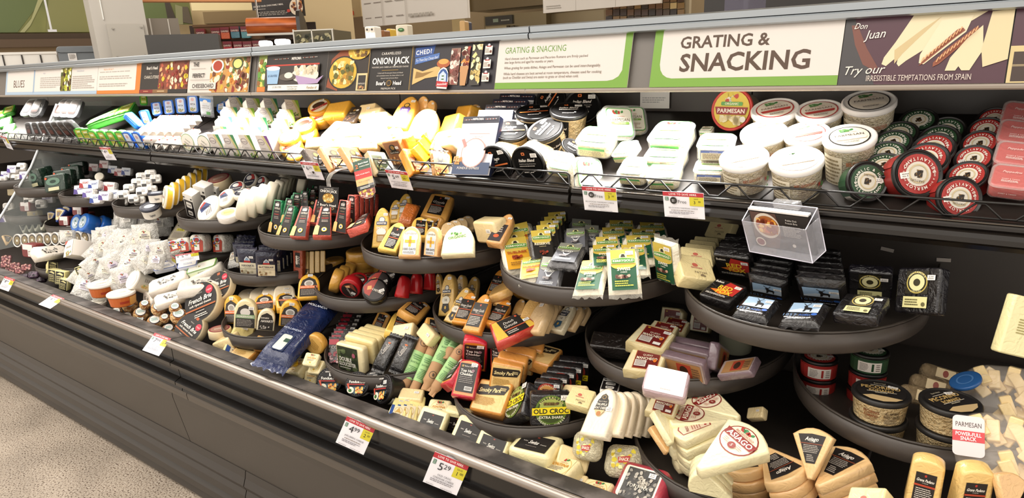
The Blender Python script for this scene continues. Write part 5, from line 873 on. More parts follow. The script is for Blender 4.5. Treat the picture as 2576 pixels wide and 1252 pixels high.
# ================================================================ placed: middle trays
OG = 'gouda wedges in the middle tray'
for kn, a, Y, l in (('classic_arch', (1108, 688, 1148, 686, 1100, 795), 1.32, 'tall classic gouda wedge with a cream crest label at the tray left'), ('classic_arch', (1146, 690, 1172, 690, 1136, 770), 1.38, 'classic gouda wedge half hidden behind the first'), ('classic_arch', (1178, 692, 1210, 696, 1160, 770), 1.42, 'classic gouda wedge in shade, third from the left'), ('classic_arch', (1092, 690, 1108, 686, 1096, 740), 1.4, 'narrow edge of a wedge at the far left of the gouda tray'),
                    ('classic_arch', (1158, 716, 1192, 726, 1114, 806), 1.28, 'tilted classic gouda wedge beside the tall one'), ('vintage_gouda', (1168, 732, 1206, 738, 1138, 805), 1.26, 'orange vintage gouda wedge with a black label, left of the pair'), ('vintage_gouda', (1202, 737, 1242, 743, 1164, 826), 1.24, 'orange vintage gouda wedge with a black label, right of the pair'),
                    ('vintage_gouda', (1258, 748, 1296, 757, 1218, 808), 1.29, 'orange vintage gouda wedge lying to the right of the pair'), ('plain_arch', (1262, 720, 1296, 730, 1240, 760), 1.34, 'plain orange gouda piece in wrap above the lying wedge'), ('vintage_gouda', (1246, 676, 1276, 682, 1224, 735), 1.42, 'orange gouda wedge leaning at the back of the tray'), ('plain_arch', (1236, 722, 1290, 700, 1228, 745), 1.36, 'long flat gouda slice lying across the back'),
                    ('dutch_gouda', (1214, 822, 1318, 775, 1250, 862), 1.23, 'red rimmed dutch gouda wedge lying at the front of the tray'), ('plain_arch', (1326, 746, 1366, 748, 1306, 800), 1.32, 'yellow gouda wedge with a dark label behind the dutch one'), ('pepper_block', (1300, 716, 1330, 722, 1288, 740), 1.40, 'small orange gouda end at the back right'), ('plain_arch', (1300, 750, 1326, 752, 1286, 790), 1.36, 'small orange wedge between the vintage and yellow ones'),
                    ('goat_arch', (1422, 756, 1456, 762, 1378, 826), 1.33, 'pale goat gouda wedge with a blue footed label at the right')):
    q(kn, *a, Y, l, OG, hint=(0, -.85, .5))
row('clear_arch', (1352, 752, 1392, 750, 1312, 834), (1392, 742, 1426, 752, 1360, 812), 1.28, 1.37, 4, '{o} tall tan wedge in clear wrap from the left of the leaning stack', 'tan wedges leaning in a stack', hint=(0, -.85, .5))
row('clear_arch', (1440, 764, 1474, 770, 1404, 820), (1462, 766, 1490, 770, 1436, 808), 1.36, 1.40, 2, '{o} pale tan wedge in shade right of the goat wedge', 'tan wedges leaning in a stack', hint=(0, -.85, .5))
NB = 'navy sliced cheese packs'
q('butterkase', 644, 640, 694, 641, 646, 692, 1.235, 'navy pack with a butter cheese label at the front right', NB, hint=(0, -.95, .2)); q('navy_havarti', 594, 630, 642, 633, 603, 690, 1.25, 'navy havarti pack at the front left of the tray', NB, hint=(0, -.95, .2))
row('butterkase', (652, 628, 706, 630, 656, 680), (700, 602, 746, 606, 702, 650), 1.28, 1.42, 5, '{o} navy pack edge behind the front right one', NB, hint=(0, -.95, .2)); row('navy_havarti', (586, 620, 636, 622, 592, 672), (596, 600, 640, 602, 602, 650), 1.29, 1.38, 3, '{o} navy pack edge behind the front left one', NB, hint=(0, -.95, .2))
WX = 'round waxed cheeses'
for kn, x, y, d, ra, an, Y, l, tx in (('black_wax', 942, 728, 66, .9, 20, 1.25, 'round black waxed cheese facing out at the front', 0), ('black_wax', 952, 706, 62, .8, 20, 1.31, 'second round black waxed cheese behind the facing one', 0), ('black_wax', 972, 690, 56, .8, 20, 1.37, 'third round black waxed cheese behind the facing one', 0), ('red_wax', 880, 727, 56, .8, -25, 1.27, 'round red waxed cheese facing out at the tray left', 0), ('red_wax', 898, 702, 54, .7, 10, 1.33, 'red waxed cheese lying flat behind the front red one', 0), ('red_wax', 925, 694, 52, .4, 5, 1.38, 'red waxed cheese with a printed band at the back', 0)):
    c(kn, x, y, d, ra, an, Y, l, tx, WX, hint=(-.1, -.9, .4))
row('red_half', (998, 690, 1022, 690, 988, 745), (1060, 678, 1088, 680, 1062, 730), 1.28, 1.38, 3, '{o} glossy red waxed half from the left', WX, hint=(-.2, -.9, .3))
for k_, (x, y0, d, n_) in enumerate(((905, 700, 72, 5), (842, 668, 50, 2), (958, 690, 60, 3))):
    for j in range(n_): u('yellow_round', x, y0 - 18 * j, d, 1.44 + .03 * k_, '%s yellow cheese round from the bottom of the %s stack' % (ORD[j], ['tall', 'short left', 'right hand'][k_]), 0, 'stacked yellow cheese rounds')
for j in range(3): edge_wheel('yellow_round', 836 + 14 * j, 702 - 8 * j, 60, 1.30 + .03 * j, '%s shiny yellow round from the left of the tipped over roll' % ORD[j], 'tipped yellow rounds', (-.75, -.55, .35))
row('pepper_stick', (764, 632, 776, 632, 764, 690), (806, 630, 818, 630, 806, 684), 1.36, 1.36, 4, '{o} pepper flecked cheese stick from the left', 'pepper flecked cheese sticks', hint=(0, -.95, .2)); q('beef_stick', 736, 626, 760, 630, 738, 700, 1.33, 'red wrapped snack stick pack beside the navy packs', None, hint=(0, -.95, .2))
MG = 'dark red labelled sheep cheese wedges'
q('manchego', 1608, 808, 1706, 834, 1574, 856, 1.29, 'sheep cheese wedge with a dark red label, upper of two', MG, hint=(0, -.6, .8)); q('manchego', 1586, 866, 1682, 878, 1566, 926, 1.235, 'sheep cheese wedge with a dark red label, lower of two', MG, hint=(0, -.75, .65))
row('manchego', (1640, 802, 1712, 818, 1620, 836), (1668, 792, 1740, 806, 1650, 826), 1.36, 1.44, 2, '{o} sheep cheese wedge in shade behind the upper labelled one', MG, hint=(0, -.75, .65))
PW = 'purple rinded wedges'
q('purple_wedge', 1660, 890, 1766, 918, 1672, 942, 1.25, 'purple rinded wedge at the front of the stack of four', PW, hint=(0, -.9, .4)); row('purple_wedge', (1676, 870, 1780, 894, 1684, 918), (1700, 842, 1792, 860, 1706, 884), 1.29, 1.38, 3, '{o} purple rinded wedge behind the front one', PW, hint=(0, -.8, .5))
q('purple_wedge', 1820, 906, 1906, 894, 1800, 946, 1.27, 'purple rinded wedge standing alone at the tray right', PW, hint=(0, -.9, .4)); q('purple_wedge', 1812, 862, 1838, 880, 1800, 930, 1.33, 'purple rinded wedge seen edge on between the stack and the lone one', PW, hint=(.5, -.8, .3))
q('white_card_wedge', 1628, 912, 1738, 936, 1612, 978, 1.12, 'white topped purple rinded wedge glowing in front of the tray', None, hint=(0, -.45, .9))
q('dark_wrap_pack', 1492, 830, 1592, 842, 1482, 868, 1.30, 'dark wrapped pack at the left of the sheep cheese tray', None, hint=(0, -.7, .6))
row('manchego', (1660, 770, 1720, 778, 1655, 830), (1736, 778, 1790, 786, 1730, 830), 1.58, 1.58, 2, '{o} upright wedge in deep shade at the back of the tray', MG, hint=(0, -.95, .1))
tub('grey_tub', .11, .07, '#5a5a50', '#8a8a78', [('e', .5, .5, .44, .44, '#6a6a5c')], None, .9)
u('grey_tub', 1852, 828, 92, 1.48, 'grey green tub in shade behind the purple rinded wedges')
t = u('red_spread', 2062, 896, 98, 1.42, 'red spread cup on top of the shaded stack of two'); under(t, 'red_spread', 'red spread cup at the bottom of the shaded stack')
t = u('red_spread', 2184, 926, 100, 1.42, 'red spread cup with a white lid print behind the romano tub'); under(t, 'red_spread', 'red spread cup standing under the white printed one'); under(t, 'green_spread', 'green spread cup resting on the red cups in the shade', n=-1)
for x, y, d, Y, l, tx in ((2217, 984, 153, 1.275, 'left', -8), (2392, 1008, 166, 1.275, 'right', -55)):
    t = u('pecorino_tub', x, y, d, Y, 'black lidded romano tub on top in the %s stack of two' % l, tx, 'black lidded romano tubs'); under(t, 'pecorino_tub', 'black lidded romano tub underneath in the %s stack of two' % l, 'black lidded romano tubs')
block('parm_stick_bag', .16, .05, .04, '#c9ae84', [('r', .2, .1, .6, .9, '#d9c49a'), ('e', .4, .5, .06, .3, '#8a3a2a'), ('r', .7, .2, .9, .8, '#4a3020')], (.1, .1, .9, .9), 'film', bev=.012, name='cheese_bag')
row('parm_stick_bag', (2270, 960, 2420, 1004, 2262, 1000), (2320, 905, 2470, 950, 2312, 940), 1.36, 1.5, 3, '{o} bag of hard cheese sticks from the front in the shade', 'bags of hard cheese sticks', hint=(0, -.5, .85))
wheel('blue_seal', .09, .012, '#2c5a94', '#2c5a94', [('ring', .5, .5, .3, .3, '#4a78b0', .8)], 'gloss', name='seal_cap'); c('blue_seal', 2427, 954, 84, .5, 12, 1.36, 'round blue plastic seal lying on the shaded cheese bags')
block('card_slab', .09, .15, .03, '#efe6b0', [('blob', .5, .8, .9, .95, 4, ['#c9b04a'], .01), ('l', .25, .35, .9, .65, 6, '#a59a60'), ('e', .8, .2, .07, .05, '#a59a60')], (.1, .05, .95, .95), 'wrap', name='cheese_block'); q('card_slab', 2556, 742, 2640, 760, 2512, 886, 1.28, 'pale yellow cheese slab cut by the right edge of the picture', None, hint=(0, -.8, .5))

# ================================================================ kinds and items: low front trays and the deck
block('old_croc', .085, .07, .03, '#232021', [('e', .5, .5, .42, .5, '#5f7a2c'), ('e', .5, .52, .36, .42, '#3a4a1c'), ('e', .5, .62, .3, .26, '#a5b05a'), ('arc', 'AUSTRALIAN', .5, .5, .0285, .005, '#d9cf8a', 90), ('blob', .3, .68, .78, .78, 12, ['#5a4424', '#7a6234'], .006), ('p', [(.0, .36), (1, .4), (1, .64), (.0, .6)], '#f0d822'), ('t', 'OLD CROC', .5, .5, .15, '#1c1a18', .92, 'b', 1), ('t', 'EXTRA SHARP', .5, .3, .085, '#e9e6cf', .62, 'b'), ('arc', 'CHEDDAR CHEESE', .5, .5, .031, .0042, '#e9e6cf', 270, -1)], (.03, .02, .97, .98), 'foil', bev=.004, name='cheddar_packet', st=(.84, .9))
block('red_croc', .085, .07, .03, '#232021', [('e', .5, .55, .4, .45, '#a5382c'), ('e', .5, .52, .34, .38, '#d9a05a'), ('arc', 'AUSTRALIAN', .5, .5, .0275, .005, '#f0e0c0', 90), ('blob', .3, .6, .75, .72, 12, ['#5a3424', '#7a4a34'], .006), ('p', [(.0, .2), (1, .2), (1, .46), (.0, .46)], '#f0d822'), ('t', 'OLD CROC', .5, .33, .15, '#1c1a18', .92, 'b')], (.03, .02, .97, .98), 'foil', bev=.004, name='cheddar_packet', st=(.84, .88))
block('smoky', .085, .08, .035, '#ecc884', [('p', [(0, .9), (.94, 1), (1, .92), (.9, .62), (.1, .46), (0, .5)], '#2a221c'), ('t', 'Smoky Park', .42, .72, .17, '#ecd9a0', .74, 'ib', 6), ('t', 'SMOKED', .82, .86, .05, '#ecd9a0', .2, 'b'), ('t', 'CHEDDAR', .82, .79, .05, '#ecd9a0', .2, 'b'), LN(.06, .08, .7, .42, 6, '#b5924a')], (.06, .14, .94, .88), bev=.005, side='#d9964a', name='cheddar_block')
block('top_hat', .065, .105, .04, '#e0822c', [('rr', 0, 0, 1, 1, '#241f1e', .003), ('e', .16, .9, .07, .04, '#a58a4a'), ('t', 'Belton Farm', .52, .9, .05, '#e9e2d6', .5), ('t', 'Top Hat', .45, .74, .09, '#efe9df', .72, 'b'), ('t', 'Cheddar', .45, .62, .09, '#efe9df', .72, 'b'), ('e', .78, .76, .09, .055, '#8a6a74'), LN(.1, .3, .9, .54, 4, '#8a8480'), ('r', .5, .06, .92, .2, '#e9e6e2')] + [('r', .53 + .035 * i, .08, .545 + .035 * i, .18, '#2a2826') for i in range(11)], (.12, .12, .88, .88), 'wrap', arch(.065, .105, .1, .1), .005, 'cheddar_block', side='#c4263a', st=(.72, .86))
block('baby_swiss', .1, .085, .045, '#f4e8b4', [('r', 0, 0, 1, 1, '#231f1d'), ('rr', .46, .86, .54, .93, '#8a3a2c', .001), ('t', 'baby', .2, .56, .07, '#d9d2c8', .14), ('t', 'Swiss', .48, .52, .22, '#f0ebe2', .32, 'ib'), ('t', 'cheese', .8, .46, .07, '#d9d2c8', .2), LN(.3, .2, .7, .26, 1)], (.14, .08, .86, .74), bev=.009, name='cheese_block')
block('yellow_fontina', .1, .09, .045, '#f2e4b4', [('rr', 0, 0, 1, 1, '#efe2b0', .004), ('ring', .5, .5, .5, .5, '#d9b04a', .96), ('blob', .35, .82, .8, .96, 10, ['#3a7a4a', '#6aa05a', '#b53a3a'], .006), ('t', 'BELGIOIOSO', .55, .74, .06, '#a5483a', .6), ('t', 'FONTINA', .5, .6, .13, '#c98a1c', .9, 'ib'), LN(.15, .3, .8, .5, 3), ('e', .5, .18, .08, .07, '#e0b02c')], (.14, .1, .9, .92), bev=.008, name='cheese_block')
block('red_fontina', .12, .1, .05, '#f2e4d0', [('r', 0, 0, 1, 1, '#34322f'), ('blob', 0, 0, 1, 1, 46, ['#5a5650', '#1f1d1c', '#8a857c', '#b0aa9e'], .006), ('blob', .35, .4, .75, .8, 14, ['#c9c2b4', '#a59e90'], .006), ('t', 'FONTINA', .5, .42, .11, '#e0dace', .66, 's')], (.18, .1, .86, .84), bev=.012, side='#b03a4a', name='cheese_block', st=(.72, .74))
archk('truffle_arch', .08, .125, .03, '#f0e4cc', [('p', [(.1, .8), (.5, 1.1), (.9, .8), (1, .36), (.0, .36)], '#2a2622'), ('e', .5, .92, .26, .14, '#2a2622'), ('ring', .5, .93, .16, .09, '#a58a5a', .7), ('t', "Boar's Head", .5, .74, .06, '#e6dccb', .6), ('t', 'TRUFFLE', .5, .6, .1, '#efe6d6', .84, 'b'), ('t', 'GOAT CHEESE', .5, .45, .1, '#efe6d6', .94, 'b'), ('p', [(.1, .36), (.9, .36), (.62, .1), (.38, .1)], '#e0bd8a'), ('e', .5, .2, .17, .1, '#b5763a')], (.26, .34, .76, .82), st=(.84, .55)); archk('bare_arch', .08, .125, .03, '#efe0c4', None, None, st=(.6, .6))
PIE = lambda nm, w, h, t, col, lab, box, **kw: block(nm, w, h, t, col, lab, box, 'wrap', pie(w, h), .005, kw.pop('name', 'cheese_wedge'), **kw)
ASL = [('e', .5, .5, .5, .5, '#8a3028'), ('e', .5, .5, .465, .465, '#efe2c8'), ('blob', .25, .78, .75, .93, 12, ['#4a8a5a', '#6aa07a', '#b5403a'], .006), ('t', 'BELGIOIOSO', .5, .72, .075, '#a5483a', .6), ('p', [(.0, .66), (1, .66), (.94, .42), (.06, .42)], '#8a2420'), ('t', 'ASIAGO', .5, .54, .17, '#f4ecd8', .8, 'b'), ('e', .5, .24, .11, .11, '#8a3028'), ('t', '5', .5, .24, .09, '#f4ecd8', .1), LN(.2, .2, .38, .36, 3, '#c98a7a'), LN(.62, .2, .8, .36, 3, '#c98a7a')]
PIE('asiago_pie', .125, .17, .035, '#f6ecc0', ASL, (.16, .44, .84, .92)); PIE('plain_pie', .125, .17, .035, '#f0e6ba', None, None); PIE('pepper_pie', .10, .17, .035, '#f4eac0', [('p', [(0, .9), (.5, 1), (1, .9), (.6, 0), (.4, 0)], '#a5483a'), ('p', [(.05, .88), (.5, .96), (.95, .88), (.58, .04), (.42, .04)], '#efdcc0'), ('t', 'FRESCO', .5, .72, .08, '#8a3028', .6, 'b'), LN(.3, .3, .7, .6, 4, '#c98a7a'), ('e', .5, .16, .06, .04, '#b5403a')], (.24, .3, .76, .9))
PIE('dark_asiago_pie', .12, .15, .032, '#ecc48c', [('p', [(0, .95), (.5, 1), (1, .95), (.66, 0), (.34, 0)], '#241f1d'), ('t', 'Asiago', .5, .82, .13, '#efe9df', .5, 'ib'), ('t', 'CHEESE', .5, .72, .03, '#cfc8bf', .3), ('r', .1, .64, .9, .67, '#8a4a34'), LN(.22, .34, .78, .62, 5, '#b0a89f'), LN(.36, .06, .64, .3, 4, '#b0a89f')], (.16, .3, .84, .88)); PIE('brown_pie', .12, .15, .032, '#dfb47c', None, None)
archk('grana_wedge', .085, .14, .05, '#efca80', [('r', 0, 0, 1, 1, '#241f1d'), ('rr', .43, .88, .53, .95, '#b5382c', .001), ('t', 'Grana Padano', .5, .78, .09, '#efe9df', .84, 'ib'), ('t', 'CHEESE', .5, .69, .03, '#cfc8bf', .3), ('r', 0, .58, 1, .64, '#b5442c'), LN(.1, .04, .9, .54, 8, '#cfc8bf')], (.2, .0, .78, .72), k=.14, taper=.08, st=None)
block('jarlsberg', .05, .1, .03, '#f2e4a0', [('r', 0, 0, 1, 1, '#e9dfc0'), ('r', 0, 0, .24, 1, '#34508f'), ('ring', .62, .5, .3, .36, '#c9a45a', .9), ('p', [(.4, .3), (.84, .3), (.62, .8)], '#c9a45a'), LN(.34, .08, .9, .2, 1)], (.08, .06, .8, .56), bev=.004, name='cheese_wedge', st=(.5, .82), ol=[(-.025, -.05), (.025, -.05), (.022, .045), (.016, .05), (-.02, .05)])
block('gloucester', .085, .07, .022, '#f2e2b4', [('r', 0, 0, 1, 1, '#2f3526'), ('blob', 0, 0, 1, 1, 16, ['#3f4a30', '#54603f'], .01), ('t', 'DOUBLE', .4, .48, .16, '#efe9df', .6, 'b'), ('t', 'GLOUCESTER', .48, .28, .16, '#efe9df', .84, 'b'), LN(.1, .08, .7, .16, 1, '#cfc8bf'), ('t', 'ABBEY', .3, .84, .08, '#8a9a6a', .3), ('e', .84, .72, .08, .1, '#a55a6a')], (.06, .03, .8, .92), bev=.005, name='cheese_block'); block('herb_block', .085, .07, .022, '#f0dea4', [('r', 0, 0, 1, 1, '#3a3424'), LN(.1, .3, .9, .7, 2, '#efe9df')], (.04, .03, .5, .3), bev=.005, name='cheese_block')
flow('collier_pack', .085, .105, .018, '#2a2424', [('r', 0, .62, 1, 1, '#2a2424'), ('r', .0, .74, .46, .96, '#a5283a'), ('t', 'COLLIER', .5, .64, .11, '#d9d0c8', .9, ''), ('blob', 0, 0, 1, .5, 30, ['#a5384a', '#c9a0a8', '#4a2a30', '#8a2434'], .008)], (.04, .03, .96, .97), '#3a3434', 'foil', name='cheddar_packet', st=(.8, .86), fl=.008)
flow('black_bag', .06, .13, .03, '#1c1a1b', [('t', 'Castello', .45, .6, .2, '#cfc8c0', .8, 'i', 70), ('e', .6, .82, .14, .03, '#c9642c')], (.1, .1, .9, .9), '#1c1a1b', 'foil', name='snack_bag', st=None)
flow('blue_bag', .095, .26, .05, '#18264f', [('t', 'HOLLANDIA', .5, .9, .035, '#dfe4f0', .7, 'b'), ('rr', .24, .06, .66, .34, '#16284f', .004), ('rr', .28, .07, .6, .32, '#d9dccc', .006), ('r', .44, .2, .6, .26, '#2c4a3c'), ('t', 'HOLLANDIA', .4, .42, .03, '#cfd8ec', .6, '')], (.05, .03, .95, .97), '#18264f', 'foil', name='cheese_bag', fl=.03, st=None)
FON = [('e', .5, .5, .5, .5, '#1d1a1c')] + [('e', .5 + .46 * math.cos(a * .2094), .5 + .46 * math.sin(a * .2094), .008, .008, '#cfc8c0') for a in range(30)] + [('t', 'MIFROMA', .5, .86, .05, '#e6e0d8', .3, 'b'), ('p', [(.06, .38), (.94, .38), (.84, .2), (.5, .06), (.16, .2)], '#3a5a6a'), ('t', 'Fondue', .42, .6, .11, '#f0ebe2', .5, 'b'), ('t', 'Express', .8, .57, .06, '#e0d8cc', .26, 'i'), ('r', .12, .47, .9, .51, '#b5302c'), ('e', .28, .24, .16, .14, '#efe6d0'), ('e', .26, .22, .08, .07, '#3a6a2c'), ('blob', .5, .1, .86, .4, 16, ['#e9a84a', '#c9572c', '#efd080'], .007), ('p', [(.1, .5), (.17, .54), (.24, .3), (.18, .28)], '#c9523a')]
tub('fondue_cup', .1, .06, '#1d1a1c', '#1d1a1c', FON, [('r', .2, .1, .8, .9, '#f4f2ee')], .86, lab_r=.9, st=(.15, .45), name='fondue_cup')
archk('hot_arch', .08, .105, .028, '#efb63c', [('p', [(0, .5), (0, 0), (1, 0), (1, .5), (.85, .85), (.5, 1), (.15, .85)], '#3a3430'), ('e', .5, .66, .26, .17, '#d9d4cc'), ('e', .5, .66, .18, .11, '#a59e94'), ('r', 0, .4, 1, .54, '#e0743c'), ('t', 'BUFFALO WING HOT SAUCE', .5, .47, .05, '#f6ecdc', .9, 'b'), LN(.08, .06, .9, .36, 5, '#9a928a')], (.1, .04, .9, .84), st=(.55, .9))
archk('green_arch', .08, .105, .028, '#f0e2b4', [('p', [(0, .5), (0, 0), (1, 0), (1, .5), (.85, .85), (.5, 1), (.15, .85)], '#34302c'), ('e', .5, .66, .26, .17, '#d9d4cc'), ('r', 0, .4, 1, .56, '#8aa57c'), ('t', 'HORSERADISH', .5, .48, .07, '#f4f0e4', .86, 'b'), LN(.08, .06, .9, .36, 5, '#9a928a')], (.1, .04, .9, .84), st=(.75, .72)); archk('dark_arch', .08, .105, .028, '#efe4c4', [('p', [(0, .5), (0, 0), (1, 0), (1, .5), (.85, .85), (.5, 1), (.15, .85)], '#2a2624'), ('t', 'DANISH', .4, .7, .08, '#e9e2d6', .6, 'b'), ('t', 'HAVARTI', .55, .52, .13, '#efe9df', .84, 'ib'), ('blob', .1, .08, .9, .26, 9, ['#cfc8bf'], .005)], (.1, .04, .9, .84), st=None)
wheel('french_brie', .12, .036, '#e9d9b4', '#ecdcb8', [('e', .5, .5, .5, .5, '#2a2726'), ('rr', .5, .86, .62, .95, '#b5603a', .003), ('e', .8, .72, .11, .11, '#d9344a'), ('t', 'triple', .8, .72, .05, '#f6e6e6', .18, 'i'), ('t', 'FRENCH', .5, .72, .03, '#cfc8bf', .16), ('t', 'French Brie', .5, .56, .12, '#f2ede4', .74, 'ib'), ('t', 'soft ripened cheese', .5, .43, .06, '#e6e0d6', .8, 'b'), ('p', [(.03, .34), (.97, .34), (.96, .3), (.04, .3)], '#b5663a'), LN(.35, .22, .65, .26, 1, '#cfc8bf'), LN(.3, .08, .7, .18, 2, '#e0dad0')], 'matte', name='round_brie', lab_r=.96)
block('brie_wedge_pack', .15, .07, .04, '#f4ece0', [('blob', .2, .25, .75, .8, 18, ['#2a2826', '#5a5650', '#8a857c'], .006), LN(.3, .35, .7, .7, 3, '#f0ebe2')], (.08, .1, .92, .9), 'wrap', bev=.008, name='brie_pack', ol=[(-.075, -.035), (.07, -.025), (.075, .02), (.06, .032), (-.06, .035), (-.075, .02)])
clam('blue_lid_tub', .13, .075, .035, '#efe8da', [('rr', 0, 0, 1, 1, '#34509a', .012), ('rr', .04, .07, .96, .93, '#f0ece6', .01), LN(.3, .3, .8, .6, 2, '#8a9ac0')], (.01, .01, .99, .99), '#dfe4f0', 'matte', lidk='plastic', rad=.014); clam('green_lid_tub', .15, .07, .035, '#efe8da', [('rr', 0, 0, 1, 1, '#6a9a3c', .012), ('rr', .04, .08, .96, .92, '#f0ece0', .01), ('blob', .3, .4, .6, .6, 5, ['#7a9a5a', '#c9a45a'], .005)], (.01, .01, .99, .99), '#e0ecd0', 'matte', lidk='plastic', rad=.014)
tub('orange_dip_tub', .115, .055, '#f0e8de', '#c9763c', [('e', .5, .5, .42, .42, '#f4efe8'), LN(.25, .4, .75, .6, 3, '#d9b8a0')], [('r', 0, 0, 1, 1, '#c4642c'), ('r', .36, .3, .6, .6, '#a53a24'), ('r', .62, 0, 1, 1, '#d9a050')], .84, lab_r=.8, name='dip_tub'); tub('ricotta_tub', .09, .1, '#f0ece2', '#efeadc', [('e', .5, .5, .4, .4, '#efeadc')], [('e', .42, .5, .1, .36, '#dfc9a0'), ('blob', .36, .5, .48, .8, 8, ['#6a9a5a', '#c9a45a'], .007), ('p', [(.34, .36), (.5, .42), (.5, .26), (.34, .2)], '#3a6a4a'), LN(.58, .2, .72, .8, 6)], .9, name='ricotta_tub')
def nutball():
    b = B(); b.lathe([(.0001, .002), (.014, .0), (.024, .006), (.03, .016), (.031, .026), (.028, .04), (.02, .048), (.0001, .05)], M('#e9c48a', 'nuts'), 24); ps = [('cheese', b.mesh('cheese'))]
    ps.append(('round_label', art([('e', .5, .5, .5, .5, '#34405a'), ('e', .5, .5, .45, .45, '#f0ece6'), LN(.2, .35, .8, .7, 3, '#4aa0a0')], .04, .04).mesh('round_label'))); return ps
kind('nut_ball', .062, .062, .05, nutball, 'cheese_ball')
def mozz(nm, seed, labc='#f2eee6'):
    def fn():
        b = B(); nx = 11; rn = random.Random(seed); vs = []; W, H_ = .11, .12
        for j in range(nx):
            for i in range(nx):
                x, z = -1 + 2 * i / (nx - 1), -1 + 2 * j / (nx - 1); e = max(abs(x), abs(z)); f = max(0, 1 - e ** 3) ** .6
                vs.append((x * W / 2 * (1 + .06 * rn.random()), -.022 * f + .004 * noise.noise(V((x * 3 + seed, z * 3, 1))) + .022, z * H_ / 2 * (1 + .05 * rn.random())))
        n0 = len(vs); vs += [(x, .046 - y, z) for x, y, z in vs]
        fs = [(r * nx + q_, r * nx + q_ + 1, (r + 1) * nx + q_ + 1, (r + 1) * nx + q_) for r in range(nx - 1) for q_ in range(nx - 1)]
        b.add(vs, fs + [tuple(reversed([a + n0 for a in f])) for f in fs], M('#fbf9f4', 'milky'), True); ps = [('clear_bag', b.mesh('clear_bag'))]
        b = B(); rs = .036
        pr = [(.0001 + rs * math.sin(math.pi * k / 8), .023 - rs * .72 * math.cos(math.pi * k / 8)) for k in range(9)]
        b.lathe(pr, M('#f6f0e0', 'plastic'), 20); ps.append(('mozzarella_ball', b.mesh('mozzarella_ball')))
        ps.append(('bag_label', flat([('p', [(0, 0), (1, 0), (1, .7), (.5, 1), (0, .7)], labc), ('blob', .3, .66, .7, .86, 7, ['#6a9a5a', '#b53a3a'], .004), ('t', 'FRESH', .5, .52, .12, '#6a5a8a', .6, 'b'), ('t', 'MOZZARELLA', .5, .36, .12, '#4a4640', .84, 'b'), LN(.15, .08, .85, .25, 2)], .05, .055, .004, .01, -.006).mesh('bag_label')))
        return ps
    kind(nm, .11, .12, .046, fn, 'mozzarella_bag')
mozz('mozz_a', 1); mozz('mozz_b', 2, '#efe9d6'); mozz('mozz_c', 5, '#e6e0ee')
block('goat_carton', .045, .06, .03, '#e9e0a0', [('r', 0, 0, 1, 1, '#24211d'), ('p', [(.1, .8), (.5, .95), (.9, .84), (.85, .7), (.4, .78)], '#e6dca0'), LN(.1, .4, .9, .66, 2, '#e6dca0'), ('t', 'GOAT', .5, .3, .13, '#e6dca0', .8, 'b'), ('t', 'GOUDA', .5, .12, .13, '#e6dca0', .8, 'b')], (.08, .04, .92, .96), 'print', bev=.002, name='cheese_carton')
block('red_sliced_log', .075, .085, .07, '#f2ece0', [('p', [(.05, 0), (.95, 0), (1, .6), (.5, 1), (0, .6)], '#b5402c'), ('e', .5, .7, .3, .2, '#d9e4ee'), ('e', .5, .7, .22, .14, '#b5302c'), ('r', .3, .1, .7, .45, '#efe9e0'), ('blob', .05, .3, .95, .9, 10, ['#3a6aa5', '#4a8a4a', '#e0b03c'], .006)], (.08, .04, .92, .96), 'foil', bev=.012, name='sliced_mozzarella_pack')
block('slice_bag', .08, .13, .02, '#c9c0a8', [('r', 0, 0, 1, 1, '#a59c88'), ('t', 'FRESH', .5, .86, .07, '#3a342c', .6, 'b'), ('t', 'MOZZARELLA', .5, .74, .07, '#3a342c', .8, 'b'), ('r', .2, .48, .8, .6, '#d9d040'), ('t', 'SLICED', .5, .54, .08, '#3a342c', .5, 'b'), LN(.1, .1, .9, .4, 5)], (.1, .05, .9, .95), 'film', name='cheese_bag')
wheel('blue_ring_tub', .09, .06, '#2c6ac0', '#2c6ac0', [('e', .5, .5, .36, .36, '#9fb4c4'), ('blob', .3, .3, .7, .7, 10, ['#4a6a5a', '#d9e0e4'], .008)], 'gloss', name='cheese_tub'); PIE('blue_vein', .09, .1, .035, '#d9d8c4', [('p', [(0, .95), (.5, 1), (1, .95), (.62, 0), (.38, 0)], '#24211f'), ('r', .3, .5, .7, .8, '#cfcac0')], (.14, .2, .86, .9)); PIE('blue_box_wedge', .1, .11, .035, '#26408c', [('p', [(.04, .92), (.5, .98), (.96, .92), (.62, .06), (.38, .06)], '#dccfa8'), ('p', [(.2, .8), (.5, .86), (.8, .8), (.6, .3), (.4, .3)], '#a58a5a'), LN(.35, .4, .65, .7, 3, '#34508f')], (.06, .1, .94, .92))
block('berry_cup', .075, .06, .05, '#7a3230', [('r', .1, .55, .9, 1, '#f0eae6'), ('r', .5, .0, .9, .6, '#efe8e4'), LN(.55, .1, .85, .5, 3)], (.02, .1, .98, .98), 'print', rrect(.075, .06, .012), .004, 'spread_cup')
tub('white_cheese_tub', .08, .035, '#f0ece4', '#f2eee6', [('e', .5, .5, .5, .5, '#3a3634'), ('e', .5, .5, .4, .4, '#8a7a5a'), ('r', .4, .4, .6, .6, '#e9e4da')], None, .95, lab_r=.8)
block('ham_pack', .08, .07, .03, '#8a4a48', [('blob', 0, 0, 1, 1, 24, ['#8a3a44', '#a5605c', '#5a2430', '#b98a80'], .01)], (.04, .04, .96, .96), 'film', bev=.01, name='cured_meat_pack', cat='cured meat'); block('purple_pack', .06, .05, .03, '#4a3448', [('blob', 0, 0, 1, 1, 12, ['#6a4a68', '#2c1c2c'], .008)], (.04, .04, .96, .96), 'foil', bev=.01, name='cured_meat_pack', cat='cured meat')
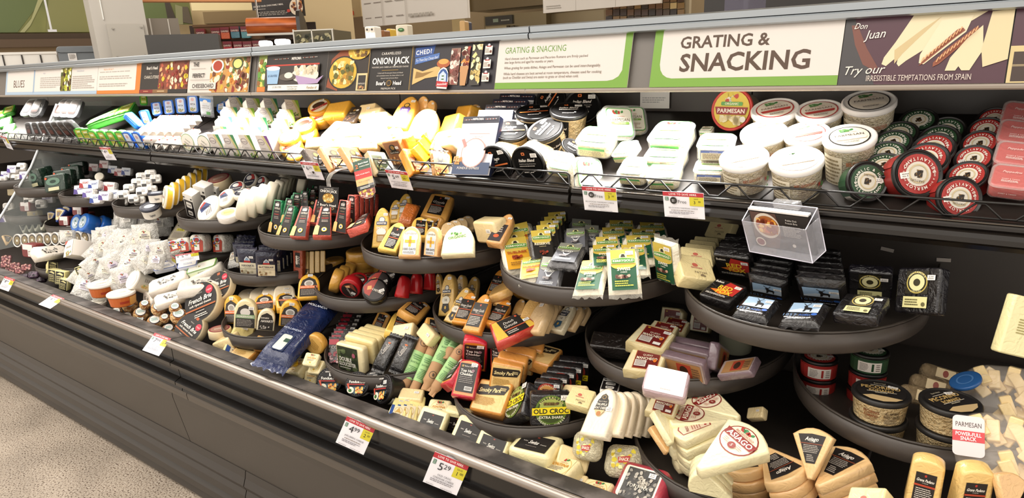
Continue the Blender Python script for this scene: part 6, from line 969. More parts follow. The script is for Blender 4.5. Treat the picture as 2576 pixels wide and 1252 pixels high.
block('cube_bag', .15, .13, .07, '#f0e6c4', [('blob', 0, 0, 1, 1, 14, ['#d9c83a', '#efe6a0', '#c9b02c'], .012), ('p', [(.3, .5), (.8, .6), (.75, .3), (.35, .25)], '#b5403a'), ('t', 'SNACK', .55, .42, .14, '#f4ecd8', .4, 'b')], (.2, .15, .85, .85), 'milky', rrect(.15, .13, .04), .03, 'cube_snack_bag')

# ---- low tray in front of the middle: smoked cheddar and black packets
CR = 'black and yellow cheddar packets'
q('old_croc', 1340, 996, 1434, 994, 1338, 1070, 1.135, 'black packet with a yellow band and a crocodile, facing out at the front', CR, hint=(0, -.95, .25)); q('old_croc', 1282, 985, 1328, 962, 1264, 1060, 1.15, 'black packet with a yellow band turned left beside the facing one', CR, hint=(-.7, -.6, .3))
row('red_croc', (1346, 962, 1408, 968, 1348, 1010), (1408, 908, 1480, 916, 1404, 958), 1.18, 1.32, 5, '{o} black packet with a red arch behind the facing yellow banded one', CR, hint=(0, -.9, .4))
SM = 'smoked cheddar blocks'
q('smoky', 1210, 950, 1290, 966, 1180, 1026, 1.15, 'smoked cheddar block with a black and cream label at the front', SM, hint=(0, -.9, .35)); q('smoky', 1240, 912, 1314, 926, 1230, 974, 1.185, 'smoked cheddar block standing right behind the front labelled one', SM, hint=(0, -.9, .35))
row('smoky', (1252, 900, 1322, 916, 1248, 950), (1290, 868, 1362, 886, 1286, 910), 1.215, 1.30, 3, '{o} orange rinded slab behind the two standing smoked cheddars', SM, hint=(0, -.9, .35)); q('smoky', 1342, 856, 1416, 878, 1306, 896, 1.31, 'smoked cheddar block lying flat on top at the back', SM, hint=(0, -.5, .85))
HT = 'red rimmed orange cheddar blocks'
q('top_hat', 1156, 898, 1214, 908, 1134, 992, 1.14, 'orange cheddar block with a black label and red rim, facing out', HT, hint=(0, -.9, .35)); q('top_hat', 1146, 908, 1172, 896, 1106, 968, 1.16, 'orange cheddar block with a red rim leaning left of the facing one', HT, hint=(-.5, -.8, .3)); q('top_hat', 1230, 858, 1278, 866, 1232, 934, 1.24, 'orange cheddar block with a black label behind, its right rim red', HT, hint=(0, -.9, .35)); q('top_hat', 1162, 856, 1228, 864, 1158, 930, 1.21, 'red wrapped cheddar block with crumpled white plastic on top', HT, hint=(0, -.9, .35))
# ---- low tray with cheddar bars
row('collier_pack', (827, 848, 884, 848, 822, 915), (868, 776, 920, 778, 856, 830), 1.17, 1.36, 8, '{o} black and crimson cheddar packet from the front of the file', 'black and crimson cheddar packets', hint=(0, -.95, .25))
q('gloucester', 846, 864, 908, 880, 852, 924, 1.135, 'cheddar block with a dark green label facing out at the front'); row('herb_block', (868, 846, 934, 864, 876, 900), (914, 826, 980, 844, 920, 874), 1.17, 1.26, 4, '{o} pale herb flecked slab behind the green labelled block', 'pale herb flecked slabs', hint=(0, -.9, .4))
q('black_bag', 974, 836, 1004, 846, 930, 920, 1.17, 'crumpled black snack bag leaning left of the other'); q('black_bag', 1012, 840, 1046, 852, 975, 925, 1.17, 'crumpled black snack bag with a small orange mark')
q('black_label_wedge', 990, 772, 1046, 786, 970, 828, 1.30, 'orange cheddar block with a black script label standing up'); q('square_gouda', 1042, 740, 1090, 770, 1004, 776, 1.34, 'orange cheddar block tilted on its corner in front of the shaded tray'); q('square_gouda', 952, 778, 985, 790, 930, 826, 1.33, 'orange cheddar block turned away behind the script labelled one'); q('square_gouda', 1072, 792, 1120, 806, 1070, 838, 1.27, 'orange cheddar block with a dark label beside the rim of the gouda tray')
q('pale_block', 988, 816, 1042, 808, 980, 852, 1.24, 'pale cheese in loose clear wrap with a small green mark'); q('pale_block', 1066, 808, 1094, 840, 1044, 838, 1.22, 'pale sliced cheese in a crinkled clear pouch standing on its corner')
# ---- low tray with arched flavoured cheeses
AR = 'arched flavoured cheese packs'
for kn, a, Y, l in (('hot_arch', (560, 746, 600, 746, 566, 812), 1.16, 'arched pack with an orange band at the tray left'), ('green_arch', (590, 754, 646, 758, 588, 822), 1.125, 'arched pack with a pale green horseradish band'), ('dark_arch', (650, 776, 696, 780, 644, 830), 1.13, 'arched pack with a black label and no band'), ('hot_arch', (706, 758, 758, 762, 702, 818), 1.17, 'yellow arched pack with an orange band right of the black labelled one'), ('hot_arch', (752, 690, 804, 688, 750, 746), 1.24, 'yellow arched pack with an orange band standing higher at the back')):
    q(kn, *a, Y, l, AR, hint=(0, -.95, .25))
row('hot_arch', (690, 736, 748, 734, 700, 770), (640, 740, 690, 735, 640, 780), 1.24, 1.20, 2, '{o} orange toned pack lying in clear wrap behind the arched ones', AR, hint=(0, -.5, .85)); row('bare_arch', (600, 728, 650, 724, 598, 760), (690, 716, 740, 712, 690, 750), 1.25, 1.27, 4, '{o} pale pack in clear wrap at the back of the arched ones', AR, hint=(0, -.6, .8))
# ---- deck in front of the trays: left part
q('blue_bag', 782, 738, 858, 762, 650, 878, 1.13, 'long crumpled navy blue cheese bag with a window leaning on the goods', None, hint=(0, -.7, .6))
q('jarlsberg', 592, 800, 650, 822, 560, 884, 1.11, 'pale cheese wedges in wrap with a red printed label', None); q('smoky', 612, 856, 658, 870, 574, 892, 1.08, 'smoked cheddar block with a black label beside the blue bag'); q('pale_block', 560, 846, 600, 830, 530, 866, 1.075, 'flat clear pack with blue print lying near the sill')
q('smoky', 650, 842, 690, 852, 640, 870, 1.12, 'second smoked cheddar tucked behind the first by the blue bag')
for j, (a, l) in enumerate((((672, 888, 718, 896, 670, 930), 'speckled yellow cheese block at the left of the small heap'), ((704, 880, 752, 886, 702, 912), 'bright yellow cheese block at the top of the small heap'), ((738, 898, 778, 900, 708, 938), 'pale yellow cheese block leaning at the front of the small heap'), ((770, 884, 806, 890, 758, 916), 'yellow cheese block with a grey crest at the right of the small heap'), ((786, 902, 816, 906, 770, 936), 'yellow cheese block with a white crest beside the round cups'), ((768, 930, 800, 934, 762, 962), 'low yellow cheese pack with a green label at the sill'))):
    q('yellow_slab' if j in (1,) else 'yellow_fontina', *a, 1.065 + .012 * (j % 3), l, 'small yellow cheese blocks')
c('yellow_round', 790, 868, 56, .75, -50, 1.13, 'orange round cheese in clear wrap behind the small heap')
c('fondue_cup', 829, 957, 70, .93, 60, 1.07, 'round black fondue cup with food picture, leftmost', 62, 'round black fondue cups', hint=(0, -.95, .2)); c('fondue_cup', 898, 966, 66, .9, 65, 1.07, 'round black fondue cup with food picture, middle one', 68, 'round black fondue cups', hint=(-.2, -.95, .2)); c('fondue_cup', 964, 978, 78, .5, 78, 1.09, 'round black fondue cup turned aside, rightmost', 80, 'round black fondue cups', hint=(.6, -.8, .1)); c('fondue_cup', 938, 958, 60, .8, 40, 1.13, 'black fondue cup behind with its white side label', 40, 'round black fondue cups', hint=(-.6, -.7, .3))
for j, (x, y, d, ra, an) in enumerate(((505, 757, 108, .72, 64), (548, 718, 82, .7, 60), (474, 826, 88, .74, 52))):
    c('french_brie', x, y, d, ra, an, (1.12, 1.18, 1.06)[j], ['large facing black topped brie wheel leaning in the middle', 'black topped brie wheel half hidden behind the large facing one', 'black topped brie wheel tilted beside the sill'][j], (50, 48, 92)[j], 'black topped brie wheels', hint=(-.2, -.9, .3))
u('wood_round', 552, 826, 60, 1.10, 'round wooden cheese box lying behind the tilted brie')
for j, (x, y, r_) in enumerate(((326, 766, 23), (364, 766, 16), (399, 774, 23), (440, 774, 18), (449, 792, 25), (354, 788, 23), (389, 808, 23), (424, 828, 20), (292, 786, 17), (320, 798, 18), (352, 806, 16), (414, 800, 15))):
    c('nut_ball', x, y - 5, r_ * 1.9, .75, 10, 1.05 + .02 * (j in (1, 3, 0, 2, 4)) + .012 * (j in (5,)), '%s nut coated round cheese from the top left of the cluster' % ORD[j], 0, 'nut coated round cheeses', hint=(-.1, -.7, .7))
u('orange_dip_tub', 256, 712, 76, 1.06, 'orange dip tub with a clear lid, rear one', -10); u('orange_dip_tub', 304, 735, 77, 1.04, 'orange dip tub with a pale lid, nearer the nut cheeses', -10); u('ricotta_tub', 238, 762, 66, 1.04, 'low white tub under the orange dip tubs', 0); c('ricotta_tub', 333, 702, 54, .45, 60, 1.09, 'white ricotta tub tipped on its side, green crest showing', 0, hint=(-.8, -.4, .5))
BW = 'white brie blocks'
for j, (a, Y) in enumerate((((372, 706, 470, 672, 372, 736), 1.12), ((384, 742, 480, 716, 392, 768), 1.10), ((452, 700, 580, 686, 444, 728), 1.16), ((360, 728, 380, 740, 358, 766), 1.1), ((482, 690, 560, 652, 470, 704), 1.22))):
    q('brie_wedge_pack', *a, Y, '%s long white brie block with dark print, counted from the upper left' % ORD[j], BW, hint=(-.2, -.6, .75))
q('blue_lid_tub', 384, 664, 440, 652, 386, 682, 1.18, 'flat white tub with a blue rimmed lid, left of two', None, hint=(0, -.5, .85)); q('blue_lid_tub', 448, 658, 498, 648, 444, 676, 1.2, 'flat white tub with a blue rimmed lid, right of two', None, hint=(0, -.5, .85)); q('green_lid_tub', 474, 668, 548, 646, 466, 690, 1.22, 'flat tub with a green rimmed lid lying across', None, hint=(0, -.5, .85)); q('brie_wedge_pack', 500, 674, 560, 664, 498, 690, 1.24, 'dark edged cream cheese bar beside the green rimmed tub', None, hint=(0, -.5, .85))
mz = [(236, 640), (262, 628), (290, 618), (318, 612), (346, 612), (372, 626), (250, 664), (280, 652), (308, 642), (338, 640), (366, 652), (396, 650), (232, 690), (262, 686), (292, 676), (322, 670), (352, 676), (216, 722), (244, 736), (284, 706), (314, 700), (196, 742), (214, 760), (340, 620), (398, 628), (300, 600), (270, 604), (334, 596), (366, 600), (205, 700)]
MZ = []; cnt = {}
for x, y in mz:
    k_ = ('upper' if y < 632 else 'middle' if y < 668 else 'lower') + (' left' if x < 290 else ' right'); cnt[k_] = cnt.get(k_, 0) + 1; MZ.append((k_, cnt[k_] - 1))
for j, (x, y) in enumerate(mz):
    x += (j * 37) % 11 - 5; y += (j * 53) % 13 - 6
    s_ = 17 + (j * 7) % 11; a = math.radians(-45 + (j * 53) % 110); dx, dy = s_ * math.cos(a), s_ * math.sin(a); ex, ey = s_ * 1.0 * math.sin(a), s_ * 1.0 * math.cos(a)
    q(['mozz_a', 'mozz_b', 'mozz_c'][j % 3], x - dx + ex * -1, y + dy * .6 - ey, x + dx - ex, y - dy * .6 - ey, x - dx + ex, y + dy * .6 + ey, 1.045 + max(0, (745 - y) / 150) * .16, '%s clear mozzarella bag in the %s part of the glaring heap' % (ORD[MZ[j][1]], MZ[j][0]), 'bags of fresh mozzarella', hint=(0, -.6, .8))
for j, (a, Y) in enumerate((((139, 680, 163, 684, 138, 714), 1.05), ((120, 676, 140, 680, 122, 708), 1.07), ((120, 656, 146, 660, 120, 678), 1.1), ((186, 674, 206, 668, 198, 700), 1.09), ((150, 700, 170, 706, 148, 726), 1.045))):
    q('goat_carton', *a, Y, '%s pale yellow and black carton from the front of the group by the sill' % ORD[j], 'pale yellow and black cartons')
for j, (a, Y) in enumerate((((408, 608, 448, 596, 424, 636), 1.22), ((440, 600, 474, 596, 446, 636), 1.24), ((474, 590, 512, 588, 478, 636), 1.26), ((532, 590, 560, 588, 534, 636), 1.32))):
    q('red_sliced_log', *a, Y, '%s white and red printed mozzarella pack from the left' % ORD[j], 'white and red printed mozzarella packs', hint=(0, -.9, .3))
q('slice_bag', 450, 552, 490, 556, 418, 604, 1.30, 'grey bag of sliced mozzarella leaning behind the red printed packs'); q('mozz_b', 578, 634, 600, 628, 570, 668, 1.28, 'small green and white pouch at the left of the navy packs')
for j, (x, y, d) in enumerate(((318, 555, 34), (296, 568, 30), (348, 560, 40), (372, 560, 40), (398, 566, 44), (410, 548, 36), (300, 545, 28), (282, 580, 30))):
    q('mozz_a', x - d * .5, y - d * .5, x + d * .5, y - d * .6, x - d * .5, y + d * .5, 1.30 + .02 * (j % 3), '%s smooth white mozzarella bag in shade from the left below the round trays' % ORD[j], 'mozzarella bags in the shade', hint=(0, -.8, .6))
for j, (x, y, d, ra, an) in enumerate(((208, 558, 50, .5, 66), (190, 560, 46, .6, 75), (232, 572, 46, .5, 60), (248, 562, 50, .4, 60))):
    c('blue_ring_tub', x, y, d, ra, an, 1.22 + .02 * j, '%s bright blue ringed cheese tub from the left' % ORD[j], 0, 'bright blue ringed tubs', hint=(-.4, -.8, .4))
for j, (a, Y) in enumerate((((140, 520, 166, 524, 128, 556), 1.27), ((158, 514, 178, 520, 150, 548), 1.32), ((118, 530, 140, 532, 112, 560), 1.3))):
    q('blue_box_wedge', *a, Y, '%s dark blue boxed cheese wedge beside the blue ringed tubs' % ORD[j], 'dark blue boxed wedges')
for j, (x, y) in enumerate(((158, 556), (192, 530), (60, 520), (176, 576), (210, 545))):
    q('berry_cup', x - 12, y - 12, x + 14, y - 12, x - 10, y + 12, 1.26 + .02 * j, '%s dark red and white spread cup near the blue ringed tubs' % ORD[j], 'dark red spread cups')
row('blue_vein', (44, 556, 72, 548, 44, 590), (96, 548, 122, 540, 90, 582), 1.26, 1.3, 4, '{o} blue veined cheese wedge from the left', 'blue veined wedges')
row('white_cheese_tub', (30, 590, 52, 586, 34, 624), (200, 580, 222, 580, 206, 614), 1.16, 1.22, 10, '{o} white arched cheese tub from the left in the long standing row', 'white arched cheese tubs standing in a row')
q('brie_wedge_pack', 76, 620, 160, 612, 96, 648, 1.10, 'long white tray of cheese lying across the low left tray', None, hint=(0, -.6, .8)); q('berry_cup', 52, 612, 84, 616, 56, 646, 1.10, 'pinkish red rimmed tub at the low left tray'); q('white_carton', 166, 608, 186, 600, 160, 648, 1.12, 'tall narrow white carton standing at the right of the white tray')
q('dark_asiago_pie', 6, 588, 34, 594, 4, 612, 1.2, 'pale wedge with a small black label at the far left edge')
for j, (x, y) in enumerate(((14, 664), (38, 668), (26, 678), (50, 680), (66, 672), (16, 650), (84, 690), (60, 696), (104, 700))):
    q('ham_pack' if j < 6 else 'purple_pack', x - 13, y - 9, x + 14, y - 10, x - 15, y + 8, 1.045 + .02 * (j % 3), '%s small cured meat pack from the left at the low left sill' % ORD[j], 'small cured meat packs', hint=(0, -.6, .8))
for j, (x, y) in enumerate(((18, 520), (40, 535), (12, 548), (70, 500), (30, 480), (88, 478), (100, 512), (80, 540), (118, 500))):
    q(['soft_pouch', 'pale_block', 'purple_goat'][j % 3], x - 14, y - 10, x + 14, y - 12, x - 12, y + 12, 1.32 + .02 * (j % 3), '%s pale pack in the shaded second row at the far left' % ORD[j], 'pale packs in the shaded second row', hint=(0, -.8, .6))
for j, (x, y) in enumerate(((170, 590), (250, 590), (268, 600), (286, 592), (224, 606), (246, 612), (190, 612))):
    q('mozz_b', x - 16, y - 12, x + 16, y - 12, x - 14, y + 12, 1.17 + .015 * j, '%s small glaring pouch above the big mozzarella heap' % ORD[j], 'small glaring pouches', hint=(0, -.7, .7))
# ---- deck right part
row('jarlsberg', (990, 996, 1034, 1006, 974, 1042), (1034, 988, 1076, 996, 1020, 1052), 1.06, 1.10, 4, '{o} pale yellow cheese wedge from the left at the sill', 'pale yellow wedges at the sill')
q('yellow_fontina', 1082, 1000, 1136, 1006, 1066, 1050, 1.12, 'orange rinded cheese with a dark red label behind the sill wedges'); q('pale_block', 1010, 972, 1070, 978, 1000, 1000, 1.12, 'pale cheese block under the paper wrapped salamis')
BS = 'baby swiss blocks with black labels'
q('baby_swiss', 1066, 1019, 1128, 1037, 1044, 1073, 1.055, 'baby swiss block standing leftmost at the sill', BS, hint=(0, -.85, .5)); q('baby_swiss', 1122, 1034, 1182, 1046, 1116, 1078, 1.10, 'baby swiss block behind between the first two at the sill', BS, hint=(0, -.85, .5)); q('baby_swiss', 1160, 1041, 1226, 1063, 1136, 1097, 1.055, 'baby swiss block standing second at the sill', BS, hint=(0, -.85, .5)); q('baby_swiss', 1216, 1073, 1288, 1099, 1190, 1135, 1.055, 'baby swiss block standing third at the sill', BS, hint=(0, -.85, .5))
q('baby_swiss', 1322, 1078, 1416, 1100, 1282, 1122, 1.09, 'baby swiss block lying flat on top of a plain one', BS, hint=(0, -.4, .9)); q('pale_block', 1316, 1120, 1410, 1142, 1276, 1162, 1.09, 'plain pale block under the flat baby swiss', None, hint=(0, -.4, .9)); q('pale_block', 1246, 1076, 1290, 1092, 1226, 1110, 1.11, 'plain pale block behind the standing baby swiss', None)
q('yellow_fontina', 1392, 1138, 1464, 1156, 1340, 1192, 1.06, 'fontina block with a yellow print label near the sill', None, hint=(0, -.7, .7)); q('yellow_fontina', 1476, 1198, 1548, 1214, 1440, 1250, 1.05, 'fontina block with a yellow print label at the bottom edge', None, hint=(0, -.7, .7)); q('pale_block', 1412, 1112, 1490, 1140, 1398, 1160, 1.10, 'plain rounded pale block behind the yellow labelled fontina', None, hint=(0, -.4, .9)); q('pale_block', 1430, 1186, 1480, 1196, 1420, 1220, 1.07, 'pale wrapped piece between the two yellow labelled fontinas')
q('red_fontina', 1572, 1150, 1686, 1182, 1528, 1250, 1.07, 'red rinded fontina block with a dark etched label', None, hint=(0, -.75, .65))
q('truffle_arch', 1500, 978, 1556, 984, 1462, 1082, 1.125, 'arched white goat cheese with a black truffle label', 'arched white goat cheeses', hint=(0, -.9, .35)); row('bare_arch', (1530, 985, 1584, 990, 1500, 1080), (1592, 980, 1640, 996, 1572, 1076), 1.14, 1.22, 4, '{o} arched white cheese behind the truffle labelled one', 'arched white goat cheeses', hint=(0, -.9, .35))
q('cube_bag', 1440, 1078, 1510, 1092, 1430, 1150, 1.10, 'crinkled clear bag with yellow print under the truffle cheese', None, hint=(0, -.7, .6)); q('cube_bag', 1524, 1106, 1620, 1114, 1510, 1186, 1.12, 'crinkled clear bag of yellow and red printed cheeses', None, hint=(0, -.7, .6))
q('pale_block', 1420, 964, 1480, 968, 1402, 996, 1.2, 'white cheddar piece with a brown and blue label behind the crocodile packet', None); q('pat_block', 1440, 968, 1500, 984, 1420, 1010, 1.17, 'cheddar block with a blue label beside the black packets', None); q('star_carton', 1518, 950, 1562, 956, 1510, 978, 1.25, 'dark printed cream pack behind the arched goat cheeses', None)
q('manchego', 1640, 980, 1716, 1000, 1622, 1030, 1.17, 'brown labelled wedge below the white topped one'); q('plain_pie', 1640, 1020, 1700, 1040, 1662, 1100, 1.13, 'cream wedge with a small round mark left of the asiago heap', None, hint=(0, -.6, .8)); q('brown_pie', 1632, 1062, 1690, 1070, 1650, 1130, 1.12, 'yellowish wedge low between the goat cheese and the asiago heap', None, hint=(0, -.6, .8))
UP = (0, -.30, .95)
def pies(kn, TL, TR, BL, Z, label, n_under=0, under='plain_pie', grp='cream asiago wedges'):
    t = q(kn, *TL, *TR, *BL, -Z, label, grp, hint=UP); M0 = t.matrix_world.copy()
    rn = random.Random(int(TL[0]))
    for j in range(n_under):
        M1 = M0 @ Matrix.Translation((rn.uniform(-.006, .006), K[kn][2] * (j + 1) * 1.04, rn.uniform(-.006, .006))) @ Matrix.Rotation(rn.uniform(-.12, .12), 4, 'Y')
        put(under, M1, 1, '%s wedge below the %s' % (ORD[j], label), grp)
pies('asiago_pie', (1702, 1009), (1780, 965), (1816, 1066), .815, 'rear asiago wedge with a round label')
pies('asiago_pie', (1664, 1062), (1690, 1003), (1834, 1084), .81, 'left pointing asiago wedge with a round label', 3)
pies('pepper_pie', (1702, 1112), (1678, 1060), (1842, 1082), .805, 'pepper cheese wedge between the asiagos', 3)
pies('asiago_pie', (1852, 1032), (1958, 1122), (1706, 1130), .84, 'big front asiago wedge on top')
pies('plain_pie', (1760, 1130), (1722, 1178), (1862, 1180), .765, 'half hidden cream wedge under the big one', 2)
pies('dark_asiago_pie', (1994, 1068), (2096, 1082), (1984, 1196), .815, 'black labelled wedge standing over the others', 0, 'brown_pie', 'tan wedges with black labels')
pies('dark_asiago_pie', (2098, 1104), (2206, 1148), (2002, 1196), .79, 'black labelled wedge at the right of the fan', 3, 'brown_pie', 'tan wedges with black labels')
pies('dark_asiago_pie', (2046, 1176), (1934, 1226), (1972, 1094), .775, 'black labelled wedge with a peeling label at the front', 2, 'brown_pie', 'tan wedges with black labels')
pies('dark_asiago_pie', (1928, 1186), (1808, 1190), (1920, 1092), .755, 'black labelled wedge upside down at the left', 2, 'brown_pie', 'tan wedges with black labels')
q('pat_block', 2138, 1222, 2230, 1226, 2120, 1290, 1.02, 'pale cheese end cut by the bottom edge of the picture', None)
q('grana_wedge', 2294, 1150, 2384, 1174, 2272, 1256, 1.06, 'tall golden hard cheese wedge with a black and red label, left of two', 'golden hard cheese wedges', hint=(0, -.9, .35)); q('grana_wedge', 2420, 1184, 2512, 1190, 2396, 1286, 1.04, 'tall golden hard cheese wedge with a black and red label, right of two', 'golden hard cheese wedges', hint=(0, -.9, .35)); q('brown_pie', 2512, 1180, 2590, 1200, 2500, 1290, 1.04, 'plain golden wedge at the bottom right corner', None)
q('pale_block', 1880, 1024, 1920, 1020, 1876, 1052, 1.32, 'small labelled cheese end in deep shade behind the asiagos', None)
def cubes(x, y, Y, label, lab=1):
    ce = P(x, y, Y=Y); t = thing('cube_snack_bag', label, 'cheese', frame(ce, (-.1, -.8, .6), (-.15, 0, 1)) @ Matrix.Scale(.85, 4)); rn = random.Random(5)
    b = B(); b.prism(rrect(.15, .13, .05), .0, .07, M('#efe6dc', 'clear'), .03); obj('clear_bag', b.mesh('clear_bag'), t)
    for k in range(16):
        b = B(); T = Matrix.Translation((rn.uniform(-.045, .05), rn.uniform(.012, .045), rn.uniform(-.045, .045))) @ Matrix.Rotation(rn.uniform(-.7, .7), 4, 'Y') @ Matrix.Rotation(rn.uniform(-.4, .4), 4, 'X')
        b.prism(rrect(.022, .042, .003), -.011, .011, M('#edd29a', 'wrap'), .002, T=T); obj('cheese_stick', b.mesh('cheese_stick'), t)
    if lab: obj('bag_label', flat([('rr', 0, 0, 1, 1, '#d9cfd0', .008), ('t', 'PARMESAN', .5, .78, .12, '#3a2c24', .8), ('r', 0, .36, 1, .62, '#c8323a'), ('t', 'POWER-FULL', .5, .54, .09, '#f6e6e6', .8, 'b'), ('t', 'SNACK', .5, .43, .09, '#f6e6e6', .5, 'b')], .05, .075, -.05, .01, -.004).mesh('bag_label'), t)
cubes(2520, 1122, 1.16, 'clear bag of cheese sticks with a red banded label at the right edge'); cubes(2520, 985, 1.38, 'second clear snack bag behind in the shade at the right edge', 0)
# ---- paper wrapped salamis
PAP = M('#b58e68', 'paper'); GR = M('#a5cc8c', 'matte')
def roll(p0, p1, wpx, Y0, Y1, label, wrap=(.25, .7), mark=True):
    a, b_ = P(*p0, Y=Y0), P(*p1, Y=Y1); d = b_ - a; L = d.length; r = wpx / 2 * (a - CAM).length / F
    q_ = d.to_track_quat('Y', 'Z').to_matrix().to_4x4(); q_.translation = a
    t = thing('paper_wrapped_salami', label, 'salami', q_, 'paper wrapped salamis'); rn = random.Random(int(p0[0]))
    b = B(); pr = [(r * .25, -.004), (r * .55, .006), (r * .92, .018)] + [(r * (1 + rn.uniform(-.04, .03)), .02 + (L - .04) * k / 9) for k in range(10)] + [(r * .9, L - .016), (r * .6, L - .004), (r * .4, L + .006), (r * .05, L + .004)]
    b.lathe(pr, PAP, 18); obj('paper', b.mesh('paper'), t)
    for e, o in ((0, -1), (1, 1)):
        b = B(); y = L * e; b.box(-r * .8, y - .004, -r * .12, r * .8, y + .012, r * .12, PAP); obj('folded_end', b.mesh('folded_end'), t)
    b = B(); y0, y1 = L * wrap[0], L * wrap[1]; b.lathe([(r * 1.03, y0), (r * 1.055, y0 + .001), (r * 1.055, y1 - .001), (r * 1.03, y1)], GR, 20); obj('green_band', b.mesh('green_band'), t)
    loc = q_.inverted() @ CAM; an = math.atan2(loc.z, loc.x)
    def fm(x, y, z): rr = r * 1.06 - y; A = an + x / (r * 1.05); return (rr * math.cos(A), (y0 + y1) / 2 - z, rr * math.sin(A))
    obj('print', art([LN(.1, .55, .9, .95, 7, '#5a8a54'), ('t', 'SALAME', .5, .4, .07, '#4a7a44', .7), LN(.2, .08, .8, .3, 3, '#5a8a54')], r * 1.9, (y1 - y0) * .92, fm, e0=.0004).mesh('print'), t)
    if mark:
        y2 = L * (wrap[0] * .5) if wrap[0] > .28 else L * (wrap[1] + 1) / 2
        def fm2(x, y, z): rr = r * 1.03 - y; A = an + x / r; return (rr * math.cos(A), y2 - z, rr * math.sin(A))
        obj('round_stamp', art([('ring', .5, .5, .5, .5, '#4a3a2c', .86), ('blob', .3, .3, .7, .7, 5, ['#4a3a2c'], .003)], r * 1.1, r * 1.1, fm2, e0=.0004).mesh('round_stamp'), t)
roll((1006, 990), (1076, 842), 34, 1.13, 1.25, 'leftmost paper wrapped salami with a green band'); roll((1034, 998), (1098, 852), 24, 1.13, 1.25, 'thin paper wrapped salami second from the left'); roll((1072, 978), (1146, 822), 34, 1.14, 1.29, 'fat paper wrapped salami third from the left, reversed print', (.38, .78))
roll((1086, 992), (1166, 866), 26, 1.12, 1.22, 'paper wrapped salami at the right beside the red rimmed cheddar'); roll((1126, 900), (1172, 808), 28, 1.21, 1.33, 'short paper end rising behind the other salamis', (.2, .4), False); roll((1150, 905), (1204, 822), 30, 1.22, 1.30, 'paper wrapped salami with a stamped end at the upper right', (.1, .3)); roll((1130, 862), (1168, 806), 28, 1.28, 1.35, 'paper wrapped salami tip lying under the gouda tray rim', (.2, .4), False)

# ================================================================ price cards and hanging signs
def card(TL, TR, BL, Y, label, price, save, name1, name2='', free=False, asp=1.0, hint=(0, -.9, .4)):
    Mx, wl, hl = pose(TL, TR, BL, Y, asp, hint); w = .082; h = w / asp; k = wl / w
    t = thing('price_card', label, 'price tag', None); t.matrix_world = Mx @ Matrix.Scale(k, 4)
    b = B(); b.box(-w / 2, 0, -h / 2, w / 2, .0007, h / 2, M('#eceaf0')); obj('card', b.mesh('card'), t)
    pr = [('r', 0, .84, 1, 1, '#b8323c'), ('t', 'LOVE TO SAVE HERE.', .5, .92, .07, '#f6e9e6', .74, 'bs'), ('rr', .05, .66, .14, .8, '#3f6b55', .001), LN(.06, .67, .13, .79, 3, '#cfe0d6'), ('p', [(.66, .84), (1, .84), (1, .5), (.66, .5)], '#d2c63a'), ('t', 'SAVE', .82, .77, .05, '#5a5424', .2), ('t', save[0], .78, .64, .12, '#3a3624', .14), ('t', save[1], .9, .67, .07, '#3a3624', .12)]
    if free: pr += [('e', .27, .68, .085, .085 * asp, '#2a2826'), ('t', 'BUY 1', .27, .705, .035, '#eceaf0', .11, 'b'), ('t', 'GET 1', .27, .65, .035, '#eceaf0', .11, 'b'), ('t', 'Free', .49, .65, .13, '#3a3836', .24)]
    else: pr += [('t', price[0], .3, .66, .23, '#2c2a30', .16), ('t', price[1], .48, .7, .14, '#2c2a30', .19)]
    pr += [('t', name1, .5, .4, .055, '#4a4850', .84), ('t', name2, .5, .31, .055, '#4a4850', .6) if name2 else LN(.2, .28, .8, .33, 1), LN(.15, .16, .85, .26, 2, '#8a8890'), LN(.08, .04, .4, .08, 1, '#a5a3a8'), LN(.5, .04, .9, .08, 1, '#a5a3a8')]
    obj('print', art(pr, w, h, e0=.0003, de=.0002).mesh('print'), t)
    b = B(); b.box(-w * .16, .001, h * .36, w * .16, .006, h * .5, M('#d9dcdc', 'clear')); obj('clip', b.mesh('clip'), t)
    return t
RS = (0, -.9, .4)
card((1463, 468), (1548, 474), (1470, 528), 1.335, 'shelf price card for parmesan offering one free, left of two', None, ('3', '99'), 'BELGIOIOSO PARMESAN CHEESE', '', True, 1.36); card((1666, 481), (1768, 487), (1671, 545), 1.335, 'shelf price card for parmesan offering one free, right of two', None, ('3', '99'), 'BELGIOIOSO PARMESAN CHEESE', '', True, 1.6)
card((968, 426), (1023, 433), (985, 472), 1.335, 'shelf price card reading five sixty nine under the gouda', ('5', '69'), ('50', 'c'), "BOAR'S HEAD VERMONT", 'CHEDDAR CHEESE', False, 1.2); card((754, 406), (799, 410), (772, 449), 1.335, 'shelf price card reading six something under the orange wheels', ('6', '29'), ('50', 'c'), 'WISCONSIN', 'CHEDDAR', False, 1.2); card((249, 370), (276, 371), (267, 402), 1.335, 'small shelf price card under the green feta packs', ('4', '99'), ('1', '00'), 'FETA', '', False, 1.1); card((0, 340), (16, 345), (18, 372), 1.335, 'faded shelf price card at the far left edge', ('3', '99'), ('1', '00'), 'FETA', '', False, .8)
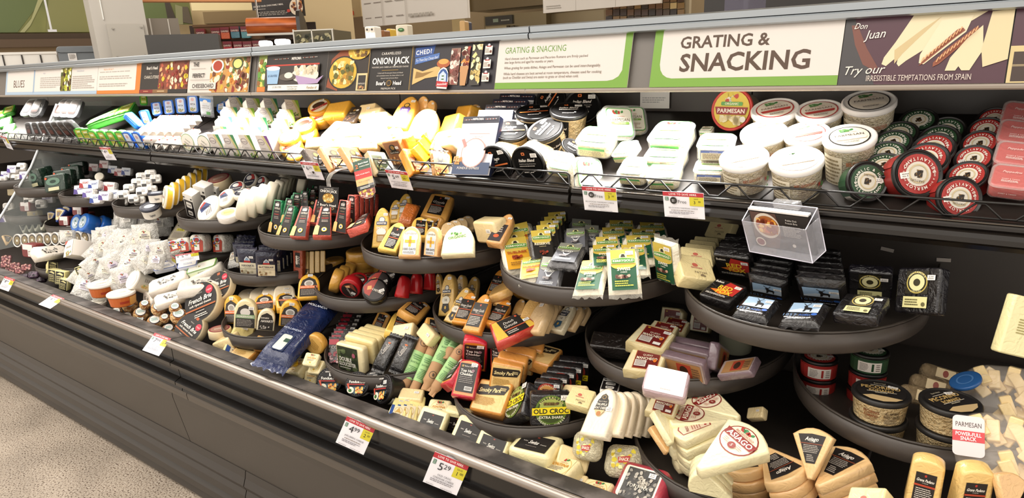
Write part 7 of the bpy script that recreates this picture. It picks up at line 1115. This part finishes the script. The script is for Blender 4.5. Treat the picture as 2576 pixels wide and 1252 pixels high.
card((1095, 1136), (1180, 1171), (1063, 1211), .943, 'rail price card reading five twenty nine, nearest the camera', ('5', '29'), ('1', '00'), 'OLD CROC', 'CHEDDAR CHEESE'); card((874, 1046), (944, 1078), (844, 1112), .943, 'rail price card reading four ninety nine, second nearest', ('4', '99'), ('2', '30'), 'JARLSBERG CHEESE', ''); card((390, 836), (431, 851), (358, 880), .943, 'rail price card reading seven something with a glare spot', ('7', '99'), ('1', '00'), 'PARTY CHEESE', 'PLATTER'); card((134, 740), (163, 751), (97, 765), .943, 'rail price card near the far left, second from the edge', ('4', '99'), ('1', '00'), 'BURRATA', '', False, 1.1); card((13, 694), (38, 703), (-4, 724), .943, 'rail price card cut by the left edge of the picture', ('8', '99'), ('2', '00'), 'GORGONZOLA', '', False, 1.0); card((441, 641), (499, 632), (444, 662), 1.19, 'price card standing among the cheeses reading five ninety nine', ('5', '99'), ('1', '00'), 'MOZZARELLA', '', False, 1.6); card((410, 628), (440, 648), (416, 656), 1.2, 'small pale price card tipped beside the standing one', ('5', '99'), ('1', '00'), 'MOZZARELLA', '', False, 1.2)
# hanging onion jack card on a metal strap
Mx, wl, hl = pose((803, 467), (852, 472), (801, 518), 1.22, .95, (0, -.95, .3)); t = thing('hanging_card', 'small black onion jack card on a curved metal strap over the pointed packets', 'sign', Mx)
b = B(); b.box(-wl / 2, 0, -hl / 2, wl / 2, .001, hl / 2, M('#1f1b19')); obj('card', b.mesh('card'), t)
obj('print', art([('t', 'CARAMELIZED', .5, .9, .05, '#e6e0d8', .5), ('t', 'ONION JACK', .5, .78, .13, '#f2ede6', .86, 'b'), ('e', .5, .44, .3, .24, '#a5782c'), ('blob', .25, .25, .75, .65, 20, ['#e0c06a', '#c9963a', '#efe0a0'], .005), ('t', "Boar's Head", .5, .1, .11, '#f2ede6', .8, 'b')], wl, hl).mesh('print'), t)
b = B(); pts = [V((0, .002, hl / 2 - .004)), V((-.004, .004, hl / 2 + .02)), V((.002, .012, hl / 2 + .036)), V((.014, .03, hl / 2 + .046)), V((.032, .06, hl / 2 + .05))]
for o in (-.0045, -.0015, .0015, .0045): b.tube([p + V((o, 0, 0)) for p in pts], .0017, M('#b5b0aa', 'metal'), 5)
obj('metal_strap', b.mesh('metal_strap'), t)
# flag shaped hanging meat sign
Mx, wl, hl = pose((886, 408), (928, 396), (905, 504), 1.325, .42, (0, -.95, .2)); t = thing('hanging_sign', 'tall narrow red green and tan sign with a meat photo hanging at the fence', 'sign', Mx)
b = B(); b.prism([(-wl * .5, hl * .5), (-wl * .5, -hl * .28), (-wl * .4, -hl * .42), (-wl * .1, -hl * .5), (wl * .25, -hl * .5), (wl * .5, -hl * .4), (wl * .5, hl * .5)], 0, .0015, M('#e9e2da'), .0003, False); obj('board', b.mesh('board'), t)
obj('print', art([('r', 0, .72, 1, 1, '#2f4a3a'), ('r', 0, .5, 1, .74, '#b5302c'), ('r', 0, .34, 1, .52, '#c9a46a'), ('r', 0, .2, 1, .35, '#1f1b19'), ('p', [(0, .22), (1, .22), (1, .08), (.75, .01), (.4, .01), (.1, .08)], '#8a4a3a'), ('blob', .08, .03, .95, .22, 24, ['#c98a7a', '#e9cfb8', '#7a2f24', '#d9b03c'], .005), ('t', "Boar's Head", .62, .9, .035, '#f2ede6', .6, 'b'), ('t', '2', .22, .84, .1, '#d9642c', .2, 'b'), ('t', 'CHARCUTERIE', .66, .82, .03, '#e9e2d6', .6), ('t', 'PICK YOUR MEATS', .5, .62, .03, '#f2e6e0', .8), ('t', 'PICK a CHEESE', .5, .43, .03, '#4a3a24', .8), LN(.2, .24, .8, .3, 2, '#e6e0d8')], wl, hl).mesh('print'), t)
b = B(); b.box(wl * .2, -.004, -hl * .22, wl * .55, .008, -hl * .06, M('#dfe2e2', 'clear')); obj('clip', b.mesh('clip'), t)
# acrylic recipe card holder
Mx, wl, hl = pose((1857, 532), (2020, 556), (1880, 634), 1.30, 1.52, (0, -.95, .25)); k = 1; w, h, dp = wl * .97, hl, .045
t = thing('card_holder', 'clear acrylic holder with recipe cards hanging under the shelf lip', 'card holder', Mx)
AC = M('#e6e6f0', 'clear')
for nm, bb in (('front_panel', (-w / 2, -.001, -h / 2, w / 2, .0006, h * .28)), ('back_panel', (-w / 2, dp, -h / 2, w / 2, dp + .0018, h / 2)), ('bottom_panel', (-w / 2, 0, -h / 2, w / 2, dp, -h / 2 + .0018)), ('side_panel', (-w / 2, 0, -h / 2, -w / 2 + .0018, dp, h * .28)), ('side_panel', (w / 2 - .0018, 0, -h / 2, w / 2, dp, h * .28))):
    b = B(); b.box(*bb, AC); obj(nm, b.mesh(nm), t)
ED = M('#e9e6f4', 'gloss')
for p0, p1 in (((-w / 2, 0, -h / 2), (w / 2, 0, -h / 2)), ((-w / 2, 0, -h / 2), (-w / 2, 0, h * .28)), ((w / 2, 0, -h / 2), (w / 2, 0, h * .28)), ((w / 2, 0, -h / 2), (w / 2, dp, -h / 2)), ((w / 2, dp, -h / 2), (w / 2, dp, h / 2)), ((w / 2, 0, h * .28), (w / 2, dp, h / 2)), ((-w / 2, 0, h * .28), (-w / 2, dp, h / 2)), ((-w / 2, dp, h / 2), (w / 2, dp, h / 2))):
    b = B(); b.tube([p0, p1], .0011, ED, 5); obj('edge', b.mesh('edge'), t)
t2 = thing('recipe_cards', 'stack of dark recipe cards with a baked brie photo in the clear holder', 'recipe card', Mx @ Matrix.Translation((0, .022, 0)))
b = B(); b.box(-w * .48, 0, -h * .47, w * .46, .008, h * .45, M('#2a2524')); b.box(-w * .48, -.001, h * .43, w * .46, .009, h * .47, M('#f2f0ee')); obj('card_stack', b.mesh('card_stack'), t2)
obj('print', art([('r', 0, 0, 1, .95, '#2a2524'), ('p', [(0, .95), (.45, .95), (.5, .5), (.4, 0), (0, 0)], '#5a4038'), ('e', .26, .6, .23, .34, '#d9cfc0'), ('e', .27, .6, .2, .27, '#a5622c'), ('blob', .1, .4, .44, .8, 34, ['#e0902c', '#c9642c', '#f0c06a', '#8a3a1c'], .008), ('e', .1, .14, .09, .12, '#e0d6c8'), ('e', .1, .14, .07, .09, '#7a1f1c'), ('t', 'Publix Deli', .72, .84, .045, '#e6e0d8', .24), ('t', 'French Brie', .72, .77, .045, '#e6e0d8', .24), LN(.56, .4, .86, .7, 8, '#a59e98'), ('e', .7, .18, .03, .045, '#cfc8c0')], w * .92, h * .9, lambda x, y, z: (x, y, z)).mesh('print'), t2)
b = B(); b.box(-w * .12, dp - .01, h * .46, w * .26, dp + .004, h * .6, M('#d9d9dc', 'clear')); obj('hanger', b.mesh('hanger'), t)
# clear divider at the left
t = thing('clear_divider', 'tall clear acrylic divider with a bright slanted front edge at the left', 'divider'); xd = -3.88
D0 = [P(143, 262, X=xd), P(78, 420, X=xd), P(0, 548, X=xd), P(-60, 640, X=xd)]
poly = [(p.y, p.z) for p in D0] ; poly = [(max(1.06, y), z) for y, z in poly] + [(1.75, poly[-1][1]), (1.75, poly[0][1])]
b = extr(poly, xd - .002, xd + .002, M('#dfe6e4', 'clear')); obj('panel', b.mesh('panel'), t)
b = B(); b.tube(D0, .006, M('#dfe3e6', 'gloss'), 6); obj('front_edge', b.mesh('front_edge'), t)
# labels left on the dark wall
for x, y, r_, l in ((2232, 628, 8, 'torn white sticker on the dark wall, left one'), (2374, 654, -4, 'torn white sticker on the dark wall, right one'), (2272, 599, 0, 'faint sticker on the dark wall, uppermost')):
    t = thing('wall_sticker', l, 'sticker', frame(P(x, y, Y=1.757), (0, -1, 0), (math.sin(math.radians(r_)), 0, 1))); b = B(); b.box(-.014, 0, -.004, .014, .0008, .0045, M('#b5aca4')); obj('paper', b.mesh('paper'), t)

# ================================================================ behind the case
def bg(name, x0, y0, x1, y1, d, th, mat, az=None, label=None, cat=None, parent=None, prims=None, smooth=0, kind=None, partname='panel', floor=0, hang=0):
    """upright box measured in a vertical plane that faces the aisle corner at azimuth az and distance d"""
    cx, cy = (x0 + x1) / 2, (y0 + y1) / 2; r = ray(cx, cy); hd = V((r.x, r.y, 0)).normalized() if az is None else V((math.sin(math.radians(az)), math.cos(math.radians(az)), 0))
    def hit(px, py):
        v = ray(px, py); return CAM + v * (d / (v.x * hd.x + v.y * hd.y))
    side = V((hd.y, -hd.x, 0)); a, b_, e, g = hit(x0, cy), hit(x1, cy), hit(cx, y0), hit(cx, y1)
    w = (b_ - a).dot(side); h = e.z - g.z; c_ = hit(cx, cy); Mx = frame(c_, -hd, (0, 0, 1))
    t = parent or (thing(name, label, cat, Mx) if label else None)
    b = B(); b.prism(rrect(w, h, smooth or .0005, 4 if smooth else 1), 0, th, mat, min(.004, th * .3), False) if smooth else b.box(-w / 2, 0, -h / 2, w / 2, th, h / 2, mat)
    if t is None:
        o = obj(name, b.mesh(name), None, Mx); o['kind'] = 'structure'; return o, Mx, w, h
    inv = t.matrix_world.inverted() if parent else Matrix.Identity(4)
    me = b.mesh(partname)
    if parent: me.transform(inv @ Mx)
    obj(partname, me, t)
    if prims:
        me = art(prims, w, h, e0=.002, de=.0015).mesh('print')
        if parent: me.transform(inv @ Mx)
        obj('print', me, t)
    if floor:
        b = B(); b.box(-w / 2 + .005, .01, -c_.z, w / 2 - .005, max(th - .01, .02), -h / 2, mat); obj('base', b.mesh('base'), t)
    if hang:
        for u_ in (-.35, .35):
            b = B(); b.tube([(w * u_, th / 2, h / 2), (w * u_, th / 2, 4.6 - c_.z)], .006, M('#b5b0aa', 'metal')); obj('hanging_rod', b.mesh('hanging_rod'), t)
    return t, Mx, w, h
bpy.context.view_layer.update()
bg('wall_mural', -60, -90, 245, 84, 11.0, .1, M('#7a8046', 'mural'), -72, kind='structure')
t, Mx, w, h = bg('leaf_mural', -60, -90, 243, 82, 10.9, .03, M('#66713a', 'mural'), -72, 'large green leaf mural on the far wall at upper left', 'mural')
me = art([('p', [(.0, .0), (.28, .0), (.5, .4), (.62, 1), (0, 1)], '#5c6a38'), ('p', [(.52, .0), (.95, .0), (1, .5), (1, 1), (.66, 1), (.6, .5)], '#838350'), ('p', [(.3, 0), (.42, .2), (.58, .7), (.61, 1), (.64, 1), (.56, .5), (.4, .1), (.34, 0)], '#a5a574')], w, h, e0=.003, de=.002).mesh('leaf'); obj('leaf', me, t)
bg('trim_1', -60, 84, 240, 98, 10.8, .1, M('#46382a', 'matte'), -72); bg('trim_2', -60, 98, 240, 118, 10.75, .1, M('#5b4a3a', 'matte'), -72); bg('wall_far', -60, 118, 240, 170, 10.9, .1, M('#a89274', 'matte'), -72)
t, _, _, _ = bg('hanging_rod', 112, -60, 117, 76, 9.0, .03, M('#d9d9dc'), -72, 'thin white rod with a flat foot hanging before the green mural', 'sign rod'); bg('x', 121, 74, 143, 80, 9.0, .04, M('#d9d9dc'), -72, parent=t, partname='foot')
t, Mx, w, h = bg('white_column', 226, -120, 362, 150, 6.2, .5, M('#b9b3aa', 'plastic'), -70, 'wide white square column with a screwed access plate', 'column', floor=1)
t2, _, _, _ = bg('x', 276, 60, 368, 148, 6.18, .01, M('#b3ada3', 'plastic'), -70, parent=t, partname='access_plate')
for x, y in ((284, 72), (355, 68), (296, 143), (366, 139)): bg('x', x - 2, y - 2, x + 2, y + 2, 6.17, .01, M('#a59e94', 'metal'), -70, parent=t, partname='screw')
bg('x', 243, -120, 245, 50, 6.19, .02, M('#f4f2ee', 'gloss'), -70, parent=t, partname='corner_strip')  # narrow near-white strip along the left corner of the column
t, _, _, _ = bg('rounded_case_top', 142, 116, 246, 132, 7.0, .4, M('#6f7478', 'plastic'), -69, 'blue grey rounded canopy of a case beside the column', 'display case', smooth=.03, partname='canopy', floor=1); bg('x', 146, 132, 250, 152, 7.05, .3, M('#6a5f54', 'plastic'), -69, parent=t, partname='panel'); bg('x', 172, 134, 193, 152, 7.0, .01, M('#e0dcd8'), -69, parent=t, partname='notice', prims=[LN(.1, .2, .9, .9, 6)])
t, _, _, _ = bg('freezer_case', -60, 131, 148, 137, 9.5, .5, M('#efece6', 'gloss'), -72, 'row of glass door freezers glowing at the far left', 'freezer', partname='light_bar', floor=1)
for k, x in enumerate((-30, 10, 58, 105, 148)):
    if k < 4:
        x2 = (10, 58, 105, 148)[k]; bg('x', x + 3, 140, x2 - 2, 172, 9.6, .02, M('#cfc4b4'), -72, parent=t, partname='lit_shelf', prims=[('r', 0, .0, 1, .2, '#d9cfc4'), ('r', 0, .55, 1, .6, '#efe6da'), ('blob', .05, .05, .95, .5, 30, (['#c9485a', '#4a6ab0', '#e9e4da', '#8a4a9a'], ['#e9e4da', '#c96a4a', '#d9c04a'], ['#e9e4da', '#8a3a2a', '#c9a45a'], ['#b5482c', '#e9e4da', '#d98a3a'])[k], .03)])
    bg('x', x - 2, 138, x + 2, 172, 9.5, .05, M('#3a3430'), -72, parent=t, partname='door_frame')
# middle distance, right of the column
bg('wall_service', 355, -80, 900, 150, 8.5, .1, M('#c9b48c', 'matte'), -55); bg('trim_3', 352, -40, 660, 4, 7.0, .1, M('#c98a5c', 'matte'), -60)
t, Mx, w, h = bg('leaf_mural', 356, 6, 482, 62, 8.3, .03, M('#66713a', 'mural'), -62, 'slanted green leaf mural panel right of the white column', 'mural'); obj('leaf', art([('p', [(.0, .0), (.5, .0), (.62, .6), (.5, 1), (0, 1)], '#5c6a38'), ('p', [(.5, .1), (.66, .3), (.6, 1), (.5, 1)], '#3a3024'), ('p', [(.66, 0), (.8, 0), (.84, .8), (.7, .9)], '#8a8a62'), ('p', [(.8, .1), (1, 0), (.95, .8), (.84, .8)], '#5a5040')], w, h, e0=.003, de=.002).mesh('leaf'), t)
bg('lit_ceiling_panel', 480, -30, 668, 26, 8.0, .05, M('#f0dfae', 'matte'), -55, 'cream lit ceiling panel behind the shelves', 'ceiling panel')
t, _, _, _ = bg('steel_screen', 362, 46, 452, 96, 6.6, .03, M('#7a7166', 'metal'), -62, 'dull stainless steel screen standing behind the case', 'screen'); bg('x', 378, 46, 382, 94, 6.58, .01, M('#b5aea4', 'metal'), -62, parent=t, partname='steel_strip'); bg('x', 424, 48, 427, 90, 6.58, .01, M('#b5aea4', 'metal'), -62, parent=t, partname='steel_strip')
bg('dark_cabinet', 370, 86, 554, 145, 5.2, .3, M('#3c3936', 'plastic'), -55, 'flat charcoal cabinet back standing just behind the case', 'cabinet', floor=1); bg('fascia_board', 512, 28, 650, 58, 7.4, .1, M('#85714f', 'matte'), -42, 'tan fascia board above the shelves of red bags', 'fascia')
t, _, _, _ = bg('snack_shelf', 484, 60, 650, 66, 7.2, .3, M('#6a4f34', 'matte'), -42, 'wooden shelf unit holding rows of red snack bags', 'shelf unit', partname='top_board', floor=1); bg('x', 484, 98, 800, 101, 7.2, .3, M('#3a2c22', 'matte'), -42, parent=t, partname='shelf_board'); bg('x', 484, 60, 800, 150, 7.45, .03, M('#33261e', 'matte'), -42, parent=t, partname='back_board')
DV = [('r', 0, .55, 1, 1, '#7a2a34'), ('t', 'DAVID', .5, .66, .16, '#e6d4c4', .84, 'b'), ('r', .05, .72, .95, .78, '#5a1c26')]
for j, (x, y, c_) in enumerate(((494, 72, '#8a3a34'), (532, 70, '#9a3a3a'), (555, 68, '#c9603c'), (580, 66, '#4a7a8a'), (606, 66, '#4a8a92'), (562, 104, '#b5343c'), (588, 104, '#a5343c'), (612, 104, '#a5383c'), (636, 102, '#8a2c34'))):
    bg('snack_bag', x, y, x + 22, y + 30, 7.15, .08, M(c_, 'foil'), -42, '%s red snack bag from the upper left on the far shelves' % ORD[j], 'snack', partname='bag', prims=DV, smooth=.01)
t, _, _, _ = bg('menu_board', 630, -60, 758, 44, 6.4, .04, M('#26211f'), -22, 'black hanging board reading create your own family meal', 'sign', hang=1, prims=[('t', 'CREATE YOUR OWN FAMILY MEAL', .33, .3, .04, '#d9d2c8', .6, 'b', 2), LN(.05, .2, .3, .24, 1, '#a59e94'), LN(.05, .05, .7, .16, 3, '#a59e94'), ('e', .88, .22, .13, .2, '#d9c9b0'), ('blob', .78, .05, 1, .4, 16, ['#8a4a2c', '#b5763a', '#5a2c1c'], .02), ('e', .73, .14, .035, .04, '#b5382c')])
# orange curved canopy with black end
def canopy():
    c0, c1 = P(618, 66, Y=3.6), P(745, 56, Y=3.9); ax = (c1 - c0); ax.z = 0; Lh = ax.length; ax.normalize(); bk = V((-ax.y, ax.x, 0))
    Mx = Matrix((ax, bk, V((0, 0, 1)))).transposed().to_4x4(); Mx.translation = c0; t = thing('curved_canopy', 'glossy orange wood canopy with a big black rounded end over a deli case', 'canopy', Mx)
    pr = [(.0 + .10 - .10 * math.cos(a), .075 * math.sin(a) - .0) for a in [math.radians(-60 + 15 * k) for k in range(11)]] + [(.45, .09), (.45, .07), (.12, .05), (.09, -.06)]
    b = extr(pr, 0, Lh, M('#a5522a', 'wood'), smooth=False); obj('wood_roll', b.mesh('wood_roll'), t)
    e = [(-.02, -.06), (-.0, .07), (.06, .12), (.16, .14), (.32, .12), (.48, .06), (.6, -.04), (.62, -.14), (.5, -.12), (.44, -.05), (.1, -.03)]
    b = extr(e, Lh, Lh + .03, M('#211d1b', 'plastic')); obj('end_cap', b.mesh('end_cap'), t)
    b = extr([(-.0, -.062), (.02, -.062), (.02, -.08), (0, -.08)], 0, Lh, M('#b5b0a8', 'metal')); obj('trim_strip', b.mesh('trim_strip'), t)
    for x in (Lh * .1, Lh * .95):
        b = B(); b.tube([(x, .4, .08), (x, .4, 4.6 - Mx.translation.z)], .008, M('#b5b0aa', 'metal')); obj('hanging_rod', b.mesh('hanging_rod'), t)
canopy()
t, _, _, _ = bg('deli_case', 740, 76, 838, 118, 4.6, .4, M('#5d5642', 'plastic'), -30, 'glass deli case with steel frame and food inside', 'display case', partname='interior', floor=1, prims=[('blob', .05, .1, .95, .8, 40, ['#8a8258', '#4a4430', '#b5ac84', '#3a3a28'], .02)])
for x in (738, 784, 836): bg('x', x, 74, x + 3, 120, 4.55, .02, M('#c9c4b8', 'metal'), -30, parent=t, partname='frame_post')
bg('x', 738, 74, 838, 77, 4.55, .02, M('#c9c4b8', 'metal'), -30, parent=t, partname='frame_rail')
for j, x in enumerate((650, 690)): bg('task_lamp', x, 102 - 4 * j, x + 26 + 6 * j, 116 - 4 * j, 3.4, .08, M('#f2efe9', 'glow'), -40, ['small glaring white lamp behind the case, left one', 'small glaring white lamp behind the case, right one'][j], 'lamp', smooth=.01, partname='shade', floor=1)
# kitchen side
bg('wall_kitchen', 840, -120, 2700, 200, 7.0, .1, M('#8f7d60', 'matte'), 0); bg('fume_wall', 866, -60, 905, 44, 6.5, .05, M('#a3906c', 'matte'), 0, 'tan wall strip beside the menu boards', 'wall panel'); bg('red_hook', 877, 28, 887, 38, 6.478, .02, M('#c94a34'), 0, 'tiny red box on the tan wall', 'alarm')
MB = [('r', 0, 0, 1, 1, '#cfc8bf')] + [q_ for x in (.03, .25) for z in (.1, .3, .5) for q_ in (LN(x, z, x + .07, z + .03, 1, '#8a8078'), LN(x + .1, z, x + .18, z + .03, 1, '#8a8078'))] + [('r', .215, 0, .22, 1, '#b0a89e'), ('r', .45, 0, .455, 1, '#b0a89e'), ('blob', .46, .3, .7, 1, 40, ['#6a3a2a', '#8a5440', '#4a2418'], .03), LN(.76, .3, .92, .8, 5, '#8a6a5a'), LN(.48, .06, .8, .14, 1, '#a59e94')]
bg('menu_board', 898, -140, 1165, 60, 5.2, .03, M('#cfc8bf'), 0, 'white hanging menu board with prices and a meat photo', 'sign', hang=1, prims=[(p[0],) + tuple((v * 1 if i not in (1, 3) or p[0] in ('t',) else v) for i, v in enumerate(p[1:])) if 0 else p for p in MB])
bg('menu_board', 1358, -120, 1655, 22, 5.2, .03, M('#cfc8bf'), 0, 'white hanging menu board above the oven, only its foot in view', 'sign', hang=1, prims=[('r', 0, 0, 1, 1, '#cfc8bf'), ('r', .3, 0, .302, 1, '#a59e94'), ('r', .64, 0, .642, 1, '#a59e94'), LN(.03, .06, .18, .14, 2, '#a59e94')])
bg('cream_post', 1134, -60, 1160, 80, 6.0, .05, M('#cbb98e', 'matte'), 0)  # plain cream post on the kitchen side, not a door
t, _, _, _ = bg('wall_oven', 1216, 34, 1372, 100, 6.2, .5, M('#857a62', 'metal'), 0, 'steel wall oven with a dark control panel', 'oven', partname='body', floor=1); bg('x', 1220, 40, 1288, 62, 6.18, .02, M('#2e2c28', 'gloss'), 0, parent=t, partname='control_panel', prims=[('r', .3, .3, .5, .7, '#8a9a8a'), LN(.6, .3, .95, .6, 1, '#a5a59a')]); bg('x', 1222, 66, 1290, 100, 6.18, .02, M('#a3977a', 'metal'), 0, parent=t, partname='oven_door')
for x in (1274, 1286): bg('x', x, 64, x + 6, 69, 6.15, .03, M('#4a4438', 'metal'), 0, parent=t, partname='knob')
bg('oven_hood', 1168, -60, 1520, 14, 6.1, .4, M('#6f6450', 'metal'), 0, 'dull steel hood above the oven', 'hood'); bg('steel_sheet', 1372, 30, 1518, 110, 6.3, .05, M('#7d7058', 'metal'), 0, 'brushed tan steel wall panel right of the oven', 'wall panel')
for j, (x, w_, y, c_, l) in enumerate(((918, 26, 66, '#efeae0', 'two white paper rolls on the counter behind the case'), (944, 24, 76, '#8a5a34', 'small brown box between the rolls and the yellow tag'), (972, 12, 72, '#d9b030', 'small yellow and white tag box on the counter'), (996, 30, 62, '#dcd4c0', 'cream dispenser with a green oval on the counter'), (1156, 14, 52, '#b5905c', 'small tan carton beside the cream post'), (1170, 8, 54, '#2c3044', 'tiny navy carton beside the tan one'))):
    bg(['paper_rolls', 'small_box', 'tag_box', 'dispenser', 'small_carton', 'small_carton'][j], x, y, x + w_, y + 34, 3.5 + .13 * j, .08, M(c_), -20, l, 'box' if j not in (0, 3) else ['paper roll', '', '', 'dispenser'][j], smooth=.01, partname='body', floor=1, prims=[('e', .27, .75, .22, .18, '#cfc4b4'), ('e', .27, .75, .1, .08, '#3a342c'), ('e', .76, .75, .22, .18, '#cfc4b4'), ('e', .76, .75, .1, .08, '#3a342c')] if j == 0 else ([('e', .45, .62, .26, .14, '#2f6a34'), ('e', .45, .64, .14, .06, '#8ab58a')] if j == 3 else None))
# mosaic tiles
t = thing('mosaic_panel', 'brown and cream mosaic tile band on the kitchen wall', 'tile panel'); tcol = ['#4a3020', '#8a6a3c', '#3c281a', '#2f2018', '#7a5c36', '#c9b07a', '#4f3a26', '#6b4a2c']; rn = random.Random(11)
for i in range(11):
    for j in range(4):
        x = 1524 + 18 * i; y = -10 + 17 * j
        bg('x', x, y, x + 16, y + 15, 5.6, .015, M(rn.choice(tcol), 'gloss'), 0, parent=t, partname='tile')
bg('wall_tiles', 1515, -80, 1730, 80, 5.63, .05, M('#a5977c', 'matte'), 0)
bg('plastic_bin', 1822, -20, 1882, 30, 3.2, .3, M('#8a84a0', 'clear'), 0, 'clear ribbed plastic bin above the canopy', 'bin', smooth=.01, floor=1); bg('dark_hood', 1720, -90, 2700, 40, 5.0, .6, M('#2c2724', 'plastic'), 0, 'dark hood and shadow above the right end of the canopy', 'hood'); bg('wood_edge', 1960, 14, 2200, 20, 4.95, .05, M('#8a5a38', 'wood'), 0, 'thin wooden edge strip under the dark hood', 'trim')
